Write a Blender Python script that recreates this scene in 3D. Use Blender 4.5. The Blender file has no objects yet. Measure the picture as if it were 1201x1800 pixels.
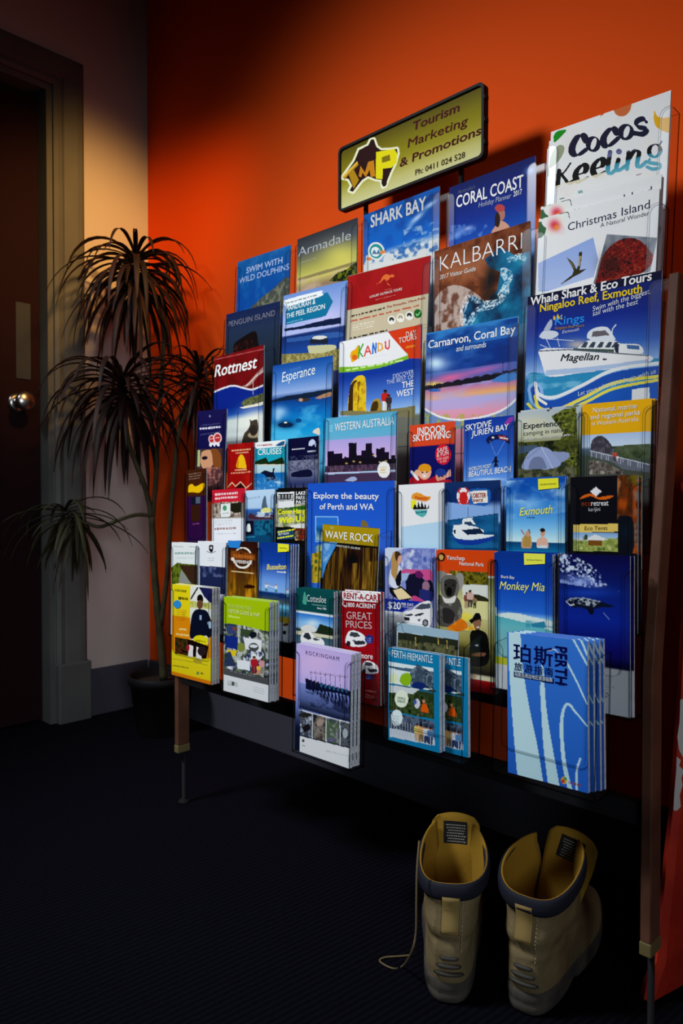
import bpy, bmesh, math, random
import numpy as np
from mathutils import Vector, Matrix, noise as mnoise

random.seed(7)
S = bpy.context.scene
COL = S.collection

# ------------------------------------------------------------------ camera
FPX, YAW, PITCH, EYE = 1300.0, 0.7785, 0.01807, 0.715
cam_d = bpy.data.cameras.new('camera')
cam_d.sensor_fit = 'VERTICAL'
cam_d.sensor_height = 36.0
cam_d.lens = 36.0 * FPX / 1800.0
cam_d.clip_start = 0.02
cam_d.dof.use_dof = True
cam_d.dof.focus_distance = 1.22
cam_d.dof.aperture_fstop = 8.0
cam = bpy.data.objects.new('camera', cam_d)
COL.objects.link(cam)
_r = np.array([math.cos(YAW), math.sin(YAW), 0.0])
_f = np.array([-math.sin(YAW) * math.cos(PITCH), math.cos(YAW) * math.cos(PITCH), -math.sin(PITCH)])
_u = np.cross(_r, _f)
mw = Matrix.Identity(4)
for i in range(3):
    mw[i][0], mw[i][1], mw[i][2] = _r[i], _u[i], -_f[i]
mw[2][3] = EYE
cam.matrix_world = mw
S.camera = cam

# ------------------------------------------------------------------ colour management, world, lamps
S.view_settings.view_transform = 'Standard'
S.view_settings.look = 'None'
S.view_settings.gamma = 1.0
S.view_settings.exposure = 0.0
S.view_settings.use_curve_mapping = False
try:
    S.cycles.transparent_max_bounces = 32
    S.cycles.sample_clamp_indirect = 4.0
except Exception:
    pass

W = bpy.data.worlds.new('world')
W.use_nodes = True
W.node_tree.nodes['Background'].inputs[0].default_value = (0.55, 0.7, 1.0, 1)
W.node_tree.nodes['Background'].inputs[1].default_value = 0.010
S.world = W

def lamp(name, kind, loc, target, energy, color, **kw):
    d = bpy.data.lights.new(name, kind)
    d.energy = energy
    d.color = color
    for k, v in kw.items():
        setattr(d, k, v)
    o = bpy.data.objects.new(name, d)
    o.location = loc
    o.rotation_euler = (Vector(target) - Vector(loc)).to_track_quat('-Z', 'Y').to_euler()
    COL.objects.link(o)
    return o

# cool ceiling spot over the left of the room, aimed at the rack
lamp('rack_spot', 'SPOT', (-1.70, -0.55, 2.50), (-1.00, 1.06, 0.78), 325, (0.94, 0.97, 1.0),
     spot_size=math.radians(71), spot_blend=1.0, shadow_soft_size=0.28)
# warm ceiling lamp further along, lighting the end wall above the plant
lamp('corner_lamp', 'SPOT', (-0.95, 0.88, 2.05), (-2.29, 1.14, 1.44), 150, (1.0, 0.50, 0.12),
     spot_size=math.radians(43), spot_blend=1.0, shadow_soft_size=0.08)
# added cool fill from the right for the lower end wall, no known window
lamp('right_fill', 'AREA', (1.45, -0.7, 1.1), (-2.29, 1.1, 0.28), 3.2, (0.86, 0.93, 1.0), shape='RECTANGLE', size=0.9, size_y=0.9,
     spread=math.radians(50))

# ------------------------------------------------------------------ small tools
def lin(v):
    v = np.asarray(v, dtype=float) / 255.0
    return np.where(v <= 0.04045, v / 12.92, ((v + 0.055) / 1.055) ** 2.4)

INK = 1.45
def ink(c):
    return tuple(np.clip(lin(c) * INK - 0.010, 0.0015, 0.86))

def M_(name, color, rough=0.6, spec=0.5, metal=0.0, bump=None, vary=None, coat=0.0):
    m = bpy.data.materials.new(name)
    m.use_nodes = True
    nt = m.node_tree
    b = nt.nodes['Principled BSDF']
    b.inputs['Base Color'].default_value = (*color[:3], 1)
    b.inputs['Roughness'].default_value = rough
    b.inputs['Specular IOR Level'].default_value = spec
    b.inputs['Metallic'].default_value = metal
    b.inputs['Coat Weight'].default_value = coat
    tc = nt.nodes.new('ShaderNodeTexCoord')
    if vary:
        sc, c2, lo, hi = vary
        n = nt.nodes.new('ShaderNodeTexNoise')
        n.inputs['Scale'].default_value = sc
        n.inputs['Detail'].default_value = 5
        nt.links.new(tc.outputs['Object'], n.inputs['Vector'])
        mr = nt.nodes.new('ShaderNodeMapRange')
        mr.inputs['From Min'].default_value = lo
        mr.inputs['From Max'].default_value = hi
        nt.links.new(n.outputs['Fac'], mr.inputs['Value'])
        mx = nt.nodes.new('ShaderNodeMix')
        mx.data_type = 'RGBA'
        mx.inputs['A'].default_value = (*color[:3], 1)
        mx.inputs['B'].default_value = (*c2[:3], 1)
        nt.links.new(mr.outputs['Result'], mx.inputs['Factor'])
        nt.links.new(mx.outputs['Result'], b.inputs['Base Color'])
    if bump:
        sc, st, dist = bump
        n2 = nt.nodes.new('ShaderNodeTexNoise')
        n2.inputs['Scale'].default_value = sc
        n2.inputs['Detail'].default_value = 4
        nt.links.new(tc.outputs['Object'], n2.inputs['Vector'])
        bp = nt.nodes.new('ShaderNodeBump')
        bp.inputs['Strength'].default_value = st
        bp.inputs['Distance'].default_value = dist
        nt.links.new(n2.outputs['Fac'], bp.inputs['Height'])
        nt.links.new(bp.outputs['Normal'], b.inputs['Normal'])
    return m

def link(o, parent=None):
    COL.objects.link(o)
    if parent is not None:
        o.parent = parent
    return o

def obj(name, bm, mats, parent=None, smooth=False, recalc=True):
    if recalc:
        bmesh.ops.recalc_face_normals(bm, faces=bm.faces)
    me = bpy.data.meshes.new(name)
    if smooth:
        for f in bm.faces:
            f.smooth = True
    bm.to_mesh(me)
    bm.free()
    for m in (mats if isinstance(mats, (list, tuple)) else [mats]):
        me.materials.append(m)
    return link(bpy.data.objects.new(name, me), parent)

def tag(o, label, cat=None, group=None):
    o['label'] = label
    if cat:
        o['category'] = cat
    if group:
        o['group'] = group
    return o

def structure(o):
    o['kind'] = 'structure'
    return o

def thing(name, loc, label, cat, group=None):
    o = bpy.data.objects.new(name, None)
    o.empty_display_size = 0.05
    o.location = loc
    link(o)
    return tag(o, label, cat, group)

def box(bm, lo, hi, mi=0, bev=0.0, mat=None):
    r = bmesh.ops.create_cube(bm, size=1.0)
    vs = r['verts']
    for v in vs:
        v.co = Vector([lo[i] + (v.co[i] + 0.5) * (hi[i] - lo[i]) for i in range(3)])
    fs = {f for v in vs for f in v.link_faces}
    for f in fs:
        f.material_index = mi
    if bev:
        es = {e for v in vs for e in v.link_edges}
        r = bmesh.ops.bevel(bm, geom=list(es), offset=bev, segments=2, affect='EDGES', profile=0.5)
        vs = list({v for f in r['faces'] for v in f.verts} | {v for v in vs if v.is_valid})
        for f in {f for v in vs for f in v.link_faces}:
            f.material_index = mi
    if mat is not None:
        bmesh.ops.transform(bm, matrix=mat, verts=[v for v in vs if v.is_valid])
    return vs

def tube(bm, pts, rad, seg=8, mi=0, cap=True):
    pts = [Vector(p) for p in pts]
    if not isinstance(rad, (list, tuple)):
        rad = [rad] * len(pts)
    rings = []
    side = None
    for i, p in enumerate(pts):
        t = (pts[min(i + 1, len(pts) - 1)] - pts[max(i - 1, 0)]).normalized()
        if side is None:
            side = t.orthogonal().normalized()
        side = (side - t * side.dot(t)).normalized()
        up = t.cross(side)
        rings.append([bm.verts.new(p + (side * math.cos(a) + up * math.sin(a)) * rad[i])
                      for a in [2 * math.pi * k / seg for k in range(seg)]])
    for a, b in zip(rings, rings[1:]):
        for k in range(seg):
            f = bm.faces.new((a[k], a[(k + 1) % seg], b[(k + 1) % seg], b[k]))
            f.material_index = mi
            f.smooth = True
    if cap:
        for r in (rings[0][::-1], rings[-1]):
            bm.faces.new(r).material_index = mi
    return rings

def spline(pts, n=8):
    P = [np.asarray(p, float) for p in pts]
    if len(P) < 3:
        return P
    Q = [2 * P[0] - P[1]] + P + [2 * P[-1] - P[-2]]
    out = []
    for i in range(1, len(Q) - 2):
        for k in range(n):
            t = k / n
            a, b, c, d = Q[i - 1:i + 3]
            out.append(0.5 * (2 * b + (c - a) * t + (2 * a - 5 * b + 4 * c - d) * t * t + (3 * b - a - 3 * c + d) * t ** 3))
    out.append(P[-1])
    return out

def plate(bm, pts2, frame, thick, mi_face=0, mi_edge=0):
    """extrude the closed 2-D outline pts2 (u, v) by thick along the frame's third axis"""
    o, eu, ev, en = frame
    a = [bm.verts.new(o + eu * u + ev * v) for u, v in pts2]
    b = [bm.verts.new(o + eu * u + ev * v + en * thick) for u, v in pts2]
    bm.faces.new(a[::-1]).material_index = mi_face
    bm.faces.new(b).material_index = mi_face
    n = len(a)
    for i in range(n):
        bm.faces.new((a[i], a[(i + 1) % n], b[(i + 1) % n], b[i])).material_index = mi_edge

def rrect(u0, v0, u1, v1, r, seg=5):
    pts = []
    for cx, cy, a0 in ((u1 - r, v1 - r, 0), (u0 + r, v1 - r, 90), (u0 + r, v0 + r, 180), (u1 - r, v0 + r, 270)):
        for k in range(seg + 1):
            a = math.radians(a0 + 90 * k / seg)
            pts.append((cx + r * math.cos(a), cy + r * math.sin(a)))
    return pts

def ray(px, py):
    d = np.array([(px - 600.5) / FPX, (py - 900.0) / FPX])
    return _r * d[0] - _u * d[1] + _f

def at_y(px, py, y):            # the point of the vertical plane y = const seen at a photo pixel
    r = ray(px, py)
    s = y / r[1]
    return Vector((r[0] * s, y, r[2] * s + EYE))

def at_z(px, py, z):
    r = ray(px, py)
    s = (z - EYE) / r[2]
    return Vector((r[0] * s, r[1] * s, z))

def at_x(px, py, x):
    r = ray(px, py)
    s = x / r[0]
    return Vector((x, r[1] * s, r[2] * s + EYE))

def at_d(px, py, depth):        # camera depth
    r = ray(px, py)
    return Vector((r[0] * depth, r[1] * depth, r[2] * depth + EYE))

# ------------------------------------------------------------------ room
WALL_Y, WALL_X, CEIL = 1.366, -2.29, 2.6
m_orange = M_('orange_wall_paint', (0.80, 0.078, 0.003), 0.8, 0.12, bump=(160, 0.12, 0.002))
m_cream = M_('cream_wall_paint', (0.42, 0.385, 0.36), 0.8, 0.2, bump=(140, 0.12, 0.002))
m_base = M_('dark_skirting_paint', (0.045, 0.045, 0.062), 0.6, 0.2)
m_frame = M_('grey_green_gloss_paint', (0.085, 0.090, 0.086), 0.6, 0.2, vary=(6, (0.068, 0.072, 0.070), 0.35, 0.65))
m_door = M_('dark_red_door_paint', (0.012, 0.0035, 0.005), 0.8, 0.08)
m_ceil = M_('ceiling_paint', (0.35, 0.33, 0.3), 0.9, 0.1)
m_steel = M_('brushed_steel', (0.55, 0.54, 0.52), 0.28, 0.5, 1.0)
m_plate = M_('dull_steel_plate', (0.022, 0.026, 0.034), 0.6, 0.2, 0.0)

# carpet: ribbed, near-black navy
m_carpet = bpy.data.materials.new('navy_ribbed_carpet')
m_carpet.use_nodes = True
nt = m_carpet.node_tree
b = nt.nodes['Principled BSDF']
b.inputs['Roughness'].default_value = 1.0
b.inputs['Specular IOR Level'].default_value = 0.05
tc = nt.nodes.new('ShaderNodeTexCoord')
wv = nt.nodes.new('ShaderNodeTexWave')
wv.inputs['Scale'].default_value = 28
wv.inputs['Distortion'].default_value = 1.6
wv.inputs['Detail'].default_value = 3
wv.inputs['Detail Scale'].default_value = 3.0
nz = nt.nodes.new('ShaderNodeTexNoise')
nz.inputs['Scale'].default_value = 260
nz.inputs['Detail'].default_value = 3
mp = nt.nodes.new('ShaderNodeMapping')
mp.inputs['Rotation'].default_value = (0, 0, 0.1)
nt.links.new(tc.outputs['Object'], mp.inputs['Vector'])
nt.links.new(mp.outputs['Vector'], wv.inputs['Vector'])
nt.links.new(tc.outputs['Object'], nz.inputs['Vector'])
ad = nt.nodes.new('ShaderNodeMath')
ad.operation = 'MULTIPLY'
nt.links.new(wv.outputs['Fac'], ad.inputs[0])
nt.links.new(nz.outputs['Fac'], ad.inputs[1])
cr = nt.nodes.new('ShaderNodeValToRGB')
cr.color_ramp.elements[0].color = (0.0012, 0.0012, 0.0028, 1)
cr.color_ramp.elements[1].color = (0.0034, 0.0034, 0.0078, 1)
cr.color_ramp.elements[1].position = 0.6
nt.links.new(ad.outputs[0], cr.inputs['Fac'])
nt.links.new(cr.outputs['Color'], b.inputs['Base Color'])
bp = nt.nodes.new('ShaderNodeBump')
bp.inputs['Strength'].default_value = 0.3
bp.inputs['Distance'].default_value = 0.003
nt.links.new(ad.outputs[0], bp.inputs['Height'])
nt.links.new(bp.outputs['Normal'], b.inputs['Normal'])

def room_box(name, lo, hi, m, bev=0.0):
    bm = bmesh.new()
    box(bm, lo, hi, 0, bev)
    return structure(obj(name, bm, m))

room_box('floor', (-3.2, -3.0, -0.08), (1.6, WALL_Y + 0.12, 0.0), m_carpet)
room_box('ceiling', (-3.2, -3.0, CEIL), (1.6, WALL_Y + 0.12, CEIL + 0.08), m_ceil)
room_box('wall_back', (WALL_X - 0.12, WALL_Y, 0.0), (1.6, WALL_Y + 0.12, CEIL), m_orange)
room_box('baseboard_back', (WALL_X + 0.0105, WALL_Y - 0.012, 0.0), (1.6, WALL_Y, 0.155), m_base, 0.003)

# left wall with the door opening, architrave, plinth block, door leaf in its rebate
p_out = at_x(146, 600, WALL_X).y           # outer edge of the architrave
head = at_x(144, 118, WALL_X).z            # outer top of the architrave
ARC = 0.098
y_in = p_out - ARC                         # inner edge of the architrave = edge of the opening
z_in = head - ARC
DW = 0.86
y_far = y_in - DW
bm = bmesh.new()
box(bm, (WALL_X - 0.12, y_in, 0), (WALL_X, WALL_Y, CEIL))
box(bm, (WALL_X - 0.12, y_far, z_in), (WALL_X, y_in, CEIL))
box(bm, (WALL_X - 0.12, -3.0, 0), (WALL_X, y_far, CEIL))
structure(obj('wall_left', bm, m_cream))
room_box('baseboard_left', (WALL_X, p_out + 0.008, 0.0), (WALL_X + 0.010, WALL_Y - 0.0125, 0.155), m_base, 0.003)

def arch_profile(bm, a0, a1, horiz):
    """moulded architrave: two steps and a rounded bead, run from a0 to a1"""
    prof = [(0, 0), (0, 0.010), (0.012, 0.016), (0.026, 0.013), (0.030, 0.019), (0.072, 0.024), (0.088, 0.023), (ARC, 0.014), (ARC, 0)]
    rings = []
    for a in (a0, a1):
        ring = []
        for d, t in prof:
            if horiz == 'jamb':            # vertical run on the right-hand side of the opening
                ring.append(bm.verts.new((WALL_X + t, y_in + d, a if a == a0 else a + d)))
            elif horiz == 'far':
                ring.append(bm.verts.new((WALL_X + t, y_far - d, a if a == a0 else a + d)))
            else:
                ring.append(bm.verts.new((WALL_X + t, a - d if a == a0 else a + d, z_in + d)))
        rings.append(ring)
    n = len(prof)
    for i in range(n):
        bm.faces.new((rings[0][i], rings[0][(i + 1) % n], rings[1][(i + 1) % n], rings[1][i]))
    for r in rings:
        bm.faces.new(r)

bm = bmesh.new(); arch_profile(bm, 0.19, z_in, 'jamb'); structure(obj('trim_1', bm, m_frame))
bm = bmesh.new(); arch_profile(bm, 0.19, z_in, 'far'); structure(obj('trim_2', bm, m_frame))
bm = bmesh.new(); arch_profile(bm, y_far, y_in, 'head'); structure(obj('trim_3', bm, m_frame))
room_box('trim_4', (WALL_X, y_in - 0.002, 0), (WALL_X + 0.030, p_out + 0.008, 0.19), m_frame, 0.004)
room_box('trim_5', (WALL_X, y_far - ARC - 0.004, 0), (WALL_X + 0.030, y_far + 0.002, 0.19), m_frame, 0.004)
bm = bmesh.new()                                                   # jamb lining inside the opening
box(bm, (WALL_X - 0.119, y_in - 0.018, 0), (WALL_X - 0.0005, y_in - 0.0005, z_in - 0.0005))
box(bm, (WALL_X - 0.119, y_far + 0.0005, z_in - 0.018), (WALL_X - 0.0005, y_in - 0.018, z_in - 0.0005))
box(bm, (WALL_X - 0.119, y_far + 0.0005, 0), (WALL_X - 0.0005, y_far + 0.018, z_in - 0.018))
structure(obj('trim_6', bm, m_frame))

door = structure(bpy.data.objects.new('door_1', None)); link(door)
DX = WALL_X - 0.055
door.location = (DX, y_in - 0.02, 0)
def door_part(name, bm, m, smooth=False):
    o = obj(name, bm, m, door, smooth)
    o.matrix_parent_inverse = Matrix.Translation(-Vector(door.location))
    return o
bm = bmesh.new()
box(bm, (DX - 0.04, y_far + 0.021, 0.006), (DX, y_in - 0.021, z_in - 0.021), 0, 0.002)
for zz0, zz1 in ((0.22, 0.92), (1.08, z_in - 0.16)):               # raised panels
    box(bm, (DX - 0.002, y_far + 0.14, zz0), (DX + 0.006, y_in - 0.16, zz1), 0, 0.004)
door_part('door_leaf', bm, m_door)
hc = at_x(30, 708, DX)
p1, p2 = at_x(27, 530, DX), at_x(54, 668, DX)
bm = bmesh.new()
box(bm, (DX, p1.y, p2.z), (DX + 0.003, p2.y, p1.z), 0, 0.001)
door_part('push_plate', bm, m_plate)
bm = bmesh.new()
rr = [(0.0, 0.030), (0.006, 0.030), (0.010, 0.022), (0.014, 0.012), (0.040, 0.011), (0.045, 0.020), (0.055, 0.028), (0.066, 0.029), (0.074, 0.022), (0.077, 0.004)]
tube(bm, [(DX + d, hc.y, hc.z) for d, r in rr], [r for d, r in rr], 20)
door_part('door_handle', bm, m_steel, True)

# ------------------------------------------------------------------ printed paper: every cover is a fine mesh with its inks as a colour attribute
m_ink = bpy.data.materials.new('printed_gloss_paper')
m_ink.use_nodes = True
nt = m_ink.node_tree
b = nt.nodes['Principled BSDF']
at = nt.nodes.new('ShaderNodeAttribute')
at.attribute_name = 'ink'
nt.links.new(at.outputs['Color'], b.inputs['Base Color'])
b.inputs['Roughness'].default_value = 0.6
b.inputs['Specular IOR Level'].default_value = 0.06
m_pages = M_('paper_edges', (0.72, 0.73, 0.76), 0.8, 0.2, vary=(220, (0.52, 0.53, 0.58), 0.45, 0.6))
_inks = {}
def ink_mat(c):
    c = tuple(int(v) for v in c)
    if c not in _inks:
        _inks[c] = M_('ink_%02x%02x%02x' % c, ink(c), 0.6, 0.06)
    return _inks[c]

def vnoise(x, y, seed=0):
    ix, iy = np.floor(x).astype(np.int64), np.floor(y).astype(np.int64)
    fx, fy = x - ix, y - iy
    fx, fy = fx * fx * (3 - 2 * fx), fy * fy * (3 - 2 * fy)
    def h(a, c):
        n = (a * 374761393 + c * 668265263 + seed * 1446649) & 0x7fffffff
        n = ((n ^ (n >> 13)) * 1274126177) & 0x7fffffff
        return ((n ^ (n >> 16)) & 0xffff) / 65535.0
    return (h(ix, iy) * (1 - fx) + h(ix + 1, iy) * fx) * (1 - fy) + (h(ix, iy + 1) * (1 - fx) + h(ix + 1, iy + 1) * fx) * fy

def fbm(x, y, seed=0, o=4):
    s, a, t = 0, 1.0, 0
    for i in range(o):
        s = s + a * vnoise(x * 2 ** i, y * 2 ** i, seed + 17 * i)
        t += a
        a *= 0.5
    return s / t

class Sheet:
    """a printed rectangle: 3-D frame, the inks of its surface, and its lettering"""
    def __init__(self, o, eu, ev, w, h, vis=None, res=0.00105):
        self.o, self.eu, self.ev, self.w, self.h = Vector(o), Vector(eu), Vector(ev), w, h
        self.en = self.ev.cross(self.eu).normalized()              # outward, towards the reader (ev points down the sheet)
        vis = min(vis or h, h)
        nu = max(8, int(w / res))
        nv = max(8, int(vis / res))
        self.us = np.linspace(0, w, nu + 1)
        vs = np.linspace(0, vis, nv + 1)
        if vis < h - 1e-4:
            vs = np.append(vs, [min(vis + 0.004, h), h] if vis + 0.004 < h - 1e-4 else [h])
        self.vs = vs
        U, V = np.meshgrid(self.us, vs)
        self.U, self.V = U.ravel(), V.ravel()
        self.S, self.T = self.U / w, self.V / vis
        P = np.array(self.o)[None] + self.U[:, None] * np.array(self.eu) + self.V[:, None] * np.array(self.ev)
        Q = P - np.array([0, 0, EYE])
        z = Q @ _f
        self.PX = 600.5 + FPX * (Q @ _r) / z
        self.PY = 900.0 - FPX * (Q @ _u) / z
        self.c = np.zeros((len(self.U), 3)) + 128.0
        self.texts = []
        self.z(0, 0, 1)
    def z(self, ox, oy, s):                                        # work in the coordinates of an enlarged detail of the photo
        self.ox, self.oy, self.sc = ox, oy, s
        self.X, self.Y = (self.PX - ox) / s, (self.PY - oy) / s
        return self
    def uv(self, x, y):
        r = Vector(ray(self.ox + x * self.sc, self.oy + y * self.sc))
        e = Vector((0, 0, EYE))
        t = (self.o - e).dot(self.en) / r.dot(self.en)
        p = e + r * t - self.o
        return p.dot(self.eu), p.dot(self.ev)
    # --- inks
    def put(self, m, c, a=1.0):
        k = (m * a)[:, None] if m.dtype != bool else (m.astype(float) * a)[:, None]
        self.c = self.c * (1 - k) + np.array(c, float)[None] * k
    def fill(self, c):
        self.c[:] = c
    def grad(self, *st, mask=None, key=None):
        k = self.T if key is None else key
        ts = [s[0] for s in st]
        g = np.stack([np.interp(k, ts, [s[1][i] for s in st]) for i in range(3)], 1)
        if mask is None:
            self.c = g
        else:
            self.c[mask] = g[mask]
    def ygrad(self, p0, p1, *st, mask=None):                       # gradient whose iso-lines run across the sheet, from detail point p0 to p1
        v0, v1 = self.uv(*p0)[1], self.uv(*p1)[1]
        k = (self.V - v0) / (v1 - v0)
        m = (k >= 0) & (k <= 1)
        if mask is not None:
            m &= mask
        self.grad(*st, mask=m, key=k)
    def mband(self, p0, p1):
        v0, v1 = self.uv(*p0)[1], self.uv(*p1)[1]
        return (self.V >= v0) & (self.V <= v1)
    def band(self, p0, p1, c, a=1.0):
        self.put(self.mband(p0, p1), c, a)
    def mpoly(self, pts):
        x, y = self.X, self.Y
        m = np.zeros(len(x), bool)
        n = len(pts)
        for i in range(n):
            (x0, y0), (x1, y1) = pts[i], pts[(i + 1) % n]
            if y0 == y1:
                continue
            m ^= ((y0 > y) != (y1 > y)) & (x < (x1 - x0) * (y - y0) / (y1 - y0) + x0)
        return m
    def poly(self, pts, c, a=1.0):
        self.put(self.mpoly(pts), c, a)
    def spoly(self, pts, c, a=1.0, n=6):                           # closed smooth outline
        P = list(pts)
        q = spline(P[-2:] + P + P[:2], n)[n * 1:-n * 1]
        self.poly([tuple(v) for v in q], c, a)
    def mell(self, x, y, rx, ry, rot=0):
        dx, dy = self.X - x, self.Y - y
        c, s = math.cos(math.radians(rot)), math.sin(math.radians(rot))
        return ((dx * c + dy * s) / rx) ** 2 + ((-dx * s + dy * c) / ry) ** 2 < 1
    def ell(self, x, y, rx, ry, c, rot=0, a=1.0):
        self.put(self.mell(x, y, rx, ry, rot), c, a)
    def glow(self, x, y, rx, ry, c, a=1.0, rot=0):                 # soft blotch of ink
        dx, dy = self.X - x, self.Y - y
        co, s = math.cos(math.radians(rot)), math.sin(math.radians(rot))
        d = ((dx * co + dy * s) / rx) ** 2 + ((-dx * s + dy * co) / ry) ** 2
        self.put(np.exp(-d * 1.5), c, a)
    def mline(self, pts, w, w2=None, ang=None):
        m = np.zeros(len(self.X), bool)
        pts = [np.asarray(p, float) for p in pts]
        n = len(pts) - 1
        for i, (p, q) in enumerate(zip(pts, pts[1:])):
            d = q - p
            L = max(np.hypot(*d), 1e-6)
            if ang is None:
                wd = w if w2 is None else w + (w2 - w) * (i + 0.5) / n
            else:                                                  # broad-nib stroke
                wd = w2 + (w - w2) * abs(math.sin(math.atan2(d[1], d[0]) - math.radians(ang)))
            t = np.clip(((self.X - p[0]) * d[0] + (self.Y - p[1]) * d[1]) / L ** 2, 0, 1)
            m |= np.hypot(self.X - p[0] - t * d[0], self.Y - p[1] - t * d[1]) < wd / 2
        return m
    def line(self, pts, w, c, w2=None, a=1.0, smooth=False):
        self.put(self.mline(spline(pts, 6) if smooth else pts, w, w2), c, a)
    def pen(self, pts, w, w2, ang, n=14):
        return self.mline(spline(pts, n), w, w2, ang)
    def noise(self, c, scale, thr, seed=1, a=1.0, mask=None, soft=0.2, sx=1.0, sy=1.0):
        scale *= 2.0
        f = fbm(self.U * scale * sx, self.V * scale * sy, seed, 5)
        k = np.clip((f - thr) / soft + 0.5, 0, 1)
        if mask is not None:
            k = k * mask
        self.put(k, c, a)
    def mottle(self, cols, scale, seed=1, mask=None, sx=1.0, sy=1.0):   # a busy little picture in a handful of inks
        m = np.ones(len(self.U), bool) if mask is None else mask
        scale *= 2.0
        f = fbm(self.U * scale * sx, self.V * scale * sy, seed, 5)
        k = np.clip((f - 0.25) / 0.5, 0, 0.9999) * (len(cols) - 1)
        i = k.astype(int)
        C = np.array(cols, float)
        t = (k - i)[:, None]
        self.c[m] = (C[i] * (1 - t) + C[np.minimum(i + 1, len(cols) - 1)] * t)[m]
    def person(self, x, y, hgt, shirt, legs, skin=(150, 95, 70), hair=(30, 22, 20)):
        k = hgt
        self.poly([(x - .13 * k, y), (x - .02 * k, y), (x, y - .45 * k), (x + .02 * k, y), (x + .13 * k, y), (x + .14 * k, y - .5 * k), (x - .14 * k, y - .5 * k)], legs)
        self.spoly([(x - .15 * k, y - .45 * k), (x - .19 * k, y - .8 * k), (x, y - .86 * k), (x + .19 * k, y - .8 * k), (x + .15 * k, y - .45 * k)], shirt)
        self.ell(x, y - .92 * k, .085 * k, .1 * k, skin)
        self.ell(x, y - .97 * k, .09 * k, .06 * k, hair)
    # --- lettering: meshes laid on the sheet
    def text(self, s, x0, y0, x1, y1, h, c, bold=0.0, shear=0.0, sp=1.0):
        self.texts.append((s, self.uv(x0, y0), self.uv(x1, y1), abs(self.uv(x0, y0)[1] - self.uv(x0, y0 - h)[1]), c, bold, shear, sp))
    def scrawl(self, x0, y0, x1, y1, h, c, *_):                      # a line of print that cannot be made out in the photo
        self.bars(x0, y0 - h * .75, x1, y1 - h * .75, 1, h, h * .7, c, seed=int(x0 + y0))
    def bars(self, x0, y0, x1, y1, rows, gap, h, c, seed=3, a=1.0):    # lines of print too small to read
        rn = random.Random(seed)
        for k in range(rows):
            x, e = 0.0, (1.0 if rows == 1 else rn.uniform(0.75, 1.0))
            while x < e:
                L = rn.uniform(0.05, 0.16)
                q = min(x + L, e)
                ya, yb = y0 + k * gap + (y1 - y0) * x, y0 + k * gap + (y1 - y0) * q
                xa, xb = x0 + (x1 - x0) * x, x0 + (x1 - x0) * q
                self.poly([(xa, ya), (xb, yb), (xb, yb + h), (xa, ya + h)], c, a)
                x = q + 0.03
    def build(self, name, parent, lift=0.0):
        nu, nv = len(self.us), len(self.vs)
        P = np.array(self.o)[None] + self.U[:, None] * np.array(self.eu) + self.V[:, None] * np.array(self.ev) + np.array(self.en)[None] * lift
        idx = np.arange(nu * nv).reshape(nv, nu)
        Q = np.stack([idx[:-1, :-1], idx[1:, :-1], idx[1:, 1:], idx[:-1, 1:]], -1).reshape(-1, 4)
        me = bpy.data.meshes.new(name)
        me.vertices.add(len(P)); me.vertices.foreach_set('co', P.astype(np.float32).ravel())
        me.loops.add(Q.size); me.loops.foreach_set('vertex_index', Q.astype(np.int32).ravel())
        me.polygons.add(len(Q))
        me.polygons.foreach_set('loop_start', np.arange(0, Q.size, 4, dtype=np.int32))
        me.update(calc_edges=True)
        at = me.attributes.new('ink', 'FLOAT_COLOR', 'POINT')
        col = np.ones((len(P), 4), np.float32)
        col[:, :3] = np.clip(lin(np.clip(self.c, 0, 255)) * INK - 0.010, 0.0015, 0.86)
        at.data.foreach_set('color', col.ravel())
        me.materials.append(m_ink)
        me.validate()
        cov = link(bpy.data.objects.new(name, me), parent)
        if self.texts:
            let = lettering(self, lift + 0.00035)
            if let:
                link(let, parent)
        return cov

_fc = bpy.data.curves.new('type', 'FONT')
_fo = bpy.data.objects.new('type', _fc)
_glyphs = {}
def glyph_mesh(s, bold, sp):
    k = (s, bold, sp)
    if k not in _glyphs:
        _fc.body = s
        _fc.size = 1.0
        _fc.resolution_u = 3
        _fc.offset = bold
        _fc.space_character = sp
        _fc.fill_mode = 'FRONT'
        me = _fo.to_mesh()
        vs = [(v.co.x, v.co.y) for v in me.vertices]
        fs = [tuple(p.vertices) for p in me.polygons]
        _fo.to_mesh_clear()
        _glyphs[k] = (vs, fs)
    return _glyphs[k]

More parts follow.
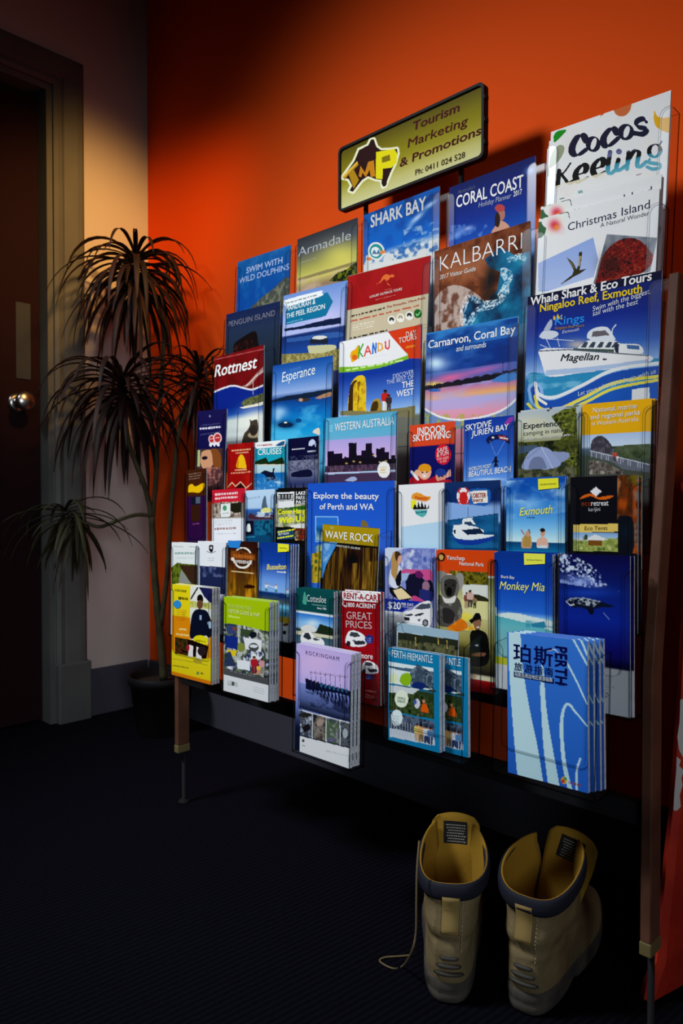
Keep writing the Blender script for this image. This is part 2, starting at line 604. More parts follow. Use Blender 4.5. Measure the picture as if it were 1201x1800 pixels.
def lettering(sh, lift):
    bm = bmesh.new()
    mats = []
    for s, a, e, h, c, bold, shear, sp in sh.texts:
        vs, fs = glyph_mesh(s, min(bold, 0), sp)
        if not fs:
            continue
        m = ink_mat(c)
        if m not in mats:
            mats.append(m)
        mi = mats.index(m)
        xs = [v[0] + shear * v[1] for v in vs]
        x0, x1 = min(xs), max(xs)
        d = Vector((e[0] - a[0], e[1] - a[1]))
        L = d.length
        d /= L
        nrm = Vector((d[1], -d[0]))                                # up on the sheet (v runs down)
        kx, ky = L / (x1 - x0), h / 0.682
        B = max(bold, 0) * 0.9                                     # heavy type: the letter struck again a hair to each side
        for st, (ox, oy) in enumerate([(0, 0)] if B == 0 else [(-B, 0), (B, 0), (0, B * .7), (0, -B * .7)]):
            bv = []
            for (x, y), xx in zip(vs, xs):
                q = Vector(a) + d * ((xx - x0 + ox) * kx) + nrm * ((y + oy) * ky)
                q[0] = min(max(q[0], 0.0004), sh.w - 0.0004)
                bv.append(bm.verts.new(sh.o + sh.eu * q[0] + sh.ev * q[1] + sh.en * (lift + st * 0.00007)))
            for f in fs:
                try:
                    bm.faces.new([bv[i] for i in f]).material_index = mi
                except ValueError:
                    pass
    if not bm.faces:
        bm.free()
        return None
    me = bpy.data.meshes.new('lettering')
    bm.normal_update()
    for f in bm.faces:
        if f.normal.dot(sh.en) < 0:
            f.normal_flip()
    bm.to_mesh(me)
    bm.free()
    for m in mats:
        me.materials.append(m)
    return bpy.data.objects.new('lettering', me)

# ------------------------------------------------------------------ the rack: posts, sloping back board, brackets; its clear pockets are added with the brochures
m_wood = M_('brown_stained_wood', (0.115, 0.047, 0.028), 0.6, 0.15, vary=(14, (0.060, 0.024, 0.015), 0.35, 0.7))
m_black = M_('black_board', (0.008, 0.008, 0.010), 0.7, 0.1)
m_foot = M_('beige_rubber_foot', (0.13, 0.10, 0.04), 0.7, 0.2)
m_acr = bpy.data.materials.new('clear_acrylic')
m_acr.use_nodes = True
nt = m_acr.node_tree
nt.nodes.clear()
out = nt.nodes.new('ShaderNodeOutputMaterial')
mix = nt.nodes.new('ShaderNodeMixShader')
tr = nt.nodes.new('ShaderNodeBsdfTransparent')
tr.inputs[0].default_value = (0.975, 0.983, 0.99, 1)
gl = nt.nodes.new('ShaderNodeBsdfGlossy')
gl.inputs['Roughness'].default_value = 0.3
lw = nt.nodes.new('ShaderNodeLayerWeight')                         # reflection grows towards grazing view, the same from both sides
lw.inputs['Blend'].default_value = 0.5
pw = nt.nodes.new('ShaderNodeMath')
pw.operation = 'POWER'
pw.inputs[1].default_value = 4.0
ml = nt.nodes.new('ShaderNodeMath')
ml.operation = 'MULTIPLY_ADD'
ml.inputs[1].default_value = 0.07
ml.inputs[2].default_value = 0.016
nt.links.new(lw.outputs['Facing'], pw.inputs[0])
nt.links.new(pw.outputs[0], ml.inputs[0])
nt.links.new(ml.outputs[0], mix.inputs[0])
nt.links.new(tr.outputs[0], mix.inputs[1])
nt.links.new(gl.outputs[0], mix.inputs[2])
nt.links.new(mix.outputs[0], out.inputs[0])
m_acr_edge = bpy.data.materials.new('clear_acrylic_cut_edge')
m_acr_edge.use_nodes = True
nt = m_acr_edge.node_tree
nt.nodes.clear()
out = nt.nodes.new('ShaderNodeOutputMaterial')
mix = nt.nodes.new('ShaderNodeMixShader')
tr = nt.nodes.new('ShaderNodeBsdfTransparent')
tr.inputs[0].default_value = (0.25, 0.28, 0.32, 1)
gl = nt.nodes.new('ShaderNodeBsdfGlossy')
gl.inputs['Roughness'].default_value = 0.25
gl.inputs['Color'].default_value = (0.5, 0.55, 0.6, 1)
mix.inputs[0].default_value = 0.03
nt.links.new(tr.outputs[0], mix.inputs[1])
nt.links.new(gl.outputs[0], mix.inputs[2])
nt.links.new(mix.outputs[0], out.inputs[0])

PL, PR = at_y(320, 1230, 0.966).x, -0.385                          # centre lines of the two posts
rack = thing('display_rack', ((PL + PR) / 2, 0.966, 0), 'brown-posted brochure rack with tiers of clear pockets against the orange wall', 'display rack')
INV = Matrix.Translation(-Vector(rack.location))
def rack_part(name, bm, m, smooth=False, parent=None):
    o = obj(name, bm, m, parent or rack, smooth)
    if parent is None:
        o.matrix_parent_inverse = INV
    return o

def slab_y(z, off):                                                # the slope the tiers climb
    return 0.96 + 0.4 * (z - EYE) + off
def post_y(z):                                                     # upright foot section, then leaning back
    return 0.966 if z < 0.49 else 0.966 + (z - 0.49) * 0.150
for xc, ztop in ((PL, 0.47), (PR, 1.02)):
    xa, xb = xc - 0.007, xc + 0.007
    bm = bmesh.new()
    zs = [0.140, 0.49, ztop] if ztop > 0.5 else [0.140, ztop]
    rings = [[bm.verts.new(p) for p in ((xa, post_y(z) - 0.016, z), (xb, post_y(z) - 0.016, z), (xb, post_y(z) + 0.016, z), (xa, post_y(z) + 0.016, z))] for z in zs]
    for r0, r1 in zip(rings, rings[1:]):
        for k in range(4):
            bm.faces.new((r0[k], r0[(k + 1) % 4], r1[(k + 1) % 4], r1[k]))
    bm.faces.new(rings[0]); bm.faces.new(rings[-1])
    bmesh.ops.bevel(bm, geom=list(bm.edges), offset=0.0015, segments=1, affect='EDGES')
    rack_part('post', bm, m_wood)
    bm = bmesh.new()
    box(bm, (xa - 0.001, 0.949, 0.122), (xb + 0.001, 0.983, 0.140), 0, 0.002)
    rack_part('end_cap', bm, m_foot)
    bm = bmesh.new()                                               # thin levelling leg with a glide
    tube(bm, [(xc, 0.970, 0.0), (xc, 0.970, 0.004), (xc, 0.970, 0.008), (xc, 0.970, 0.009), (xc, 0.970, 0.122)], [0.014, 0.014, 0.010, 0.0045, 0.0045], 14)
    rack_part('levelling_foot', bm, m_black)
    bm = bmesh.new()                                               # rib carrying the tiers above the cross bar
    xi = -1.30 if xc == PL else -0.49
    prof = [(slab_y(0.42, 0.139), 0.42), (slab_y(1.04, 0.139), 1.04), (slab_y(1.04, 0.165), 1.04), (1.000, 0.30), (0.980, 0.30)]
    plate(bm, prof, (Vector((xi, 0, 0)), Vector((0, 1, 0)), Vector((0, 0, 1)), Vector((1, 0, 0))), 0.008)
    rack_part('bracket', bm, m_black)
bm = bmesh.new()
zz = [(0.40, 0.130), (1.08, 0.130)]
va = [bm.verts.new((x, slab_y(z, o + d), z)) for z, o in zz for d in (0, 0.008) for x in (-1.53 if z > 1 else -1.34, -0.478)]
bmesh.ops.convex_hull(bm, input=va)
rack_part('back_board', bm, m_black)
bm = bmesh.new()
box(bm, (PL + 0.0075, 0.958, 0.285), (PR - 0.0075, 0.974, 0.315), 0, 0.002)
box(bm, (-1.31, 0.974, 0.292), (-1.28, 1.000, 0.3005))
box(bm, (-0.50, 0.974, 0.292), (-0.47, 1.000, 0.3005))
rack_part('cross_bar', bm, m_black)

def pocket(o, eu, ev, en, w, h, depth, strip, lip, top_in, back_top=0.0):
    """clear pocket round a brochure whose front top-left corner is o: back, two cheeks, floor and a U-shaped front"""
    bm = bmesh.new()
    g, t = 0.0022, 0.0018
    u0, u1 = -g, w + g
    front = o + en * 0.0016
    r = min(strip * 0.85, 0.012)
    v0, v1 = top_in, h + 0.0012
    vl = h - lip
    def arc(cx, cy, a0, a1, rad):
        return [(cx + rad * math.cos(math.radians(a)), cy + rad * math.sin(math.radians(a))) for a in np.linspace(a0, a1, 5)]
    pts = [(u0, v1), (u0, v0)]
    pts += arc(u0 + strip - r, v0 + r, -90, 0, r)
    pts += arc(u0 + strip + r, vl - r, 180, 90, r)
    pts += arc(u1 - strip - r, vl - r, 90, 0, r)
    pts += arc(u1 - strip + r, v0 + r, 180, 270, r)
    pts += [(u1, v0), (u1, v1)]
    plate(bm, pts, (front, eu, ev, en), t, 0, 1)
    bt = back_top
    for uu in (u0 - t, u1):                                        # cheeks
        fr2 = (o + eu * uu, en, ev, eu)
        plate(bm, [(0.0016 + t, v1), (0.0016 + t, v0 + 0.004), (-0.003, v0), (-depth, bt), (-depth, v1)], fr2, t, 0, 1)
    plate(bm, [(u0, bt), (u1, bt), (u1, v1), (u0, v1)], (o - en * depth, eu, ev, en), t, 0, 1)
    plate(bm, [(u0 - t, -depth), (u1 + t, -depth), (u1 + t, 0.0016 + t), (u0 - t, 0.0016 + t)], (o + ev * v1, eu, en, ev), t, 0, 1)
    return rack_part('pocket', bm, [m_acr, m_acr_edge])

# ------------------------------------------------------------------ brochures
TILT = math.radians(1.6)
ROW = [None, 1.210, 1.152, 1.087, 1.013, 0.971, 0.928, 0.885, 0.842]

def copy_tree(o, loc, rz=0.0):
    c = o.copy()
    COL.objects.link(c)
    c.location = loc
    for ch in o.children:
        if ch.name.startswith('sticker'):
            continue
        d = ch.copy()
        COL.objects.link(d)
        d.parent = c
        d.matrix_parent_inverse = ch.matrix_parent_inverse.copy()
    return c

def brochure(TL, TR, row, bottom, vis, label, art, th=0.003, copies=(), copy_label=None, group=None, hold='auto',
             strip=None, lip=None, top_in=None, res=0.00105, y=None, depth=None, edge=None, noun='brochure', back_top=None):
    """TL, TR: photo pixels of the cover's upper corners on its tier; bottom: photo pixel row of the lower-left corner, or a height in metres"""
    y0 = y if y is not None else ROW[row]
    a, b_ = at_y(*TL, y0), at_y(*TR, y0)
    b_.y = a.y
    eu = (b_ - a)
    w = eu.length
    ang = math.atan2(eu.z, eu.x)
    ang = max(-0.03, min(0.03, ang))
    if abs(ang) < 0.002:
        ang = 0.0
    eu = Vector((math.cos(ang), 0, math.sin(ang)))
    dn = Vector((0, -math.sin(TILT), -math.cos(TILT)))
    ev = (dn - eu * dn.dot(eu)).normalized()
    sh = Sheet(a, eu, ev, w, 1.0, 0.01, 0.1)
    if isinstance(bottom, tuple):
        h = sh.uv(TL[0], bottom[0])[1]
    else:
        h = bottom
    vv = sh.uv(TL[0], vis)[1] + 0.012 if vis else h
    sh = Sheet(a, eu, ev, w, h, vv, res)
    art(sh)
    root = bpy.data.objects.new(noun, None)
    root.empty_display_size = 0.03
    base = a + eu * (w / 2) + ev * h
    root.location = base
    link(root)
    tag(root, label, noun, group)
    inv = Matrix.Translation(-base)
    bm = bmesh.new()
    rn = random.Random(int(TL[0] * 7 + TL[1]))
    n = max(1, int(th / 0.0012))
    en = sh.en
    for k in range(n):                                             # folded leaves, each a hair out of line
        j = rn.uniform(-0.0004, 0.0004)
        y1, y2 = -0.0002 - th * k / n, -0.0002 - th * (k + 0.8) / n
        vs = []
        for q in (y1, y2):
            vs += [a + eu * u + ev * v + en * q for u, v in ((0.0002 + abs(j), 0.0002 + abs(j) * 2), (w - 0.0002 + j * 0.6 - 0.0003, 0.0002 + abs(j) * 2), (w - 0.0002 + j * 0.6 - 0.0003, h), (0.0002 + abs(j), h))]
        V = [bm.verts.new(p) for p in vs]
        for f in ((0, 1, 2, 3), (7, 6, 5, 4), (0, 4, 5, 1), (1, 5, 6, 2), (2, 6, 7, 3), (3, 7, 4, 0)):
            bm.faces.new([V[i] for i in f])
    pg = obj('pages', bm, edge or m_pages, root)
    sh.build('cover', root)
    for ch in root.children:
        ch.matrix_parent_inverse = inv
    nn = 0
    for k, cp in enumerate(copies):
        dx, dz = cp[0], cp[1]
        dy = cp[2] if len(cp) > 2 else (th + 0.0012) * (k + 1)
        c = copy_tree(root, base - en * dy + eu * dx + Vector((0, 0, dz)))
        tag(c, copy_label or ('copy stacked directly behind the ' + label), noun, None if len(copies) == 1 else copy_label)
        nn = dy
    A4 = w > 0.16
    if hold:
        dep = depth or (0.031 if row in (1, 2, 3) else 0.030)
        pocket(a, eu, ev, en, w, h, dep, strip or (0.017 if A4 else 0.0105), lip or h * 0.25, top_in if top_in is not None else (0.014 if A4 else 0.010), back_top if back_top is not None else (0.004 if top_in is None else max(top_in, 0)))
    return root, sh

def sticker(root, sh, p, c, text=None, tc=(40, 60, 50)):
    """a small self-adhesive tag folded over the top of a brochure; p: outline in detail pixels"""
    uv = [sh.uv(*q) for q in p]
    bm = bmesh.new()
    plate(bm, uv, (sh.o + sh.en * 0.0007, sh.eu, sh.ev, sh.en), 0.0003)
    s = obj('sticker', bm, ink_mat(c), root)
    s['label'] = 'small coloured sticker over the top edge'
    s.matrix_parent_inverse = Matrix.Translation(-Vector(root.location))
    if text:
        t = Sheet(sh.o, sh.eu, sh.ev, sh.w, sh.h, 0.01, 0.1)
        t.ox, t.oy, t.sc = sh.ox, sh.oy, sh.sc
        (x0, y0), (x1, y1), hh = text[1], text[2], text[3]
        t.text(text[0], x0, y0, x1, y1, hh, tc, 0.0)
        L = lettering(t, 0.0013)
        if L:
            link(L, s)
    return s

WHITE = (200, 203, 208)
# ---------------------------------------------------------------- first tier
def art(s):
    s.z(380, 380, .333)
    s.grad((0, (25, 75, 130)), (.5, (14, 62, 130)), (1, (12, 62, 128)))
    s.noise((60, 110, 160), 22, .62, 3, .3)
    s.spoly([(170, 520), (230, 440), (300, 385), (385, 325), (400, 520)], (62, 66, 60))
    s.noise((110, 112, 92), 60, .55, 4, .7, s.mpoly([(170, 520), (230, 440), (300, 385), (390, 325), (400, 520)]))
    s.text('SWIM WITH', 160, 303, 350, 247, 30, (150, 165, 195), .012)
    s.text('WILD DOLPHINS', 122, 357, 385, 281, 29, (140, 158, 190), .012)
brochure((418, 461), (511.5, 430), 1, .297, 580, 'dark blue swim with wild dolphins brochure at the far left of the top tier', art)

def art(s):
    s.z(380, 380, .333)
    s.grad((0, (42, 44, 48)), (.22, (62, 66, 74)), (.5, (140, 138, 70)), (.66, (178, 170, 88)), (.8, (120, 100, 78)), (1, (135, 112, 92)))
    s.glow(660, 210, 120, 90, (190, 180, 85), .7)
    s.poly([(430, 330), (740, 235), (740, 255), (430, 345)], (84, 72, 60), .6)
    s.noise((168, 146, 128), 26, .5, 6, .7, s.mpoly([(420, 340), (740, 260), (740, 420), (420, 420)]), sx=.4)
    s.spoly([(600, 340), (640, 300), (690, 280), (745, 245), (750, 330), (610, 345)], (24, 28, 12))
    s.noise((96, 104, 22), 90, .52, 7, .9, s.mpoly([(600, 340), (640, 300), (690, 280), (745, 245), (750, 330), (610, 345)]))
    s.text('Armadale', 434, 215, 712, 122, 46, (150, 156, 160), -.006)
    s.bars(440, 246, 530, 216, 1, 8, 4, (140, 142, 140), a=.6)
brochure((523, 421), (629, 382), 1, .297, 525, 'grey and yellow sunset brochure beside the dark blue dolphin one on the top tier', art)

def art(s):
    s.z(560, 130, .333)
    s.grad((0, (16, 44, 92)), (.3, (10, 60, 130)), (.62, (12, 78, 160)), (.75, (190, 192, 190)), (1, (176, 178, 175)))
    s.noise((20, 90, 170), 20, .5, 3, .6, s.mband((240, 745), (240, 960)))
    s.glow(520, 760, 60, 16, (160, 178, 205), .9, -42); s.glow(590, 690, 50, 14, (150, 170, 200), .9, -35); s.glow(480, 810, 40, 12, (120, 150, 190), .7, -50)
    s.z(380, 380, .333)
    s.spoly([(760, 240), (830, 190), (920, 195), (1000, 175), (1090, 165), (1180, 130), (1200, 300), (760, 320)], (182, 184, 182))
    s.noise((14, 70, 140), 48, .56, 9, .8, s.mpoly([(760, 200), (1190, 110), (1190, 190), (760, 260)]))
    s.noise((176, 184, 194), 70, .56, 19, .6, s.mpoly([(990, 70), (1190, 20), (1190, 100), (990, 150)]), sx=.5)
    s.ell(845, 185, 44, 48, (188, 192, 190), -10); s.ell(845, 185, 35, 38, (30, 120, 120), -10); s.ell(842, 188, 24, 26, (190, 196, 196), -10)
    s.poly([(822, 200), (835, 175), (848, 195), (858, 172), (868, 200)], (60, 100, 130))
    s.ell(880, 190, 16, 9, (190, 110, 50), -20); s.ell(808, 226, 14, 9, (190, 110, 60))
    s.z(560, 130, .333)
    s.text('SHARK BAY', 276, 812, 566, 714, 62, (170, 172, 172), .03, -.04)
brochure((640, 378), (773, 326.5), 1, .297, 482, 'blue sea brochure with white SHARK BAY heading on the top tier', art)

def art(s):
    s.z(560, 130, .333)
    s.grad((0, (17, 28, 78)), (.5, (20, 42, 120)), (.8, (24, 68, 150)), (1, (60, 100, 160)))
    s.glow(1120, 510, 36, 26, (130, 150, 200), .8, -30); s.glow(790, 815, 34, 14, (150, 170, 205), .8, -20); s.glow(730, 850, 40, 12, (120, 150, 200), .8, -35)
    s.noise((90, 130, 190), 40, .6, 5, .6, s.mpoly([(690, 800), (900, 780), (900, 900), (690, 920)]))
    s.poly([(925, 830), (940, 740), (958, 790)], (36, 26, 24))
    s.spoly([(915, 850), (935, 800), (965, 775), (1005, 800), (1010, 850)], (178, 132, 112))
    s.ell(965, 740, 20, 34, (150, 100, 86)); s.ell(958, 708, 26, 20, (160, 60, 60)); s.ell(945, 770, 14, 40, (40, 28, 26))
    s.text("Australia's", 736, 634, 828, 604, 20, (90, 96, 110), -.01, .15)
    s.text('CORAL COAST', 728, 707, 1080, 597, 60, (205, 208, 212), .022, -.03)
    s.text('Holiday Planner', 846, 706, 1018, 654, 26, (150, 156, 170), -.005, .12)
    s.text('2017', 1030, 648, 1074, 634, 27, (200, 202, 206), .02)
brochure((790, 330), (941.5, 273), 1, .297, 452, 'dark blue CORAL COAST holiday planner with a head wrapped figure, top tier', art)

def art(s):
    s.z(900, 140, .2506)
    s.fill((206, 206, 203))
    s.noise((196, 190, 186), 14, .6, 2, .5)
    s.spoly([(292, 400), (320, 362), (382, 353), (350, 395), (310, 434), (294, 434)], (22, 120, 24))
    s.spoly([(258, 600), (285, 510), (330, 460), (366, 470), (360, 520), (320, 580), (270, 620)], (128, 136, 112))
    s.spoly([(625, 262), (640, 225), (690, 200), (720, 225), (745, 190), (830, 150), (836, 200), (800, 250), (745, 255), (705, 212), (660, 222)], (206, 206, 203))
    s.spoly([(708, 206), (760, 176), (832, 150), (834, 205), (800, 250), (755, 256), (728, 240)], (176, 92, 50))
    s.poly([(618, 262), (632, 222), (648, 240)], (180, 96, 50))
    s.spoly([(1000, 215), (1020, 255), (1060, 268), (1120, 270), (1120, 366), (1060, 360), (1010, 325), (994, 260)], (204, 152, 24))
    DK = (26, 26, 46)
    def pn(p, w=34, w2=9, ang=20):
        return s.pen(p, w, w2, ang)
    m = pn([(520, 425), (500, 392), (462, 402), (430, 455), (422, 500), (440, 526), (474, 524), (522, 490)], 52, 11, -10)
    ring = s.mell(570, 452, 52, 56, -20) & ~s.mell(574, 450, 17, 42, 18)
    m |= ring
    m |= pn([(735, 372), (716, 345), (684, 352), (648, 400), (642, 440), (660, 466), (694, 456), (745, 412)], 50, 10, -10)
    m |= s.mell(800, 368, 58, 58, -20) & ~s.mell(805, 366, 19, 43, 18)
    m |= pn([(945, 298), (920, 276), (884, 288), (872, 312), (895, 334), (935, 342), (945, 360), (915, 382), (862, 376)], 40, 12, 60)
    s.put(m, DK)
    BK = (18, 18, 20)
    m = pn([(332, 640), (322, 745)], 32, 30) | pn([(412, 586), (375, 640), (346, 668)], 12, 10) | pn([(346, 662), (376, 700), (400, 728), (446, 704)], 34, 9, 20)
    for dx, dy in ((0, 0), (122, -42)):
        m |= pn([(452 + dx, 672 + dy), (510 + dx, 648 + dy), (522 + dx, 610 + dy), (494 + dx, 600 + dy), (456 + dx, 640 + dy), (448 + dx, 686 + dy), (474 + dx, 714 + dy), (536 + dx, 684 + dy)], 46, 10, -20)
    m |= pn([(690, 508), (676, 600), (676, 648), (694, 660), (730, 630)], 32, 9, 10)
    m |= pn([(748, 562), (734, 620), (746, 640), (796, 606)], 32, 9, 10) | s.mell(752, 505, 21, 20)
    m |= pn([(820, 512), (808, 624)], 32, 28) | pn([(820, 560), (860, 500), (892, 510), (884, 560), (880, 606), (900, 612), (944, 576)], 32, 9, 10)
    m |= (s.mell(1002, 500, 56, 50, -20) & ~s.mell(1004, 496, 24, 38, 10)) | pn([(968, 556), (962, 580), (1000, 588), (1040, 596), (1040, 616), (990, 628), (950, 612)], 26, 10, 90) | pn([(1030, 470), (1052, 432)], 12, 9)
    kk = s.Y + .28 * s.X                                           # the photograph that fills the letters: dusk sky, palms, lagoon
    col = np.stack([np.interp(kk, [690, 728, 742, 786, 796, 850], [p[i] for p in ((66, 68, 108), (96, 100, 138), (20, 20, 24), (18, 20, 22), (46, 120, 142), (84, 150, 168))]) for i in range(3)], 1)
    black = s.X < 655
    col[black] = np.where((kk[black] > 832)[:, None], np.array([[190, 182, 158]]), np.array([[18, 18, 20]]))
    s.c[m] = col[m]
    s.poly([(464, 782), (496, 772), (497, 794), (466, 802)], (110, 150, 150)); s.poly([(872, 668), (914, 655), (914, 660), (874, 674)], (90, 92, 96)); s.poly([(334, 836), (368, 826), (368, 834), (336, 843)], (100, 112, 110))
    s.bars(500, 778, 800, 700, 3, 14, 4, (190, 190, 188), a=.5)
brochure((969, 232), (1180, 159), 1, .297, 368, 'white brochure with large thick and thin COCOS lettering at the top right of the rack', art, th=.004, copies=[(-.007, -.012, .006)], copy_label='white copy peeping out behind the left edge of the white COCOS brochure', top_in=.026, res=.0007)

# ---------------------------------------------------------------- second tier
def art(s):
    s.z(380, 380, .333)
    s.grad((0, (26, 34, 66)), (.35, (34, 44, 66)), (.7, (32, 42, 54)), (1, (26, 34, 46)))
    s.spoly([(90, 690), (110, 660), (190, 610), (215, 620), (225, 680), (250, 690), (250, 720), (90, 720)], (26, 16, 16))
    s.noise((74, 40, 34), 60, .55, 2, .5, s.mpoly([(90, 690), (190, 640), (200, 700), (90, 720)]))
    s.text('PENGUIN ISLAND', 66, 585, 312, 524, 27, (108, 106, 118), -.004)
brochure((398, 553), (493, 529), 2, .297, 640, 'dim dark blue island brochure under the dolphin one', art)

def art(s):
    s.z(370, 500, .1915)
    s.grad((0, (92, 122, 176)), (.3, (140, 152, 196)), (.5, (150, 158, 198)), (.52, (24, 40, 88)), (.74, (30, 62, 130)), (.9, (26, 48, 104)), (1, (30, 40, 80)))
    s.glow(1050, 300, 200, 90, (176, 172, 204), .7)
    s.poly([(680, 405), (820, 385), (950, 350), (1080, 320), (1200, 300), (1200, 360), (680, 430)], (22, 30, 56))
    s.spoly([(700, 500), (900, 470), (1100, 440), (1200, 440), (1200, 480), (900, 510), (700, 530)], (56, 96, 156), .6)
    s.poly([(655, 640), (850, 632), (1200, 590), (1200, 780), (655, 780)], (150, 138, 84))
    s.noise((96, 92, 50), 90, .5, 5, .8, s.mpoly([(655, 640), (850, 632), (1200, 590), (1200, 780), (655, 780)]))
    s.spoly([(890, 570), (960, 560), (1130, 555), (1150, 590), (1040, 625), (905, 630)], (168, 166, 128))
    s.spoly([(920, 545), (925, 500), (960, 480), (1060, 480), (1075, 500), (1070, 545)], (30, 34, 46)); s.spoly([(935, 500), (960, 475), (1040, 470), (1070, 488), (1000, 505)], (186, 186, 180))
    s.poly([(690, 215), (1010, 95), (1075, 70), (1125, 158), (1060, 290), (690, 372)], (20, 96, 130))
    s.spoly([(678, 185), (685, 145), (1000, 60), (1022, 75), (1010, 110), (700, 205)], (200, 204, 208))
    s.bars(705, 166, 985, 88, 1, 10, 12, (96, 104, 112), a=.8)
    s.text('MANDURAH &', 695, 246, 965, 178, 44, (190, 205, 212), .02)
    s.text('THE PEEL REGION', 695, 316, 1052, 222, 44, (190, 205, 212), .02)
    s.bars(700, 350, 850, 312, 1, 10, 9, (120, 170, 190), a=.8)
brochure((499, 520), (611, 493), 2, .297, 652, 'pale blue brochure with teal arrow banner and a beached boat, second tier', art)

def art(s):
    s.z(580, 440, .1667)
    s.fill((172, 160, 134))
    s.band((190, 275), (190, 630), (140, 24, 26))
    s.noise((120, 16, 20), 12, .5, 4, .5, s.mband((190, 275), (190, 630)))
    O = (192, 92, 44)
    s.spoly([(480, 360), (530, 330), (555, 280), (590, 252), (630, 262), (650, 262), (668, 258), (682, 272), (660, 284), (640, 284), (620, 310), (600, 322), (612, 350), (640, 372), (610, 362), (596, 322), (570, 305), (530, 342)], O)
    s.poly([(648, 262), (655, 246), (662, 262)], O)
    s.line([(505, 440), (655, 402)], 3, (176, 90, 70))
    s.text('LUXURY OUTBACK TOURS', 422, 505, 762, 418, 24, (205, 190, 185), .018)
    s.bars(480, 520, 700, 464, 1, 8, 8, (180, 110, 100), a=.8)
    s.scrawl(228, 706, 580, 618, 24, (56, 50, 40), .004)
    s.text('The Pinnacles, Wave Rock', 598, 612, 1010, 510, 24, (160, 74, 50), .004)
    s.scrawl(222, 758, 940, 590, 22, (160, 74, 50), .004)
    s.bars(240, 790, 520, 735, 3, 24, 7, (205, 200, 188), a=.8)
    for i, x, y in ((0, 652, 736), (1, 744, 713), (2, 838, 690)):
        s.ell(x, y, 42, 46, (205, 203, 195)); s.ell(x, y - 6, 26, 26, (40, 40, 38) if i != 1 else (150, 140, 110)); s.ell(x, y + 12, 14, 14, (205, 203, 195))
    s.ell(928, 668, 42, 48, (24, 84, 34)); s.line([(910, 672), (924, 690), (952, 648)], 9, (130, 190, 120))
    s.scrawl(205, 940, 610, 850, 20, (24, 24, 24), .02)
brochure((612.5, 485), (757, 448.5), 2, .297, 600, 'dark red and tan brochure with an orange kangaroo emblem', art)

def art(s):
    s.z(720, 370, .4)
    s.mottle([(48, 22, 14), (84, 40, 22), (110, 58, 34), (70, 34, 20)], 18, 3)
    s.glow(250, 250, 170, 80, (150, 92, 60), .8, -18)
    s.spoly([(110, 400), (180, 330), (270, 350), (340, 420), (280, 480), (200, 540), (110, 540)], (170, 158, 150), .85)
    s.noise((80, 40, 26), 40, .54, 7, .8, s.mpoly([(110, 330), (380, 330), (330, 560), (110, 560)]))
    m = s.mpoly([(330, 215), (400, 160), (470, 200), (540, 175), (540, 520), (240, 530), (235, 430), (270, 370), (340, 405), (385, 350), (400, 270), (350, 250)])
    s.mottle([(8, 34, 56), (14, 70, 104), (20, 96, 130), (60, 140, 165)], 16, 9, m)
    s.glow(355, 300, 30, 90, (18, 22, 26), .9, 12); s.glow(370, 380, 50, 30, (20, 22, 24), .8)
    for pts in ([(400, 370), (430, 320), (440, 280), (410, 265), (425, 300)], [(240, 500), (235, 440), (262, 380), (300, 400)], [(440, 215), (490, 200), (500, 210)], [(330, 410), (390, 400), (430, 350)], [(250, 520), (300, 440), (360, 420)]):
        mm = s.mline(spline(pts, 6), 26)
        s.noise((206, 216, 222), 170, .5, 13, .85, mm, soft=.35)
    s.text('KALBARRI', 134, 268, 496, 168, 66, (214, 214, 212), -.016)
    s.text('2017 Visitor Guide', 132, 304, 292, 264, 19, (200, 198, 194), .002, .1)
brochure((764, 442), (932.5, 388), 2, .297, 592, 'brown and teal coastline brochure headed KALBARRI', art)

def flower(s, x, y, k=1.0):
    for a, c in ((200, (214, 212, 204)), (260, (216, 206, 202)), (330, (214, 210, 200)), (40, (212, 196, 196)), (120, (210, 204, 196))):
        r = math.radians(a)
        s.ell(x + 40 * k * math.cos(r), y + 40 * k * math.sin(r), 46 * k, 34 * k, c, a)
    s.glow(x, y, 42 * k, 42 * k, (186, 40, 66), 1)
    s.glow(x + 12 * k, y + 14 * k, 22 * k, 22 * k, (214, 130, 40), .9)

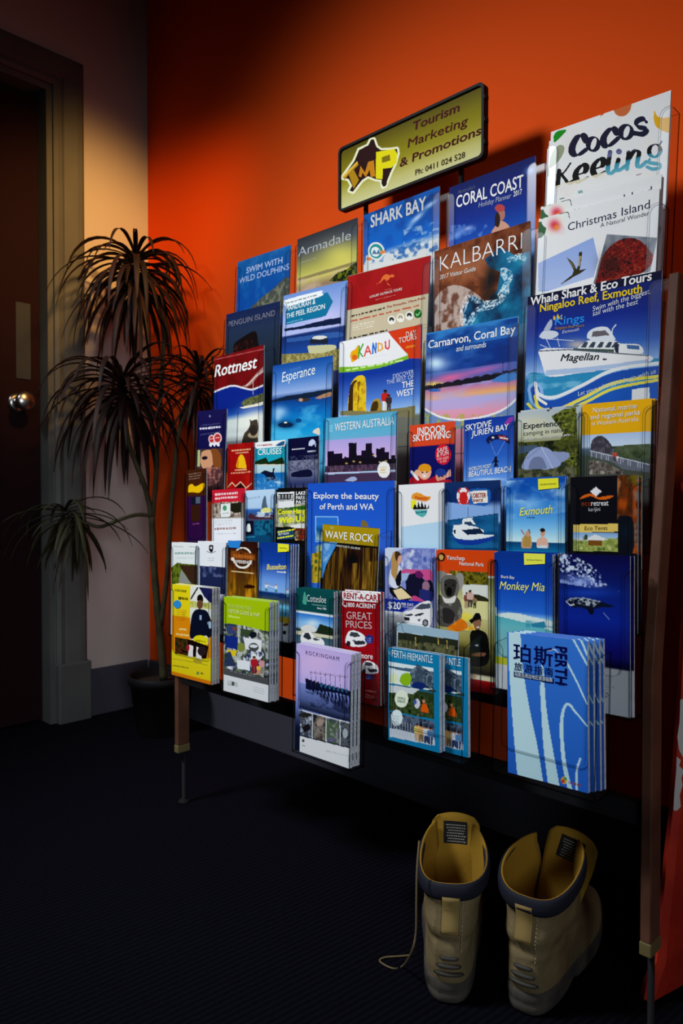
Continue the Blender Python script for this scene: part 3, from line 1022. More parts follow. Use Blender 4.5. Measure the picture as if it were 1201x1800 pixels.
def art(s):
    s.z(900, 140, .2506)
    s.fill((204, 205, 206))
    s.spoly([(180, 1010), (215, 1000), (240, 1040), (225, 1090), (182, 1110)], (50, 90, 60)); s.spoly([(200, 975), (250, 945), (285, 945), (240, 985)], (60, 120, 60))
    s.line([(330, 940), (390, 930), (404, 970)], 8, (44, 70, 50), 5, smooth=True)
    flower(s, 300, 1020, 1.1)
    s.z(720, 370, .4)
    P1 = [(566, 232), (808, 118), (830, 215), (810, 292), (600, 356), (566, 356)]
    s.poly([(560, 226), (812, 110), (836, 214), (816, 300), (600, 364), (560, 364)], (214, 214, 214))
    s.poly(P1, (128, 150, 196)); s.ygrad((600, 130), (600, 350), (0, (120, 144, 196)), (1, (150, 166, 200)), mask=s.mpoly(P1))
    BD = (46, 42, 26)
    s.poly([(676, 314), (716, 282), (722, 262), (690, 204), (718, 226), (734, 258), (744, 236), (745, 184), (760, 180), (752, 240), (748, 262), (780, 256), (752, 276), (712, 296)], BD)
    s.poly([(694, 208), (716, 230), (728, 258), (716, 250)], (96, 84, 48)); s.poly([(744, 200), (754, 200), (750, 242), (742, 246)], (150, 130, 90))
    s.line([(668, 322), (712, 296)], 5, BD, 2)
    P2 = [(868, 104), (1090, 120), (1058, 268), (806, 328)]
    s.poly([(862, 97), (1097, 114), (1062, 276), (798, 337)], (216, 216, 214))
    s.poly(P2, (84, 92, 104)); m2 = s.mpoly(P2); s.noise((140, 146, 150), 26, .55, 4, .6, m2)
    crab = [(815, 325), (835, 250), (850, 200), (890, 150), (950, 122), (1010, 130), (1060, 180), (1072, 220), (1040, 262), (990, 285)]
    m = s.mpoly([tuple(v) for v in spline(crab + crab[:1], 6)]) & m2
    s.mottle([(22, 10, 10), (70, 14, 12), (130, 26, 20), (60, 12, 12), (168, 52, 36), (34, 12, 12)], 130, 5, m)
    s.glow(880, 240, 60, 60, (18, 12, 14), .6)
    s.z(900, 140, .2506)
    s.text('Christmas Island', 394, 1062, 968, 900, 54, (30, 34, 60), -.004)
    for x, y in ((742, 952), (772, 944), (756, 900)):
        pass
    s.text('A Natural Wonder', 622, 1037, 965, 950, 30, (60, 64, 76), -.008)
brochure((947.5, 385), (1160, 331), 2, .297, 510, 'white brochure with photos of a flying bird and a red crab', art, th=.003, copies=[(.001, .022, .005), (.002, .019, .0095)], copy_label='white copy standing a little higher behind the bird and crab brochure', top_in=.024, res=.0008)

# ---------------------------------------------------------------- third tier
def art(s):
    s.z(370, 500, .1915)
    s.fill((98, 14, 24))
    s.noise((76, 8, 18), 14, .5, 4, .6)
    s.line([(40, 690), (480, 595)], 10, (140, 60, 62))
    m = s.mpoly([(0, 990)] + [tuple(v) for v in spline([(40, 985), (110, 955), (210, 930), (300, 950), (380, 965), (440, 945), (500, 920)], 5)] + [(520, 1500), (0, 1500)])
    s.grad((0, (20, 40, 120)), (.55, (14, 34, 110)), (.62, (16, 60, 140)), (.68, (180, 188, 180)), (1, (196, 196, 190)), mask=m)
    s.line([(40, 985), (110, 955), (210, 930), (300, 950), (380, 965), (440, 945), (500, 920)], 16, (190, 186, 192), smooth=True)
    s.spoly([(280, 940), (340, 910), (420, 820), (500, 745), (500, 790), (430, 850), (380, 910), (330, 940)], (150, 110, 104)); s.line([(330, 930), (420, 840), (490, 790)], 8, (190, 170, 165))
    s.spoly([(280, 1100), (330, 1050), (420, 1020), (500, 1000), (500, 1070), (420, 1090), (320, 1125)], (84, 88, 50)); s.noise((40, 44, 24), 120, .52, 3, .8, s.mpoly([(280, 1100), (330, 1050), (500, 1000), (500, 1070), (320, 1125)]))
    s.line([(392, 880), (392, 1010)], 7, (150, 150, 150)); s.spoly([(270, 1130), (420, 1095), (500, 1070), (500, 1100), (300, 1140)], (196, 190, 170))
    s.glow(430, 1250, 180, 150, (206, 204, 192), .8)
    s.spoly([(290, 1440), (310, 1370), (345, 1330), (365, 1280), (360, 1240), (380, 1250), (410, 1240), (430, 1245), (440, 1320), (430, 1380), (430, 1450), (290, 1460)], (58, 50, 42))
    s.ell(390, 1385, 46, 26, (150, 134, 104)); s.ell(395, 1340, 36, 50, (44, 38, 34))
    s.text('Rottnest', 40, 850, 428, 765, 104, (212, 204, 200), .022, .2)
brochure((377, 629), (464, 606), 3, .285, 790, 'dark red island brochure with a small furry marsupial on white sand', art)

def art(s):
    s.z(370, 500, .1915)
    s.grad((0, (22, 64, 134)), (.18, (60, 104, 168)), (.34, (128, 150, 190)), (.42, (16, 50, 112)), (.6, (18, 96, 160)), (.8, (26, 130, 180)), (1, (70, 150, 180)))
    s.poly([(565, 1065), (700, 1022), (850, 1000), (1000, 975), (1120, 960), (1120, 1000), (900, 1040), (565, 1080)], (24, 34, 52))
    s.spoly([(960, 1045), (1040, 1005), (1120, 985), (1120, 1020), (1000, 1050)], (150, 112, 84)); s.spoly([(790, 1075), (840, 1050), (910, 1045), (890, 1075)], (52, 44, 38)); s.ell(830, 1060, 20, 14, (170, 130, 100))
    s.glow(820, 1130, 230, 40, (14, 70, 140), .7, -8); s.glow(640, 1170, 80, 60, (130, 170, 200), .9); s.glow(620, 1220, 40, 70, (150, 180, 200), .7)
    s.noise((80, 170, 200), 16, .55, 5, .6, s.mband((565, 1150), (565, 1450)), sx=.5)
    s.glow(690, 1285, 110, 46, (6, 40, 84), 1); s.ell(690, 1290, 70, 24, (12, 34, 56)); s.ell(690, 1268, 14, 8, (210, 200, 180)); s.ell(810, 1250, 28, 20, (10, 60, 110))
    s.spoly([(940, 1360), (960, 1330), (1000, 1320), (1000, 1385)], (196, 186, 168))
    s.text('Esperance', 658, 898, 962, 822, 88, (196, 206, 222), .004, .16)
    s.bars(730, 780, 830, 750, 1, 10, 22, (70, 110, 170), a=.6)
brochure((480, 643), (585.5, 624.5), 3, .297, 782, 'blue bay brochure with white Esperance script heading', art)

def art(s):
    s.z(580, 440, .1667)
    s.grad((0, (24, 50, 130)), (.45, (22, 48, 130)), (.75, (70, 110, 180)), (.96, (150, 180, 210)), (1, (96, 96, 84)))
    s.poly([(600, 860), (960, 780), (960, 1140), (840, 1140)], (186, 52, 24))
    s.poly([(95, 1290)] + [tuple(v) for v in spline([(95, 1290), (300, 1275), (560, 1230), (830, 1145)], 5)] + [(820, 1080), (600, 1000), (95, 1000)], (104, 156, 36))
    s.poly([(90, 970), (610, 860), (822, 1105)] + [tuple(v) for v in spline([(822, 1105), (600, 1180), (330, 1222), (95, 1230)], 5)], (206, 206, 206))
    s.bars(170, 1258, 790, 1150, 1, 10, 16, (190, 214, 150), a=.8)
    s.spoly([(215, 1120), (225, 1070), (270, 1040), (300, 1000), (305, 1120), (240, 1180), (225, 1160)], (206, 148, 20)); s.ell(262, 1130, 30, 30, (190, 90, 30))
    for st, c in (([[(312, 1010), (302, 1140)], [(350, 990), (312, 1070), (345, 1120)]], (60, 140, 40)), ([[(365, 1115), (400, 1010), (432, 1090)], [(378, 1075), (426, 1065)]], (190, 60, 60)), ([[(452, 1090), (456, 980), (484, 1080), (488, 980)]], (40, 100, 180)), ([[(512, 980), (510, 1065), (556, 1040), (548, 990), (512, 980)]], (206, 140, 24)), ([[(586, 965), (590, 1030), (612, 1042), (626, 1020), (628, 950)]], (190, 44, 40))):
        for p in st:
            s.line(p, 15, c)
    s.bars(350, 1140, 600, 1095, 1, 10, 8, (180, 180, 180), a=.7)
    s.text('DAY', 806, 922, 912, 896, 60, (214, 190, 180), .004)
    s.text('TOURS', 728, 982, 915, 936, 56, (214, 190, 180), .01)
    s.bars(800, 1010, 900, 990, 1, 10, 24, (206, 150, 40), a=.7)
    s.spoly([(200, 1740), (205, 1480), (245, 1370), (310, 1320), (370, 1340), (385, 1480), (380, 1620), (370, 1740)], (196, 164, 34))
    s.spoly([(195, 1740), (205, 1480), (240, 1390), (290, 1370), (250, 1440), (245, 1600), (240, 1740)], (54, 36, 14)); s.spoly([(290, 1400), (325, 1390), (300, 1480), (310, 1560), (290, 1640), (300, 1500)], (90, 60, 16)); s.noise((150, 110, 24), 90, .55, 4, .6, s.mpoly([(240, 1400), (380, 1350), (380, 1740), (240, 1740)]))
    s.spoly([(430, 1710), (450, 1600), (490, 1565), (530, 1580), (540, 1700)], (150, 120, 40)); s.spoly([(430, 1710), (450, 1610), (500, 1590), (510, 1650), (480, 1710)], (60, 44, 20))
    s.poly([(110, 1740), (110, 1700), (200, 1690), (420, 1700), (900, 1640), (900, 1760)], (110, 104, 70))
    s.person(585, 1690, 215, (170, 36, 34), (196, 196, 190), (80, 50, 36)); s.person(622, 1690, 165, (50, 40, 44), (60, 56, 54), (90, 60, 44))
    G = (178, 186, 204)
    s.text('DISCOVER', 668, 1352, 888, 1300, 44, G, -.006); s.text('THE BEST OF', 600, 1416, 888, 1352, 44, G, -.006); s.text('THE', 762, 1455, 888, 1432, 64, (205, 208, 214), .02); s.text('WEST', 706, 1550, 888, 1520, 66, (205, 208, 214), .02)
brochure((597, 601), (741.5, 570), 3, .297, 735, 'colourful brochure with a white and green corner and golden rock pillars', art, top_in=.0, back_top=-.002)

def art(s):
    s.z(720, 370, .4)
    s.grad((0, (44, 110, 170)), (.18, (40, 92, 160)), (.38, (52, 84, 150)), (.5, (90, 84, 150)), (.56, (170, 110, 140)), (.62, (206, 150, 90)), (.66, (150, 150, 190)), (.8, (196, 130, 150)), (1, (176, 110, 120)))
    s.noise((20, 50, 120), 16, .5, 3, .75, s.mband((75, 620), (75, 720)), sx=.45)
    s.noise((16, 40, 104), 20, .52, 8, .8, s.mpoly([(75, 545), (475, 470), (490, 660), (75, 720)]), sx=.4)
    s.glow(115, 672, 60, 40, (190, 216, 236), .9); s.glow(180, 735, 90, 22, (200, 90, 130), .9, -10); s.glow(320, 700, 120, 16, (180, 90, 150), .7, -12); s.glow(110, 765, 60, 16, (230, 190, 80), .9)
    s.poly([(60, 785)] + [(60 + 5 * k, 783 - k * 0.95 - 7 * abs(math.sin(k * 1.7)) - 6 * abs(math.sin(k * .37))) for k in range(0, 84)] + [(480, 712), (480, 722), (300, 755), (60, 792)], (26, 26, 32))
    s.glow(200, 850, 160, 60, (206, 140, 160), .6); s.noise((150, 150, 200), 30, .55, 3, .6, s.mpoly([(60, 795), (480, 725), (480, 860), (60, 880)]), sx=.3)
    s.spoly([(362, 752), (400, 724), (470, 708), (478, 735), (420, 756)], (60, 110, 170)); s.line([(416, 596), (409, 712)], 3, (40, 40, 60)); s.line([(372, 716), (470, 712)], 4, (46, 56, 80)); s.ell(110, 790, 28, 7, (50, 90, 160))
    s.poly([(50, 862)] + [tuple(v) for v in spline([(50, 862), (130, 905), (220, 920), (330, 905), (420, 870), (500, 800)], 6)] + [(500, 960), (50, 960)], (96, 120, 160))
    s.noise((150, 150, 60), 70, .55, 6, .9, s.mpoly([(50, 890), (500, 900), (500, 960), (50, 960)]))
    s.line([(50, 862), (130, 905), (220, 920), (330, 905), (420, 870), (500, 800)], 9, (212, 212, 220), smooth=True)
    s.text('Carnarvon, Coral Bay', 84, 607, 466, 538, 34, (212, 216, 220), .02)
    s.text('and surrounds', 206, 620, 337, 600, 24, (196, 204, 214), .0, .14)
brochure((750, 586), (911, 555), 3, .297, 760, 'sunset harbour brochure with pink water beside the white ship brochure', art)

def art(s):
    s.z(720, 370, .4)
    s.grad((0, (26, 32, 84)), (.25, (24, 40, 120)), (.45, (46, 84, 160)), (.6, (130, 160, 200)), (.66, (30, 96, 150)), (1, (20, 60, 130)))
    s.poly([(520, 375), (1110, 262), (1110, 300), (900, 340), (520, 420)], (16, 16, 44))
    s.spoly([(522, 720), (640, 725), (760, 715), (900, 700), (1100, 650), (1100, 760), (522, 860)], (40, 120, 160)); s.noise((130, 180, 200), 60, .56, 3, .6, s.mpoly([(522, 720), (760, 715), (1100, 650), (1100, 760), (522, 800)]), sx=.3)
    s.glow(740, 590, 60, 26, (170, 160, 150), .9)
    hull = [(565, 618), (700, 606), (900, 622), (1050, 636), (1056, 664), (900, 694), (760, 712), (598, 726)]
    s.spoly(hull, (205, 208, 214)); s.poly([(600, 702), (760, 690), (1050, 655), (1050, 672), (760, 712), (598, 726)], (150, 170, 196)); s.line([(565, 618), (700, 611), (900, 627), (1050, 638)], 5, (70, 78, 96))
    s.spoly([(740, 604), (770, 580), (800, 570), (900, 572), (930, 585), (1010, 590), (1020, 630), (900, 622), (740, 612)], (200, 204, 212))
    for x in (752, 786, 822, 858, 886):
        s.poly([(x, 602), (x + 18, 577), (x + 34, 578), (x + 24, 603)], (50, 60, 76))
    s.poly([(900, 606), (905, 588), (922, 588), (918, 626), (906, 624)], (36, 44, 60)); s.poly([(955, 590), (1010, 594), (1012, 612), (958, 608)], (60, 90, 140))
    s.spoly([(780, 560), (790, 530), (830, 512), (870, 514), (890, 540), (900, 572), (800, 572)], (190, 196, 206)); s.poly([(800, 556), (806, 532), (860, 526), (880, 548)], (90, 84, 90))
    s.line([(885, 568), (893, 520), (908, 502)], 4, (206, 208, 214)); s.poly([(720, 606), (900, 610), (900, 624), (720, 612)], (60, 74, 70))
    for p in ([(575, 590), (612, 606)], [(600, 562), (622, 608)], [(600, 564), (720, 572)], [(660, 600), (650, 560)]):
        s.line(p, 3, (170, 180, 196))
    s.text('Magellan', 664, 662, 832, 656, 30, (20, 22, 28), .004, .22)
    s.ell(858, 654, 10, 4, (40, 44, 60))
    for c, w, dy in (((120, 160, 206), 66, 8), ((30, 70, 150), 40, 10), ((206, 190, 70), 14, 36), ((200, 206, 214), 14, -22)):
        s.line([(552, 780 + dy), (570, 830 + dy), (640, 842 + dy), (760, 790 + dy), (900, 722 + dy), (1110, 690 + dy)], w, c, smooth=True)
    s.poly([(520, 860), (600, 880), (760, 850), (900, 790), (1110, 745), (1110, 1000), (520, 1000)], (30, 78, 160)); s.line([(520, 850), (560, 880), (660, 886), (780, 840), (900, 782), (1110, 742)], 12, (206, 190, 70), smooth=True); s.line([(555, 770), (562, 820), (600, 850)], 12, (206, 206, 190), smooth=True)
    s.poly([(978, 786), (1055, 776), (1056, 840), (976, 836)], (200, 204, 208))
    s.spoly([(570, 556), (590, 530), (640, 530), (655, 545), (630, 562), (585, 564)], (180, 186, 196)); s.spoly([(590, 530), (604, 500), (622, 478), (628, 500), (612, 530)], (150, 160, 176))
    s.poly([(632, 482), (634, 460), (644, 472), (652, 454), (660, 470), (670, 456), (672, 478)], (196, 166, 50))
    s.text('Kings', 640, 505, 768, 490, 36, (36, 116, 196), .018)
    s.text('Ningaloo Reef Tours', 640, 524, 768, 510, 12, (150, 116, 60), .005); s.text('Exmouth', 672, 541, 746, 528, 14, (180, 186, 200), -.005, .2)
    s.text('Whale Shark & Eco Tours', 534, 418, 1064, 306, 35, (212, 214, 216), .032, .05)
    s.text('Ningaloo Reef, Exmouth', 575, 446, 1022, 360, 33, (204, 176, 30), .026)
    s.text('Swim with the biggest,', 806, 444, 1060, 364, 22, (196, 200, 210), -.006, .2); s.text('sail with the best', 806, 464, 1006, 410, 22, (196, 200, 210), -.006, .2)
    s.text('Let your adventure begin with us', 742, 816, 1085, 714, 19, (190, 204, 220), -.006, .2)
brochure((928, 522), (1164, 475), 3, .297, 735, 'large dark blue ship brochure with white cruiser, right end of the third tier', art, th=.004, strip=.02, res=.0008)

# ---------------------------------------------------------------- fourth tier
def art(s):
    s.z(320, 700, .2)
    s.grad((0, (28, 26, 66)), (.5, (24, 24, 60)), (1, (30, 26, 40)))
    s.scrawl(156, 278, 342, 262, 24, (190, 186, 206), .02); s.bars(165, 235, 340, 215, 1, 8, 10, (70, 70, 110), a=.7); s.bars(160, 318, 340, 290, 1, 8, 8, (80, 80, 120), a=.7); s.ell(245, 158, 8, 10, (110, 110, 140))
    s.poly([(120, 450), (360, 438), (360, 800), (120, 800)], (60, 44, 44))
    s.poly([(135, 455), (160, 455), (158, 600), (135, 600)], (150, 160, 110))
    s.spoly([(170, 480), (220, 455), (270, 470), (280, 560), (240, 620), (190, 620), (160, 560)], (176, 128, 96)); s.spoly([(250, 450), (310, 450), (345, 520), (340, 620), (280, 600), (265, 500)], (110, 62, 32)); s.ell(200, 525, 26, 16, (30, 20, 34), -8)
    s.spoly([(200, 620), (260, 610), (340, 620), (345, 700), (280, 760), (210, 750)], (150, 96, 84)); s.noise((60, 34, 40), 60, .5, 4, .8, s.mpoly([(200, 620), (345, 610), (345, 760), (200, 760)]))
    for x, y, r in ((262, 360, 30), (312, 350, 38)):
        s.ell(x, y, r, r * 1.25, (196, 170, 170)); s.ell(x, y, r * .72, r * .95, (160, 40, 44)); s.bars(x - 18, y - 4, x + 18, y - 8, 1, 8, 8, (210, 170, 170))
    s.poly([(240, 395), (330, 385), (330, 425), (310, 420), (300, 405), (285, 428), (270, 405), (255, 428), (240, 420)], (200, 196, 200))
brochure((348, 723), (399, 719.5), 4, .21, 850, 'navy brochure with two sunglassed faces, far left of its tier beside the plant', art)

def art(s):
    s.z(320, 700, .2)
    s.fill((146, 26, 18)); s.noise((120, 14, 14), 20, .5, 3, .6)
    s.spoly([(482, 612), (486, 550), (505, 505), (524, 494), (545, 515), (560, 570), (560, 618)], (214, 160, 26)); s.spoly([(482, 618), (486, 560), (498, 530), (496, 600)], (180, 110, 20))
    s.scrawl(435, 470, 605, 455, 20, (200, 150, 110), .0); s.scrawl(470, 492, 585, 482, 17, (190, 130, 100), .0); s.scrawl(466, 640, 572, 634, 18, (200, 150, 110)); s.bars(430, 655, 610, 640, 1, 8, 12, (190, 130, 100))
    s.line([(405, 780), (440, 740), (470, 775), (515, 735), (565, 790), (610, 750)], 8, (196, 160, 130)); s.poly([(470, 790), (515, 745), (560, 790)], (40, 16, 14))
brochure((401, 781.5), (447, 777), 4, .21, 875, 'red brochure with a golden nugget shape in its middle', art)

def art(s):
    s.z(320, 700, .2)
    s.grad((0, (200, 206, 208)), (.1, (200, 206, 208)), (.11, (24, 130, 150)), (.36, (30, 140, 160)), (.37, (160, 186, 190)), (.5, (150, 176, 180)), (.52, (24, 90, 150)), (1, (60, 120, 170)))
    s.spoly([(820, 420), (850, 395), (900, 375), (895, 410), (850, 420)], (30, 70, 110)); s.bars(660, 412, 800, 402, 1, 8, 10, (150, 60, 60))
    s.text('CRUISES', 668, 500, 880, 488, 50, (190, 222, 226), .02)
    s.poly([(640, 560), (680, 540), (740, 520), (760, 560), (820, 540), (880, 515), (900, 560), (900, 580), (640, 580)], (26, 40, 24)); s.bars(650, 580, 890, 580, 1, 5, 6, (190, 160, 110))
    s.spoly([(690, 660), (730, 635), (790, 650), (800, 620), (815, 615), (808, 660), (830, 710), (830, 730), (790, 715), (760, 730), (740, 690), (715, 665)], (22, 26, 44)); s.glow(850, 740, 40, 14, (190, 206, 214), .9, 10); s.noise((120, 170, 200), 90, .6, 3, .6, s.mband((640, 700), (640, 800)))
brochure((449, 778), (502, 773), 4, .21, 875, 'pale teal brochure with a dark leaping dolphin', art)

def art(s):
    s.z(320, 700, .2)
    s.grad((0, (18, 18, 46)), (.34, (18, 18, 46)), (.345, (110, 112, 132)), (.55, (90, 94, 120)), (.7, (40, 48, 84)), (.8, (60, 64, 90)), (.82, (190, 192, 200)), (1, (180, 182, 190)))
    s.noise((60, 62, 84), 130, .52, 5, .8, s.mband((930, 510), (930, 640)))
    s.spoly([(960, 660), (1020, 640), (1100, 625), (1140, 640), (1130, 690), (960, 690)], (22, 24, 44))
    s.scrawl(965, 458, 1078, 448, 18, (190, 192, 206), .02); s.spoly([(1115, 420), (1120, 380), (1150, 360), (1175, 385), (1175, 430), (1160, 405), (1140, 420)], (170, 180, 206)); s.bars(1105, 460, 1175, 455, 1, 8, 14, (180, 186, 206))
    for x in (950, 985, 1060):
        s.poly([(x, 800), (x + 8, 740), (x + 22, 800)], (24, 24, 40))
brochure((506.5, 771.5), (560.5, 766), 4, .21, 875, 'dark navy and grey brochure of rippled water beside the western skyline one', art)

def art(s):
    s.z(540, 680, .2664)
    s.grad((0, (74, 146, 176)), (.28, (84, 154, 182)), (.285, (150, 140, 190)), (.5, (176, 150, 196)), (.7, (176, 156, 190)), (.72, (60, 44, 66)), (.86, (60, 46, 70)), (.87, (26, 60, 150)), (1, (20, 56, 150)))
    s.band((130, 335), (130, 345), (110, 140, 180), .4)
    sk = [(135, 500)]
    rn = random.Random(5)
    x = 135
    tops = {150: 425, 175: 440, 205: 440, 290: 370, 330: 450, 362: 420, 400: 372, 425: 440, 460: 408, 490: 400, 520: 430, 560: 450}
    for x in range(135, 585, 14):
        y = min([t for k, t in tops.items() if abs(k - x) < 16] + [478 - rn.random() * 18])
        sk += [(x, y), (x + 13, y)]
    sk += [(585, 500), (585, 520), (135, 530)]
    s.poly(sk, (26, 20, 34)); s.poly([(290, 520), (288, 376), (326, 368), (328, 520)], (24, 18, 30)); s.poly([(396, 500), (400, 400), (410, 368), (414, 500)], (24, 18, 30)); s.spoly([(135, 530), (250, 480), (400, 470), (585, 480), (585, 520), (135, 545)], (24, 20, 28))
    s.mottle([(36, 28, 44), (90, 66, 84), (40, 30, 50), (110, 84, 90)], 90, 3, s.mband((135, 522), (135, 565)), sy=.25)
    for x, y in ((308, 492), (260, 505), (440, 452), (350, 498), (520, 490), (480, 497)):
        s.glow(x, y, 9, 6, (236, 190, 110), 1)
    s.spoly([(250, 620), (280, 600), (310, 592), (330, 610), (300, 625)], (140, 150, 180))
    s.line([(135, 575), (585, 552)], 7, (150, 186, 206))
    s.ell(507, 547, 42, 54, (206, 204, 200)); s.bars(482, 528, 530, 524, 3, 17, 9, (190, 166, 110))
    s.text('WESTERN AUSTRALIA', 184, 293, 576, 250, 50, (206, 216, 222), .004); s.bars(145, 255, 175, 252, 3, 16, 9, (120, 180, 200))
brochure((573.5, 735.5), (698, 722.5), 4, .21, 862, 'pale blue and lilac brochure of a city skyline at dusk', art, top_in=.002, strip=.012, back_top=-.004)

def art(s):
    s.z(540, 680, .2664)
    s.grad((0, (20, 26, 84)), (1, (16, 22, 80)))
    s.band((680, 255), (680, 400), (190, 62, 34)); s.line([(680, 398), (975, 372)], 5, (150, 40, 40))
    s.text('INDOOR', 730, 315, 916, 297, 44, (214, 208, 204), .03); s.text('SKYDIVING', 698, 361, 948, 336, 42, (214, 208, 204), .03)
    s.ell(898, 447, 52, 66, (186, 30, 44)); s.text('SAFE', 862, 436, 930, 420, 28, (214, 190, 190), .01); s.text('& FUN', 858, 465, 936, 447, 27, (214, 190, 190), .01); s.text('FOR AGES', 860, 486, 936, 472, 15, (214, 180, 180)); s.text('3-103', 880, 503, 920, 495, 16, (214, 180, 180))
    s.spoly([(678, 640), (700, 590), (760, 600), (800, 610), (850, 590), (860, 640)], (150, 24, 34)); s.ell(775, 560, 44, 52, (206, 150, 120)); s.ell(777, 538, 42, 30, (196, 130, 30)); s.ell(775, 578, 26, 22, (204, 160, 140)); s.ell(775, 588, 14, 7, (220, 220, 220)); s.ell(762, 565, 6, 5, (30, 20, 20)); s.ell(790, 563, 6, 5, (30, 20, 20)); s.ell(724, 572, 18, 26, (200, 150, 120), 20)
    s.ell(882, 590, 34, 40, (190, 130, 110)); s.ell(882, 566, 36, 26, (30, 50, 120)); s.ell(870, 594, 5, 5, (30, 20, 20)); s.ell(894, 592, 5, 5, (30, 20, 20)); s.spoly([(840, 640), (870, 620), (940, 610), (950, 640)], (150, 30, 40)); s.spoly([(918, 600), (925, 565), (945, 545), (948, 590)], (204, 150, 130)); s.line([(690, 560), (730, 610)], 16, (210, 206, 206))
brochure((721, 748), (800, 740), 4, .21, 862, 'red and navy indoor skydiving brochure with helmeted children', art)

def art(s):
    s.z(780, 690, .3505)
    s.grad((0, (24, 50, 136)), (.5, (40, 86, 170)), (.78, (84, 130, 196)), (1, (120, 156, 204)))
    s.text('SKYDIVE', 110, 193, 243, 168, 29, (208, 212, 220), .026, .18); s.text('JURIEN BAY', 140, 222, 330, 184, 28, (208, 212, 220), .024, .18)
    s.spoly([(305, 160), (325, 130), (348, 122), (345, 140), (322, 165)], (130, 50, 140))
    s.spoly([(212, 240), (236, 214), (290, 210), (325, 225), (330, 258), (300, 240), (260, 236), (222, 258)], (24, 28, 66)); s.poly([(275, 216), (312, 218), (326, 244), (300, 236), (280, 234)], (150, 60, 70)); s.line([(282, 226), (322, 232)], 5, (206, 206, 212)); s.ell(248, 226, 6, 5, (190, 194, 206)); s.line([(232, 242), (262, 320)], 2, (100, 130, 180)); s.line([(310, 240), (264, 320)], 2, (100, 130, 180))
    s.poly([(256, 320), (268, 320), (270, 345), (266, 372), (260, 372), (254, 345)], (22, 24, 40)); s.line([(246, 352), (260, 336), (274, 348)], 6, (22, 24, 40)); s.line([(254, 372), (262, 350), (272, 370)], 6, (22, 24, 40))
    s.text("WORLD'S MOST", 128, 394, 240, 376, 18, (196, 206, 220), .02, .2); s.text('BEAUTIFUL BEACH', 126, 424, 340, 396, 26, (206, 212, 222), .024, .2); s.glow(230, 436, 90, 8, (190, 204, 216), .8)
brochure((816, 738.5), (904, 729.5), 4, .21, 858, 'blue brochure of a parachutist under a flag canopy', art)

def art(s):
    s.z(780, 690, .3505)
    s.grad((0, (150, 162, 170)), (.3, (170, 170, 140)), (.45, (70, 76, 40)), (.6, (40, 46, 34)), (1, (70, 74, 56)))
    s.glow(420, 160, 130, 60, (186, 186, 170), .8)
    m = s.mpoly([(540, 120), (600, 85), (665, 72), (680, 430), (560, 300), (600, 200)]); s.mottle([(24, 30, 14), (110, 116, 44), (40, 48, 20), (150, 146, 70)], 60, 3, m)
    s.mottle([(30, 36, 20), (70, 74, 34), (24, 28, 20)], 60, 8, s.mpoly([(375, 250), (660, 235), (660, 300), (375, 310)])); s.mottle([(40, 44, 30), (96, 96, 70), (50, 54, 36)], 70, 4, s.mpoly([(375, 380), (660, 370), (660, 430), (375, 440)]))
    s.ell(470, 165, 60, 40, (176, 174, 150), a=.6); s.spoly([(516, 80), (526, 76), (534, 84), (528, 94), (518, 92)], (60, 40, 40))
    s.poly([(375, 268), (470, 262), (470, 290), (375, 310)], (60, 76, 96))
    s.spoly([(398, 385), (410, 330), (440, 290), (490, 272), (540, 290), (580, 340), (585, 365), (520, 385)], (128, 140, 176)); s.spoly([(540, 300), (620, 300), (630, 325), (590, 350), (570, 330)], (120, 132, 164)); s.spoly([(432, 385), (436, 345), (455, 325), (490, 325), (508, 350), (512, 382)], (96, 106, 136)); s.line([(490, 272), (548, 380)], 3, (170, 180, 204)); s.line([(490, 272), (420, 330)], 3, (90, 100, 130))
    s.text('Experience', 402, 182, 592, 166, 28, (30, 34, 42), .004); s.text('camping in nature', 402, 217, 622, 196, 23, (36, 40, 48), -.008); s.text("in Western Australia's world-class parks", 402, 240, 636, 216, 12, (206, 206, 206), .01)
brochure((911, 725.5), (1022, 714), 4, .21, 856, 'green camping brochure with a pale dome tent', art, copy_label='copy peeping up behind the pale dome tent brochure', copies=[(.002, .0035, .0042)])

def art(s):
    s.z(780, 690, .3505)
    s.grad((0, (206, 150, 22)), (.36, (206, 150, 22)), (.365, (150, 172, 206)), (.5, (176, 190, 208)), (.53, (80, 100, 120)), (.62, (60, 72, 60)), (1, (60, 58, 54)))
    s.mottle([(34, 44, 30), (64, 74, 50), (84, 96, 74)], 44, 4, s.mpoly([(840, 270), (1035, 255), (1035, 330), (900, 330)]))
    s.spoly([(738, 300), (742, 250), (765, 222), (800, 220), (840, 260), (848, 290), (820, 310), (770, 305)], (54, 52, 60)); s.noise((90, 88, 96), 90, .54, 3, .7, s.mpoly([(738, 300), (742, 240), (800, 220), (848, 290), (770, 305)]))
    s.mottle([(44, 40, 38), (110, 102, 94), (60, 56, 52), (136, 128, 118)], 60, 9, s.mpoly([(730, 340), (800, 345), (900, 395), (900, 410), (730, 410)]))
    s.poly([(735, 290), (850, 315), (1035, 360), (1035, 400), (900, 385), (850, 350), (735, 318)], (84, 88, 100)); s.line([(735, 292), (850, 318), (1035, 362)], 4, (170, 174, 186))
    for i in range(24):
        x = 742 + i * 12.2
        y = 294 + (x - 735) * .235
        s.line([(x, y), (x, y + 26)], 2.2, (150, 154, 166))
    s.person(858, 345, 52, (170, 60, 50), (60, 60, 70)); s.person(872, 345, 30, (190, 190, 190), (170, 150, 140))
    s.text('National, marine', 750, 101, 970, 78, 24, (226, 216, 196), .006); s.text('and regional parks', 738, 136, 986, 110, 24, (226, 216, 196), .006); s.text('in Western Australia', 744, 167, 978, 142, 22, (226, 216, 196), -.006)
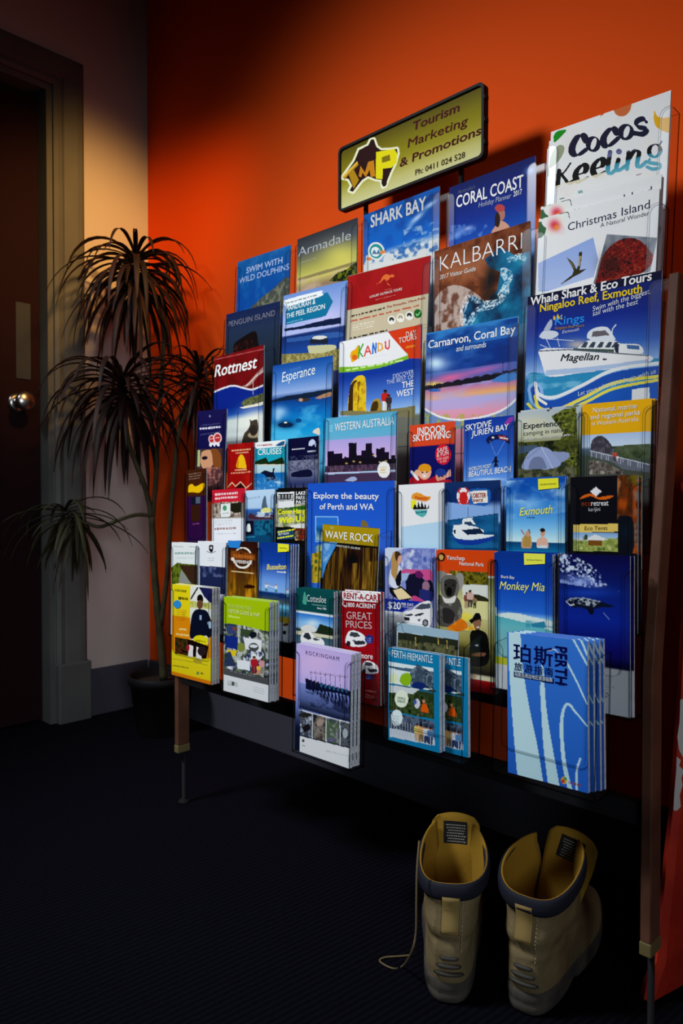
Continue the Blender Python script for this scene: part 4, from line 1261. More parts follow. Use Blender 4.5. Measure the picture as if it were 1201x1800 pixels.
brochure((1024, 711), (1146, 700), 4, .21, 846, 'yellow headed national parks brochure with a boulder and walkway', art, strip=.0125, copies=[(.003, 0.0, .004), (.004, -.001, .008)], copy_label='copy standing behind the yellow headed parks brochure')

# ---------------------------------------------------------------- fifth tier
def art(s):
    s.z(320, 700, .2)
    s.grad((0, (56, 30, 18)), (.36, (60, 32, 20)), (.37, (44, 18, 56)), (1, (40, 14, 52)))
    s.bars(60, 665, 190, 645, 3, 22, 10, (120, 96, 84), a=.8)
    s.spoly([(55, 830), (60, 770), (90, 755), (120, 775), (190, 745), (190, 790), (150, 830), (90, 825)], (206, 160, 14))
    s.poly([(80, 870), (165, 862), (165, 930), (80, 935)], (24, 26, 36)); s.poly([(80, 940), (160, 935), (160, 1080), (80, 1085)], (48, 28, 22)); s.poly([(120, 870), (160, 868), (160, 925), (120, 925)], (70, 80, 96)); s.scrawl(95, 1112, 150, 1108, 16, (110, 60, 90))
brochure((328.5, 826.5), (363, 822), 5, .21, 945, 'narrow brown and purple brochure at the left end with a yellow splash', art)

def art(s):
    s.z(320, 700, .2)
    s.grad((0, (170, 30, 46)), (.25, (176, 34, 48)), (.26, (120, 110, 104)), (.5, (130, 120, 110)), (.52, (198, 200, 204)), (1, (194, 196, 200)))
    s.scrawl(290, 858, 490, 842, 26, (212, 180, 180), .02); s.scrawl(290, 892, 490, 876, 24, (212, 180, 180), .02)
    s.mottle([(60, 44, 34), (180, 170, 160), (100, 84, 70), (60, 56, 50)], 60, 3, s.mpoly([(275, 920), (520, 905), (520, 1045), (275, 1045)])); s.poly([(340, 930), (425, 925), (425, 1040), (340, 1045)], (196, 200, 198)); s.ell(376, 965, 18, 24, (60, 130, 90)); s.bars(355, 1010, 410, 1005, 1, 8, 8, (110, 120, 130)); s.poly([(425, 925), (520, 915), (520, 1000), (470, 1010), (425, 990)], (32, 32, 24))
    s.bars(290, 1075, 480, 1068, 3, 18, 5, (160, 164, 170)); s.bars(285, 1140, 480, 1132, 1, 18, 18, (140, 110, 110)); s.bars(300, 1190, 480, 1185, 1, 18, 6, (160, 160, 166))
brochure((373, 861.5), (431, 857), 5, .21, 950, 'white brochure with red heading, second of the left end leaflets in its tier', art)

def art(s):
    s.z(320, 700, .2)
    s.grad((0, (160, 184, 206)), (.3, (150, 176, 200)), (.34, (40, 84, 150)), (.5, (60, 60, 84)), (.6, (20, 60, 96)), (1, (16, 60, 90)))
    s.bars(570, 880, 690, 860, 1, 10, 12, (120, 140, 160), a=.8); s.spoly([(700, 960), (715, 880), (735, 860), (745, 930), (760, 985), (720, 985)], (70, 84, 100)); s.spoly([(690, 985), (740, 960), (790, 975), (780, 1000), (700, 1010)], (190, 190, 110)); s.spoly([(580, 1050), (600, 1010), (640, 1030), (720, 1040), (790, 1020), (790, 1060), (600, 1060)], (60, 36, 44)); s.noise((190, 200, 210), 60, .55, 3, .8, s.mpoly([(630, 1000), (800, 990), (800, 1050), (630, 1040)]))
    s.poly([(560, 1080), (630, 1075), (630, 1200), (560, 1205)], (20, 24, 36)); s.spoly([(566, 1170), (572, 1115), (595, 1105), (605, 1160), (590, 1175)], (200, 206, 210)); s.mottle([(12, 40, 60), (30, 100, 130), (14, 50, 76)], 60, 5, s.mpoly([(640, 1075), (800, 1070), (800, 1205), (640, 1205)])); s.scrawl(560, 1226, 640, 1222, 10, (60, 150, 170))
brochure((432, 862.5), (483, 859), 5, .21, 955, 'blue tinted penguin and shark brochure beside the yellow lettered one', art)

def art(s):
    s.z(320, 700, .2)
    s.fill((14, 16, 14)); s.mottle([(120, 130, 110), (176, 170, 140), (60, 80, 40)], 30, 3, s.mpoly([(820, 930), (1095, 930), (1095, 1130), (820, 1130)]))
    s.poly([(836, 828), (988, 822), (988, 960), (836, 965)], (196, 198, 198)); s.poly([(845, 842), (980, 838), (980, 888), (845, 892)], (24, 24, 26))
    for x in (850, 878, 906, 934, 960):
        s.poly([(x, 848), (x + 14, 848), (x + 14, 884), (x, 884)], (190, 190, 190)); s.poly([(x + 5, 853), (x + 10, 853), (x + 10, 880), (x + 5, 880)], (24, 24, 26))
    s.scrawl(846, 905, 978, 902, 12, (40, 40, 40), .01)
    for k, w in enumerate(('LAKE', 'PARK', 'PASS')):
        s.text(w, 1004, 850 + k * 40, 1088, 848 + k * 40, 30, (212, 214, 210), .04)
    s.poly([(940, 960), (1095, 940), (1095, 980), (940, 985)], (40, 84, 30)); Yl = (206, 210, 40)
    s.text('Come Hang', 846, 1020, 1085, 1010, 40, Yl, .05, .05); s.text('With Us!', 860, 1100, 1085, 1080, 50, Yl, .06, .05)
    s.spoly([(950, 1118), (1090, 1100), (1090, 1140), (960, 1135)], (196, 196, 190)); s.poly([(836, 1160), (985, 1150), (985, 1235), (836, 1245)], (24, 56, 84)); s.scrawl(840, 1185, 1000, 1158, 18, Yl, .02); s.text('BUY NOW', 850, 1205, 945, 1196, 18, (206, 210, 206), .02); s.scrawl(838, 1238, 980, 1215, 18, Yl, .02)
    s.mottle([(60, 70, 30), (150, 40, 30), (40, 30, 20), (176, 150, 110)], 60, 7, s.mpoly([(990, 1150), (1090, 1140), (1090, 1250), (990, 1250)]))
brochure((485.5, 860.5), (538, 859.5), 5, .21, 960, 'black and white brochure with yellow come hang with us lettering', art, copy_label='copy behind the yellow come hang with us brochure', copies=[(.001, .003, .0042)])

def art(s):
    s.z(540, 680, .2664)
    s.grad((0, (30, 72, 168)), (.5, (36, 84, 176)), (1, (46, 100, 184)))
    P = [(60, 862), (200, 862), (206, 1010), (62, 1016)]
    s.poly([(52, 854), (206, 854), (212, 1018), (54, 1024)], (110, 160, 206)); s.poly(P, (40, 96, 176)); s.ygrad((60, 900), (60, 1010), (0, (40, 110, 190)), (.4, (20, 70, 120)), (1, (150, 180, 170)), mask=s.mpoly(P))
    s.spoly([(358, 920), (362, 885), (378, 880), (400, 905), (402, 925)], (110, 90, 40)); s.spoly([(60, 1060), (90, 1040), (130, 1080), (120, 1126), (66, 1126)], (120, 150, 130)); s.noise((196, 190, 90), 60, .55, 4, .9, s.mpoly([(50, 1040), (130, 1040), (130, 1200), (50, 1200)]))
    s.z(500, 900, .2831); s.mottle([(60, 60, 20), (150, 120, 30), (110, 84, 24)], 40, 4, s.mpoly([(580, 300), (620, 300), (620, 480), (580, 480)])); s.mottle([(90, 84, 20), (190, 160, 40), (40, 70, 50)], 40, 5, s.mpoly([(170, 260), (235, 240), (235, 440), (170, 440)]))
    s.z(540, 680, .2664)
    s.text('Explore the beauty', 44, 736, 474, 742, 38, (212, 216, 222), .02); s.text('of Perth and WA', 84, 808, 440, 812, 38, (212, 216, 222), .02)
brochure((541.5, 850), (694, 844.5), 5, .285, 1040, 'bright blue brochure reading explore the beauty of Perth and WA', art, th=.006, top_in=.012, depth=.030)

def art(s):
    s.z(540, 680, .2664)
    s.fill((206, 207, 208)); s.ygrad((620, 870), (620, 1060), (0, (140, 176, 206)), (1, (150, 186, 212)))
    m = s.mpoly([(620, 925), (720, 910), (905, 885), (905, 1070), (620, 1070)]); s.fill((206, 207, 208)); s.grad((0, (150, 180, 206)), (.75, (160, 188, 210)), (1, (116, 164, 206)), mask=m)
    s.spoly([(690, 740), (700, 705), (740, 700), (780, 720), (815, 725), (800, 750), (730, 750)], (206, 130, 40)); s.text('Pinnacles', 712, 738, 800, 742, 18, (180, 60, 30), .0, .1); s.poly([(685, 745), (720, 750), (720, 790), (685, 808)], (206, 200, 40)); s.poly([(700, 800), (712, 770), (726, 798), (734, 755), (748, 800), (756, 752), (772, 800), (778, 765), (790, 805), (805, 775), (806, 805), (700, 812)], (24, 26, 24)); s.poly([(708, 815), (796, 812), (785, 845), (760, 862), (720, 842)], (70, 150, 150)); s.bars(720, 825, 790, 822, 1, 8, 8, (20, 60, 70)); s.ell(760, 745, 36, 10, (190, 90, 40), 10, .5)
brochure((701, 852.5), (781, 847.5), 5, .21, 975, 'white and pale blue brochure with a small orange and black emblem', art)

def art(s):
    s.z(780, 690, .3505)
    s.grad((0, (26, 44, 86)), (.25, (20, 40, 90)), (.32, (110, 140, 186)), (.5, (140, 166, 204)), (.55, (24, 66, 110)), (1, (16, 56, 90)))
    s.poly([(20, 550), (275, 580), (275, 620), (20, 640)], (116, 150, 196)); s.poly([(20, 640), (275, 605), (275, 780), (20, 780)], (22, 66, 108)); s.noise((30, 96, 140), 40, .55, 3, .7, s.mpoly([(20, 650), (275, 610), (275, 780), (20, 780)]), sx=.3)
    s.spoly([(125, 500), (150, 482), (225, 485), (236, 520), (225, 560), (190, 568), (130, 552)], (30, 80, 150)); s.poly([(130, 496), (218, 490), (222, 552), (150, 556)], (206, 202, 194)); s.text('LOBSTER', 139, 527, 213, 526, 22, (150, 40, 34), .01); s.text('SHACK', 146, 548, 200, 547, 14, (150, 40, 34), .01)
    s.ell(99, 520, 33, 42, (206, 206, 204)); s.spoly([(86, 560), (80, 520), (90, 500), (108, 500), (120, 520), (114, 560)], (176, 34, 34)); s.line([(88, 510), (74, 496), (84, 482)], 8, (176, 34, 34)); s.line([(112, 508), (124, 492), (110, 478)], 8, (176, 34, 34)); s.line([(82, 530), (72, 540)], 5, (176, 34, 34)); s.line([(118, 530), (126, 544)], 5, (176, 34, 34)); s.line([(84, 545), (74, 556)], 5, (176, 34, 34)); s.line([(116, 545), (124, 558)], 5, (176, 34, 34))
    s.spoly([(34, 706), (60, 730), (140, 725), (250, 718), (230, 745), (150, 765), (70, 755)], (24, 50, 130)); s.spoly([(40, 705), (60, 716), (140, 712), (255, 716), (150, 738), (60, 730)], (196, 204, 214)); s.poly([(45, 708), (50, 664), (80, 660), (160, 672), (200, 690), (200, 716), (60, 720)], (200, 208, 216)); s.poly([(90, 690), (180, 680), (205, 708), (120, 714)], (24, 36, 60)); s.poly([(92, 664), (96, 634), (140, 632), (162, 662)], (196, 204, 214)); s.poly([(104, 650), (136, 646), (148, 660), (106, 662)], (40, 56, 84)); s.line([(122, 632), (124, 570)], 2, (60, 76, 104)); s.line([(100, 634), (146, 628)], 4, (190, 198, 210)); s.poly([(50, 690), (60, 686), (60, 708), (52, 708)], (30, 40, 60)); s.line([(44, 664), (88, 660)], 5, (60, 84, 130))
brochure((783, 848), (880, 843.5), 5, .21, 970, 'blue sea brochure of a fishing cruiser with a red lobster badge', art, strip=.0115)

def art(s):
    s.z(780, 690, .3505)
    s.grad((0, (20, 68, 150)), (.35, (36, 108, 184)), (.6, (110, 168, 206)), (.77, (180, 204, 216)), (.775, (10, 56, 96)), (.88, (20, 96, 140)), (.92, (130, 170, 190)), (1, (170, 190, 200)))
    s.noise((150, 190, 216), 16, .56, 6, .8, s.mpoly([(315, 440), (610, 430), (610, 600), (315, 640)]), sx=.6); s.glow(430, 560, 100, 50, (140, 184, 214), .6); s.noise((16, 60, 140), 20, .58, 2, .5, s.mpoly([(315, 440), (610, 430), (610, 540), (315, 540)]))
    Yx = (200, 200, 90)
    s.text('Exmouth', 382, 618, 548, 604, 38, Yx, .02, .3); s.scrawl(420, 632, 458, 632, 10, (40, 80, 120), .0, .1)
    s.spoly([(394, 780), (392, 740), (404, 718), (425, 705), (440, 730), (438, 780)], (170, 130, 100)); s.spoly([(400, 770), (404, 725), (424, 690), (438, 730), (430, 776)], (150, 120, 60)); s.ell(424, 708, 12, 16, (176, 130, 100)); s.line([(390, 690), (404, 712)], 5, (150, 60, 60)); s.line([(428, 688), (434, 704)], 5, (30, 80, 120))
    s.spoly([(472, 780), (468, 745), (480, 728), (500, 724), (518, 734), (522, 780)], (190, 150, 130)); s.ell(497, 704, 12, 19, (180, 130, 106)); s.ell(497, 690, 13, 10, (30, 24, 24)); s.poly([(470, 768), (520, 766), (520, 780), (470, 780)], (180, 190, 190))
r, sh = brochure((890.5, 843), (994, 839), 5, .21, 970, 'turquoise beach brochure with yellow script heading and two swimmers', art, copy_label='copy behind the two swimmers beach brochure', copies=[(.001, .002, .0042)])
sh.z(780, 690, .3505)
sticker(r, sh, [(475, 433), (577, 428), (579, 478), (477, 488)], (206, 200, 46), ('Visit Parks & Reserves', (486, 466), (566, 460), 8))

def art(s):
    s.z(780, 690, .3505)
    s.fill((22, 22, 26))
    m = s.mpoly([(872, 412), (990, 408), (985, 810), (872, 800)]); s.mottle([(90, 36, 12), (160, 72, 24), (120, 50, 18), (60, 34, 20), (150, 96, 60)], 26, 3, m, sy=.5)
    s.noise((80, 84, 30), 60, .55, 5, .8, s.mpoly([(900, 408), (990, 405), (990, 470), (940, 460), (900, 440)])); s.spoly([(872, 640), (905, 620), (950, 640), (950, 800), (872, 800)], (22, 24, 30)); s.glow(915, 700, 30, 40, (20, 30, 40), .8); s.noise((120, 110, 104), 60, .5, 8, .7, s.mpoly([(955, 460), (985, 460), (985, 800), (955, 800)]))
    s.poly([(650, 662), (875, 658), (875, 698), (650, 702)], (196, 170, 84)); s.text('Eco Tents', 708, 690, 822, 688, 19, (60, 40, 16), -.004, .1)
    s.ygrad((650, 702), (650, 735), (0, (110, 146, 186)), (1, (150, 176, 196)), mask=s.mpoly([(650, 700), (875, 697), (875, 740), (650, 740)])); mm = s.mpoly([(650, 735), (875, 730), (875, 798), (650, 795)]); s.mottle([(70, 90, 36), (150, 156, 84), (100, 116, 50), (176, 176, 110)], 60, 5, mm); s.poly([(700, 742), (760, 712), (830, 738), (760, 744)], (196, 200, 200)); s.poly([(725, 742), (795, 740), (795, 768), (725, 766)], (104, 66, 28)); s.poly([(652, 742), (680, 728), (705, 742)], (180, 176, 170)); s.noise((30, 40, 22), 60, .56, 9, .9, s.mpoly([(690, 705), (720, 700), (720, 740), (690, 745)]))
    s.spoly([(680, 535), (710, 512), (750, 510), (775, 525), (850, 515), (830, 532), (780, 536), (740, 520), (700, 530)], (190, 86, 24)); s.poly([(735, 497), (764, 473), (792, 496), (770, 516), (764, 522), (756, 514)], (206, 206, 208)); s.text('eco', 692, 568, 742, 568, 26, (130, 50, 20), -.006); s.text('retreat', 742, 568, 828, 566, 26, (206, 208, 210), .004); s.text('karijini', 728, 596, 786, 594, 20, (176, 178, 182), -.01)
brochure((1003, 839), (1122, 834.5), 5, .21, 975, 'black brochure with orange emblem and a safari tent picture at the right end', art, copy_label='copy showing behind the right edge of the safari tent brochure', strip=.013, copies=[(.003, -.001, .0042)])

# ---------------------------------------------------------------- sixth tier
def art(s):
    s.z(290, 930, .1915)
    s.fill((196, 200, 200)); s.scrawl(92, 232, 270, 232, 26, (120, 150, 140), -.012, .1); s.bars(110, 262, 260, 262, 1, 10, 8, (160, 176, 170)); s.bars(140, 100, 220, 100, 1, 10, 14, (190, 180, 190)); s.line([(60, 160), (300, 165)], 3, (120, 124, 130))
    s.poly([(60, 350), (110, 310), (180, 320), (300, 330), (300, 560), (60, 560)], (70, 84, 26)); s.mottle([(50, 64, 20), (96, 110, 34), (40, 50, 20)], 40, 3, s.mpoly([(60, 350), (110, 310), (300, 330), (300, 560), (60, 560)])); s.poly([(130, 460), (150, 370), (240, 500), (130, 500)], (120, 124, 116)); s.poly([(150, 366), (130, 330), (300, 336), (300, 520), (250, 500)], (52, 36, 28))
brochure((302, 953), (349, 955), 6, .21, 1040, 'white brochure with a green garden and grey roof, at the left end', art, copy_label='white topped copy stacked behind the garden and grey roof brochure', copies=[(.0, .0, .006), (.0, -.001, .012), (.001, 0, .018)], th=.005, depth=.030)

def art(s):
    s.z(290, 930, .1915)
    s.fill((198, 200, 206)); s.spoly([(408, 200), (405, 155), (425, 145), (445, 155), (440, 200), (425, 215)], (20, 22, 26)); s.ell(425, 172, 10, 12, (180, 182, 186)); s.line([(385, 205), (425, 220), (465, 205)], 6, (70, 72, 76)); s.bars(392, 262, 465, 262, 2, 22, 10, (170, 172, 178))
    s.poly([(320, 335), (560, 352), (560, 600), (320, 600)], (30, 36, 64)); s.noise((90, 100, 140), 40, .56, 3, .7, s.mpoly([(320, 340), (560, 355), (560, 440), (320, 440)]))
    s.poly([(460, 690), (560, 690), (560, 960), (460, 960)], (196, 198, 204))
brochure((348, 951), (397.5, 953.5), 6, (1107,), None, 'white brochure with a small black crest above a night sky', art, copy_label='white topped copy stacked behind the black crest brochure', copies=[(.0, .0, .006), (.0, -.001, .012), (.001, 0, .018)], th=.005)

def art(s):
    s.z(290, 930, .1915)
    s.grad((0, (40, 22, 14)), (.35, (66, 34, 14)), (.5, (110, 66, 10)), (.7, (160, 110, 12)), (.85, (176, 120, 14)), (1, (120, 60, 10)))
    s.noise((44, 26, 12), 30, .55, 3, .7, sy=.3); s.ell(715, 265, 88, 100, (204, 200, 190)); s.ell(712, 262, 74, 84, (56, 32, 18)); s.poly([(605, 190), (700, 200), (830, 230), (830, 290), (700, 280), (605, 270)], (84, 44, 20)); s.mottle([(60, 30, 16), (130, 70, 30), (84, 40, 20)], 60, 3, s.mpoly([(605, 200), (830, 235), (830, 285), (605, 275)])); s.scrawl(630, 262, 820, 282, 46, (150, 84, 34), .05); s.text('EXPERIENCE', 630, 310, 800, 322, 28, (204, 198, 190), .03); s.line([(612, 388), (815, 408)], 9, (190, 170, 120)); s.ell(622, 275, 16, 16, (200, 190, 180)); s.spoly([(725, 530), (750, 510), (800, 515), (830, 530), (800, 545), (740, 545)], (40, 22, 10))
r, sh = brochure((401, 950), (453.5, 953), 6, .21, 1050, 'brown and golden brochure with a round white badge and blue corner', art)
sh.z(290, 930, .1915)
sticker(r, sh, [(582, 108), (705, 104), (685, 175), (582, 168)], (40, 110, 180))

def art(s):
    s.z(290, 930, .1915)
    s.grad((0, (22, 48, 120)), (.2, (26, 58, 140)), (.38, (90, 130, 190)), (.5, (110, 150, 196)), (.52, (16, 40, 90)), (.6, (60, 70, 70)), (.64, (90, 160, 186)), (.74, (96, 160, 180)), (.75, (196, 160, 40)), (.8, (196, 160, 40)), (.81, (200, 202, 206)), (1, (196, 198, 204)))
    s.text('Busselton', 938, 372, 1118, 368, 48, (206, 190, 100), .03, .2); s.scrawl(1030, 398, 1112, 404, 16, (200, 206, 214), .01)
    for x, y in ((930, 520), (1020, 530), (1125, 570)):
        s.ell(x, y - 18, 8, 10, (150, 104, 90)); s.poly([(x - 12, y - 8), (x + 12, y - 8), (x + 10, y + 22), (x - 10, y + 22)], (176, 190, 196)); s.poly([(x - 10, y + 22), (x + 10, y + 22), (x + 12, y + 50), (x - 12, y + 50)], (60, 110, 120))
    s.line([(940, 515), (1010, 540)], 7, (190, 180, 176)); s.spoly([(1040, 610), (1060, 590), (1100, 600), (1110, 630), (1050, 635)], (24, 40, 84)); s.spoly([(1080, 870), (1130, 865), (1130, 885), (1090, 890)], (90, 60, 30)); s.ell(1097, 950, 16, 20, (20, 22, 26)); s.bars(1080, 1020, 1118, 1030, 3, 14, 5, (60, 62, 68))
r, sh = brochure((457, 954), (511, 957), 6, (1120,), None, 'blue brochure with yellow script, yellow tag and three figures on a beach', art, copy_label='copy stacked behind the brochure of three figures on a beach', copies=[(.001, .001, .005), (.001, 0, .011), (.002, .001, .017)], th=.004)
sh.z(290, 930, .1915)
sticker(r, sh, [(1040, 132), (1142, 140), (1142, 206), (1040, 212)], (210, 200, 40), ('Visit Parks', (1056, 178), (1125, 182), 12))

def art(s):
    s.z(500, 900, .2831)
    s.fill((22, 14, 12)); s.ygrad((235, 75), (235, 182), (0, (150, 126, 20)), (1, (140, 116, 18)))
    s.poly([(230, 184), (330, 190), (300, 250), (260, 330), (236, 410), (230, 410)], (60, 120, 180)); s.noise((150, 180, 200), 40, .55, 2, .6, s.mpoly([(230, 190), (310, 195), (260, 330), (230, 400)]))
    rock = s.mpoly([(590, 225), (330, 215), (280, 300), (236, 410), (230, 600), (605, 600)]); s.mottle([(24, 16, 12), (60, 40, 18), (30, 20, 14), (104, 76, 28), (34, 22, 14)], 30, 3, rock, sy=.12, sx=2.2)
    s.glow(430, 300, 60, 70, (16, 11, 12), .9); s.noise((150, 110, 40), 60, .6, 6, .7, s.mpoly([(420, 320), (600, 300), (600, 480), (400, 480)]), sy=.15, sx=2)
    s.text('THE', 284, 104, 306, 106, 12, (206, 196, 140)); s.text('WAVE ROCK', 254, 160, 552, 188, 44, (216, 212, 200), .016); s.text('2-DAY EXPERIENCE', 330, 190, 464, 202, 14, (196, 176, 90), -.01); s.text('VISITOR\u2019S GUIDE', 322, 214, 472, 234, 12, (190, 190, 190), .005)
    s.band((235, 189), (235, 190), (20, 14, 14))
brochure((567.5, 921), (666.5, 928.5), 6, .165, 1045, 'olive banded wave rock leaflet standing in front of the bright blue brochure', art, strip=.008)

def art(s):
    s.z(660, 950, .1832)
    s.grad((0, (150, 164, 196)), (.12, (90, 110, 176)), (.3, (110, 124, 180)), (.6, (120, 120, 160)), (1, (196, 202, 210)))
    s.mottle([(60, 80, 150), (130, 140, 186), (84, 96, 160), (180, 186, 206)], 30, 3, s.mpoly([(250, 80), (570, 70), (570, 290), (250, 290)])); s.poly([(80, 80), (270, 75), (180, 110), (120, 240), (80, 250)], (176, 184, 200))
    s.spoly([(240, 290), (330, 275), (450, 280), (540, 290), (545, 400), (480, 380), (430, 340), (340, 330), (260, 350)], (176, 70, 120)); s.spoly([(290, 400), (320, 330), (420, 320), (470, 380), (545, 400), (540, 580), (300, 520)], (26, 26, 44)); s.spoly([(380, 310), (420, 290), (460, 330), (440, 360), (390, 350)], (90, 30, 80)); s.ell(485, 440, 36, 50, (130, 96, 116)); s.spoly([(420, 480), (470, 470), (545, 500), (540, 590), (420, 560)], (36, 40, 96)); s.poly([(240, 320), (330, 310), (300, 380), (250, 390)], (140, 160, 190))
    s.spoly([(130, 420), (140, 300), (180, 230), (240, 250), (250, 330), (240, 440), (180, 460)], (186, 192, 206)); s.spoly([(190, 380), (240, 280), (250, 340), (240, 430), (205, 430)], (24, 24, 32)); s.spoly([(155, 330), (150, 200), (170, 120), (210, 104), (240, 120), (250, 160), (225, 200), (215, 290), (190, 380)], (156, 122, 74)); s.spoly([(215, 130), (245, 140), (252, 180), (235, 225), (215, 220)], (190, 140, 120)); s.spoly([(190, 112), (215, 104), (250, 140), (225, 150), (205, 200), (190, 160)], (60, 42, 30))
    s.spoly([(130, 450), (200, 460), (245, 440), (340, 520), (330, 570), (210, 560), (140, 500)], (24, 24, 28)); s.poly([(170, 480), (250, 455), (350, 550), (225, 570)], (206, 184, 140)); s.spoly([(340, 560), (380, 530), (480, 590), (460, 610), (360, 590)], (170, 60, 110))
    s.poly([(70, 555), (330, 575), (460, 590), (300, 660), (255, 690), (80, 668)], (24, 40, 130)); s.poly([(75, 668), (260, 690), (280, 760), (530, 830), (530, 900), (75, 900)], (204, 207, 210))
    s.spoly([(262, 770), (265, 690), (350, 665), (430, 600), (535, 595), (540, 790), (480, 830), (440, 800), (300, 790)], (206, 208, 210)); s.poly([(375, 655), (440, 608), (530, 606), (530, 650), (450, 662)], (60, 66, 80)); s.spoly([(280, 715), (345, 705), (360, 718), (310, 728)], (40, 44, 50)); s.spoly([(375, 715), (445, 695), (470, 698), (430, 722), (380, 724)], (40, 44, 50)); s.poly([(275, 735), (330, 738), (330, 770), (280, 765)], (34, 36, 44)); s.ell(480, 790, 30, 34, (34, 36, 42)); s.ell(480, 792, 18, 22, (120, 124, 130)); s.poly([(400, 760), (440, 750), (420, 780)], (40, 42, 48))
    s.bars(125, 705, 240, 720, 2, 18, 7, (80, 90, 130)); s.bars(125, 790, 210, 800, 6, 16, 5, (150, 156, 176))
    s.text('$20', 122, 650, 245, 662, 64, (214, 216, 220), .036); s.text('PER DAY', 252, 622, 368, 632, 26, (206, 210, 216), .01); s.text('2 Day Rental', 256, 640, 345, 650, 14, (180, 186, 206))
brochure((677, 963.5), (767, 962.5), 6, .21, 1130, 'rental car brochure with blond woman, white car and twenty dollar price', art, copy_label='copy stacked behind the twenty dollar rental car brochure', top_in=.012, copies=[(.0, .001, .005)], strip=.011)

def art(s):
    s.z(660, 950, .1832)
    s.grad((0, (186, 60, 22)), (.17, (186, 64, 26)), (.175, (204, 200, 190)), (.185, (204, 200, 190)), (.19, (120, 116, 60)), (.4, (190, 190, 140)), (.7, (120, 110, 50)), (.87, (30, 28, 26)), (.885, (206, 196, 160)), (.91, (206, 196, 160)), (.915, (150, 22, 26)), (1, (140, 20, 24)))
    s.mottle([(24, 26, 14), (110, 100, 30), (50, 54, 24), (150, 140, 50)], 50, 3, s.mpoly([(700, 290), (1080, 310), (1080, 440), (820, 420)])); s.poly([(830, 420), (1080, 430), (1080, 560), (840, 540)], (190, 194, 186)); s.spoly([(930, 540), (960, 515), (1020, 530), (1080, 560), (1080, 590), (980, 580)], (40, 40, 28)); s.poly([(830, 560), (1080, 590), (1080, 760), (830, 720)], (190, 186, 130)); s.noise((206, 190, 60), 40, .5, 5, .8, s.mpoly([(820, 640), (1000, 660), (960, 860), (820, 860)]))
    s.person(878, 650, 150, (110, 60, 50), (150, 130, 100)); s.person(910, 640, 160, (180, 150, 140), (60, 56, 50)); s.person(955, 650, 110, (120, 100, 70), (50, 46, 40))
    G1, G2 = (96, 94, 88), (44, 42, 40)
    s.spoly([(600, 640), (610, 520), (680, 560), (780, 540), (830, 640), (820, 760), (760, 830), (620, 820), (590, 740)], (66, 64, 60)); s.spoly([(570, 330), (620, 290), (680, 310), (700, 380), (640, 420), (590, 380)], (120, 116, 110)); s.spoly([(770, 350), (810, 310), (850, 350), (840, 440), (800, 470)], (130, 126, 120)); s.spoly([(620, 400), (660, 340), (740, 330), (790, 370), (805, 460), (780, 540), (720, 575), (660, 550), (628, 490)], (92, 90, 84)); s.spoly([(660, 400), (700, 370), (770, 380), (780, 430), (750, 530), (690, 540), (660, 470)], G2); s.ell(708, 490, 28, 42, (16, 15, 16)); s.ell(672, 430, 10, 10, (12, 10, 10)); s.ell(750, 430, 10, 10, (12, 10, 10)); s.spoly([(640, 540), (700, 560), (770, 530), (760, 590), (710, 605), (660, 590)], (190, 188, 180)); s.noise((130, 128, 122), 90, .55, 4, .6, s.mpoly([(590, 600), (830, 600), (820, 820), (600, 820)])); s.spoly([(640, 660), (700, 650), (760, 700), (740, 790), (650, 780)], (40, 38, 38))
    s.spoly([(690, 840), (760, 790), (820, 750), (880, 800), (870, 850), (740, 880)], (186, 96, 24)); s.noise((210, 130, 30), 60, .5, 5, .8, s.mpoly([(690, 840), (820, 750), (960, 850), (740, 890)]))
    s.spoly([(900, 770), (930, 745), (960, 700), (1000, 700), (1015, 750), (1010, 780), (940, 790), (925, 800)], (22, 20, 20)); s.spoly([(935, 790), (1000, 760), (1015, 800), (990, 860), (955, 850)], (120, 84, 62)); s.ell(985, 832, 15, 5, (206, 200, 196), -15); s.spoly([(910, 900), (960, 860), (1010, 860), (1080, 930), (1080, 1180), (900, 1180)], (20, 19, 22)); s.poly([(960, 1000), (985, 998), (985, 1015), (962, 1015)], (180, 180, 186)); s.spoly([(920, 1090), (1000, 1075), (1060, 1080), (1040, 1110), (930, 1110)], (110, 74, 54))
    s.ell(634, 160, 38, 42, (36, 24, 20)); s.ell(632, 160, 22, 26, (176, 140, 70)); s.ell(955, 1303, 16, 18, (206, 150, 120))
    s.text('Yanchep', 684, 182, 860, 192, 40, (214, 206, 200), .008); s.text('National Park', 808, 236, 1042, 250, 34, (214, 206, 200), .012)
brochure((766, 967), (869, 967.5), 6, (1203,), None, 'orange headed national park brochure with a koala', art, copy_label='copy stacked behind the orange headed koala brochure', copies=[(.0005, .001, .0055)], th=.004, strip=.011)

def art(s):
    s.z(840, 940, .3006)
    s.grad((0, (20, 48, 120)), (.2, (22, 58, 150)), (.42, (36, 90, 180)), (.455, (110, 160, 206)), (.47, (70, 150, 160)), (.62, (110, 170, 176)), (.765, (130, 180, 180)), (.77, (186, 186, 40)), (.82, (186, 186, 40)), (.825, (206, 208, 212)), (1, (200, 204, 210)))
    s.spoly([(95, 470), (200, 455), (320, 480), (440, 510), (440, 560), (300, 520), (180, 490)], (186, 200, 196)); s.poly([(310, 520), (390, 505), (400, 545), (320, 540)], (40, 110, 140)); s.noise((36, 120, 140), 60, .56, 3, .6, s.mpoly([(280, 500), (440, 510), (440, 570), (280, 560)]), sx=.3)
    s.spoly([(92, 455), (98, 425), (112, 430), (108, 470)], (176, 196, 196)); s.ell(120, 980, 10, 10, (60, 62, 70))
    s.text('Shark Bay', 136, 252, 216, 258, 16, (206, 212, 220), .012); s.text('Monkey Mia', 128, 318, 392, 330, 46, (216, 214, 110), .006, .28)
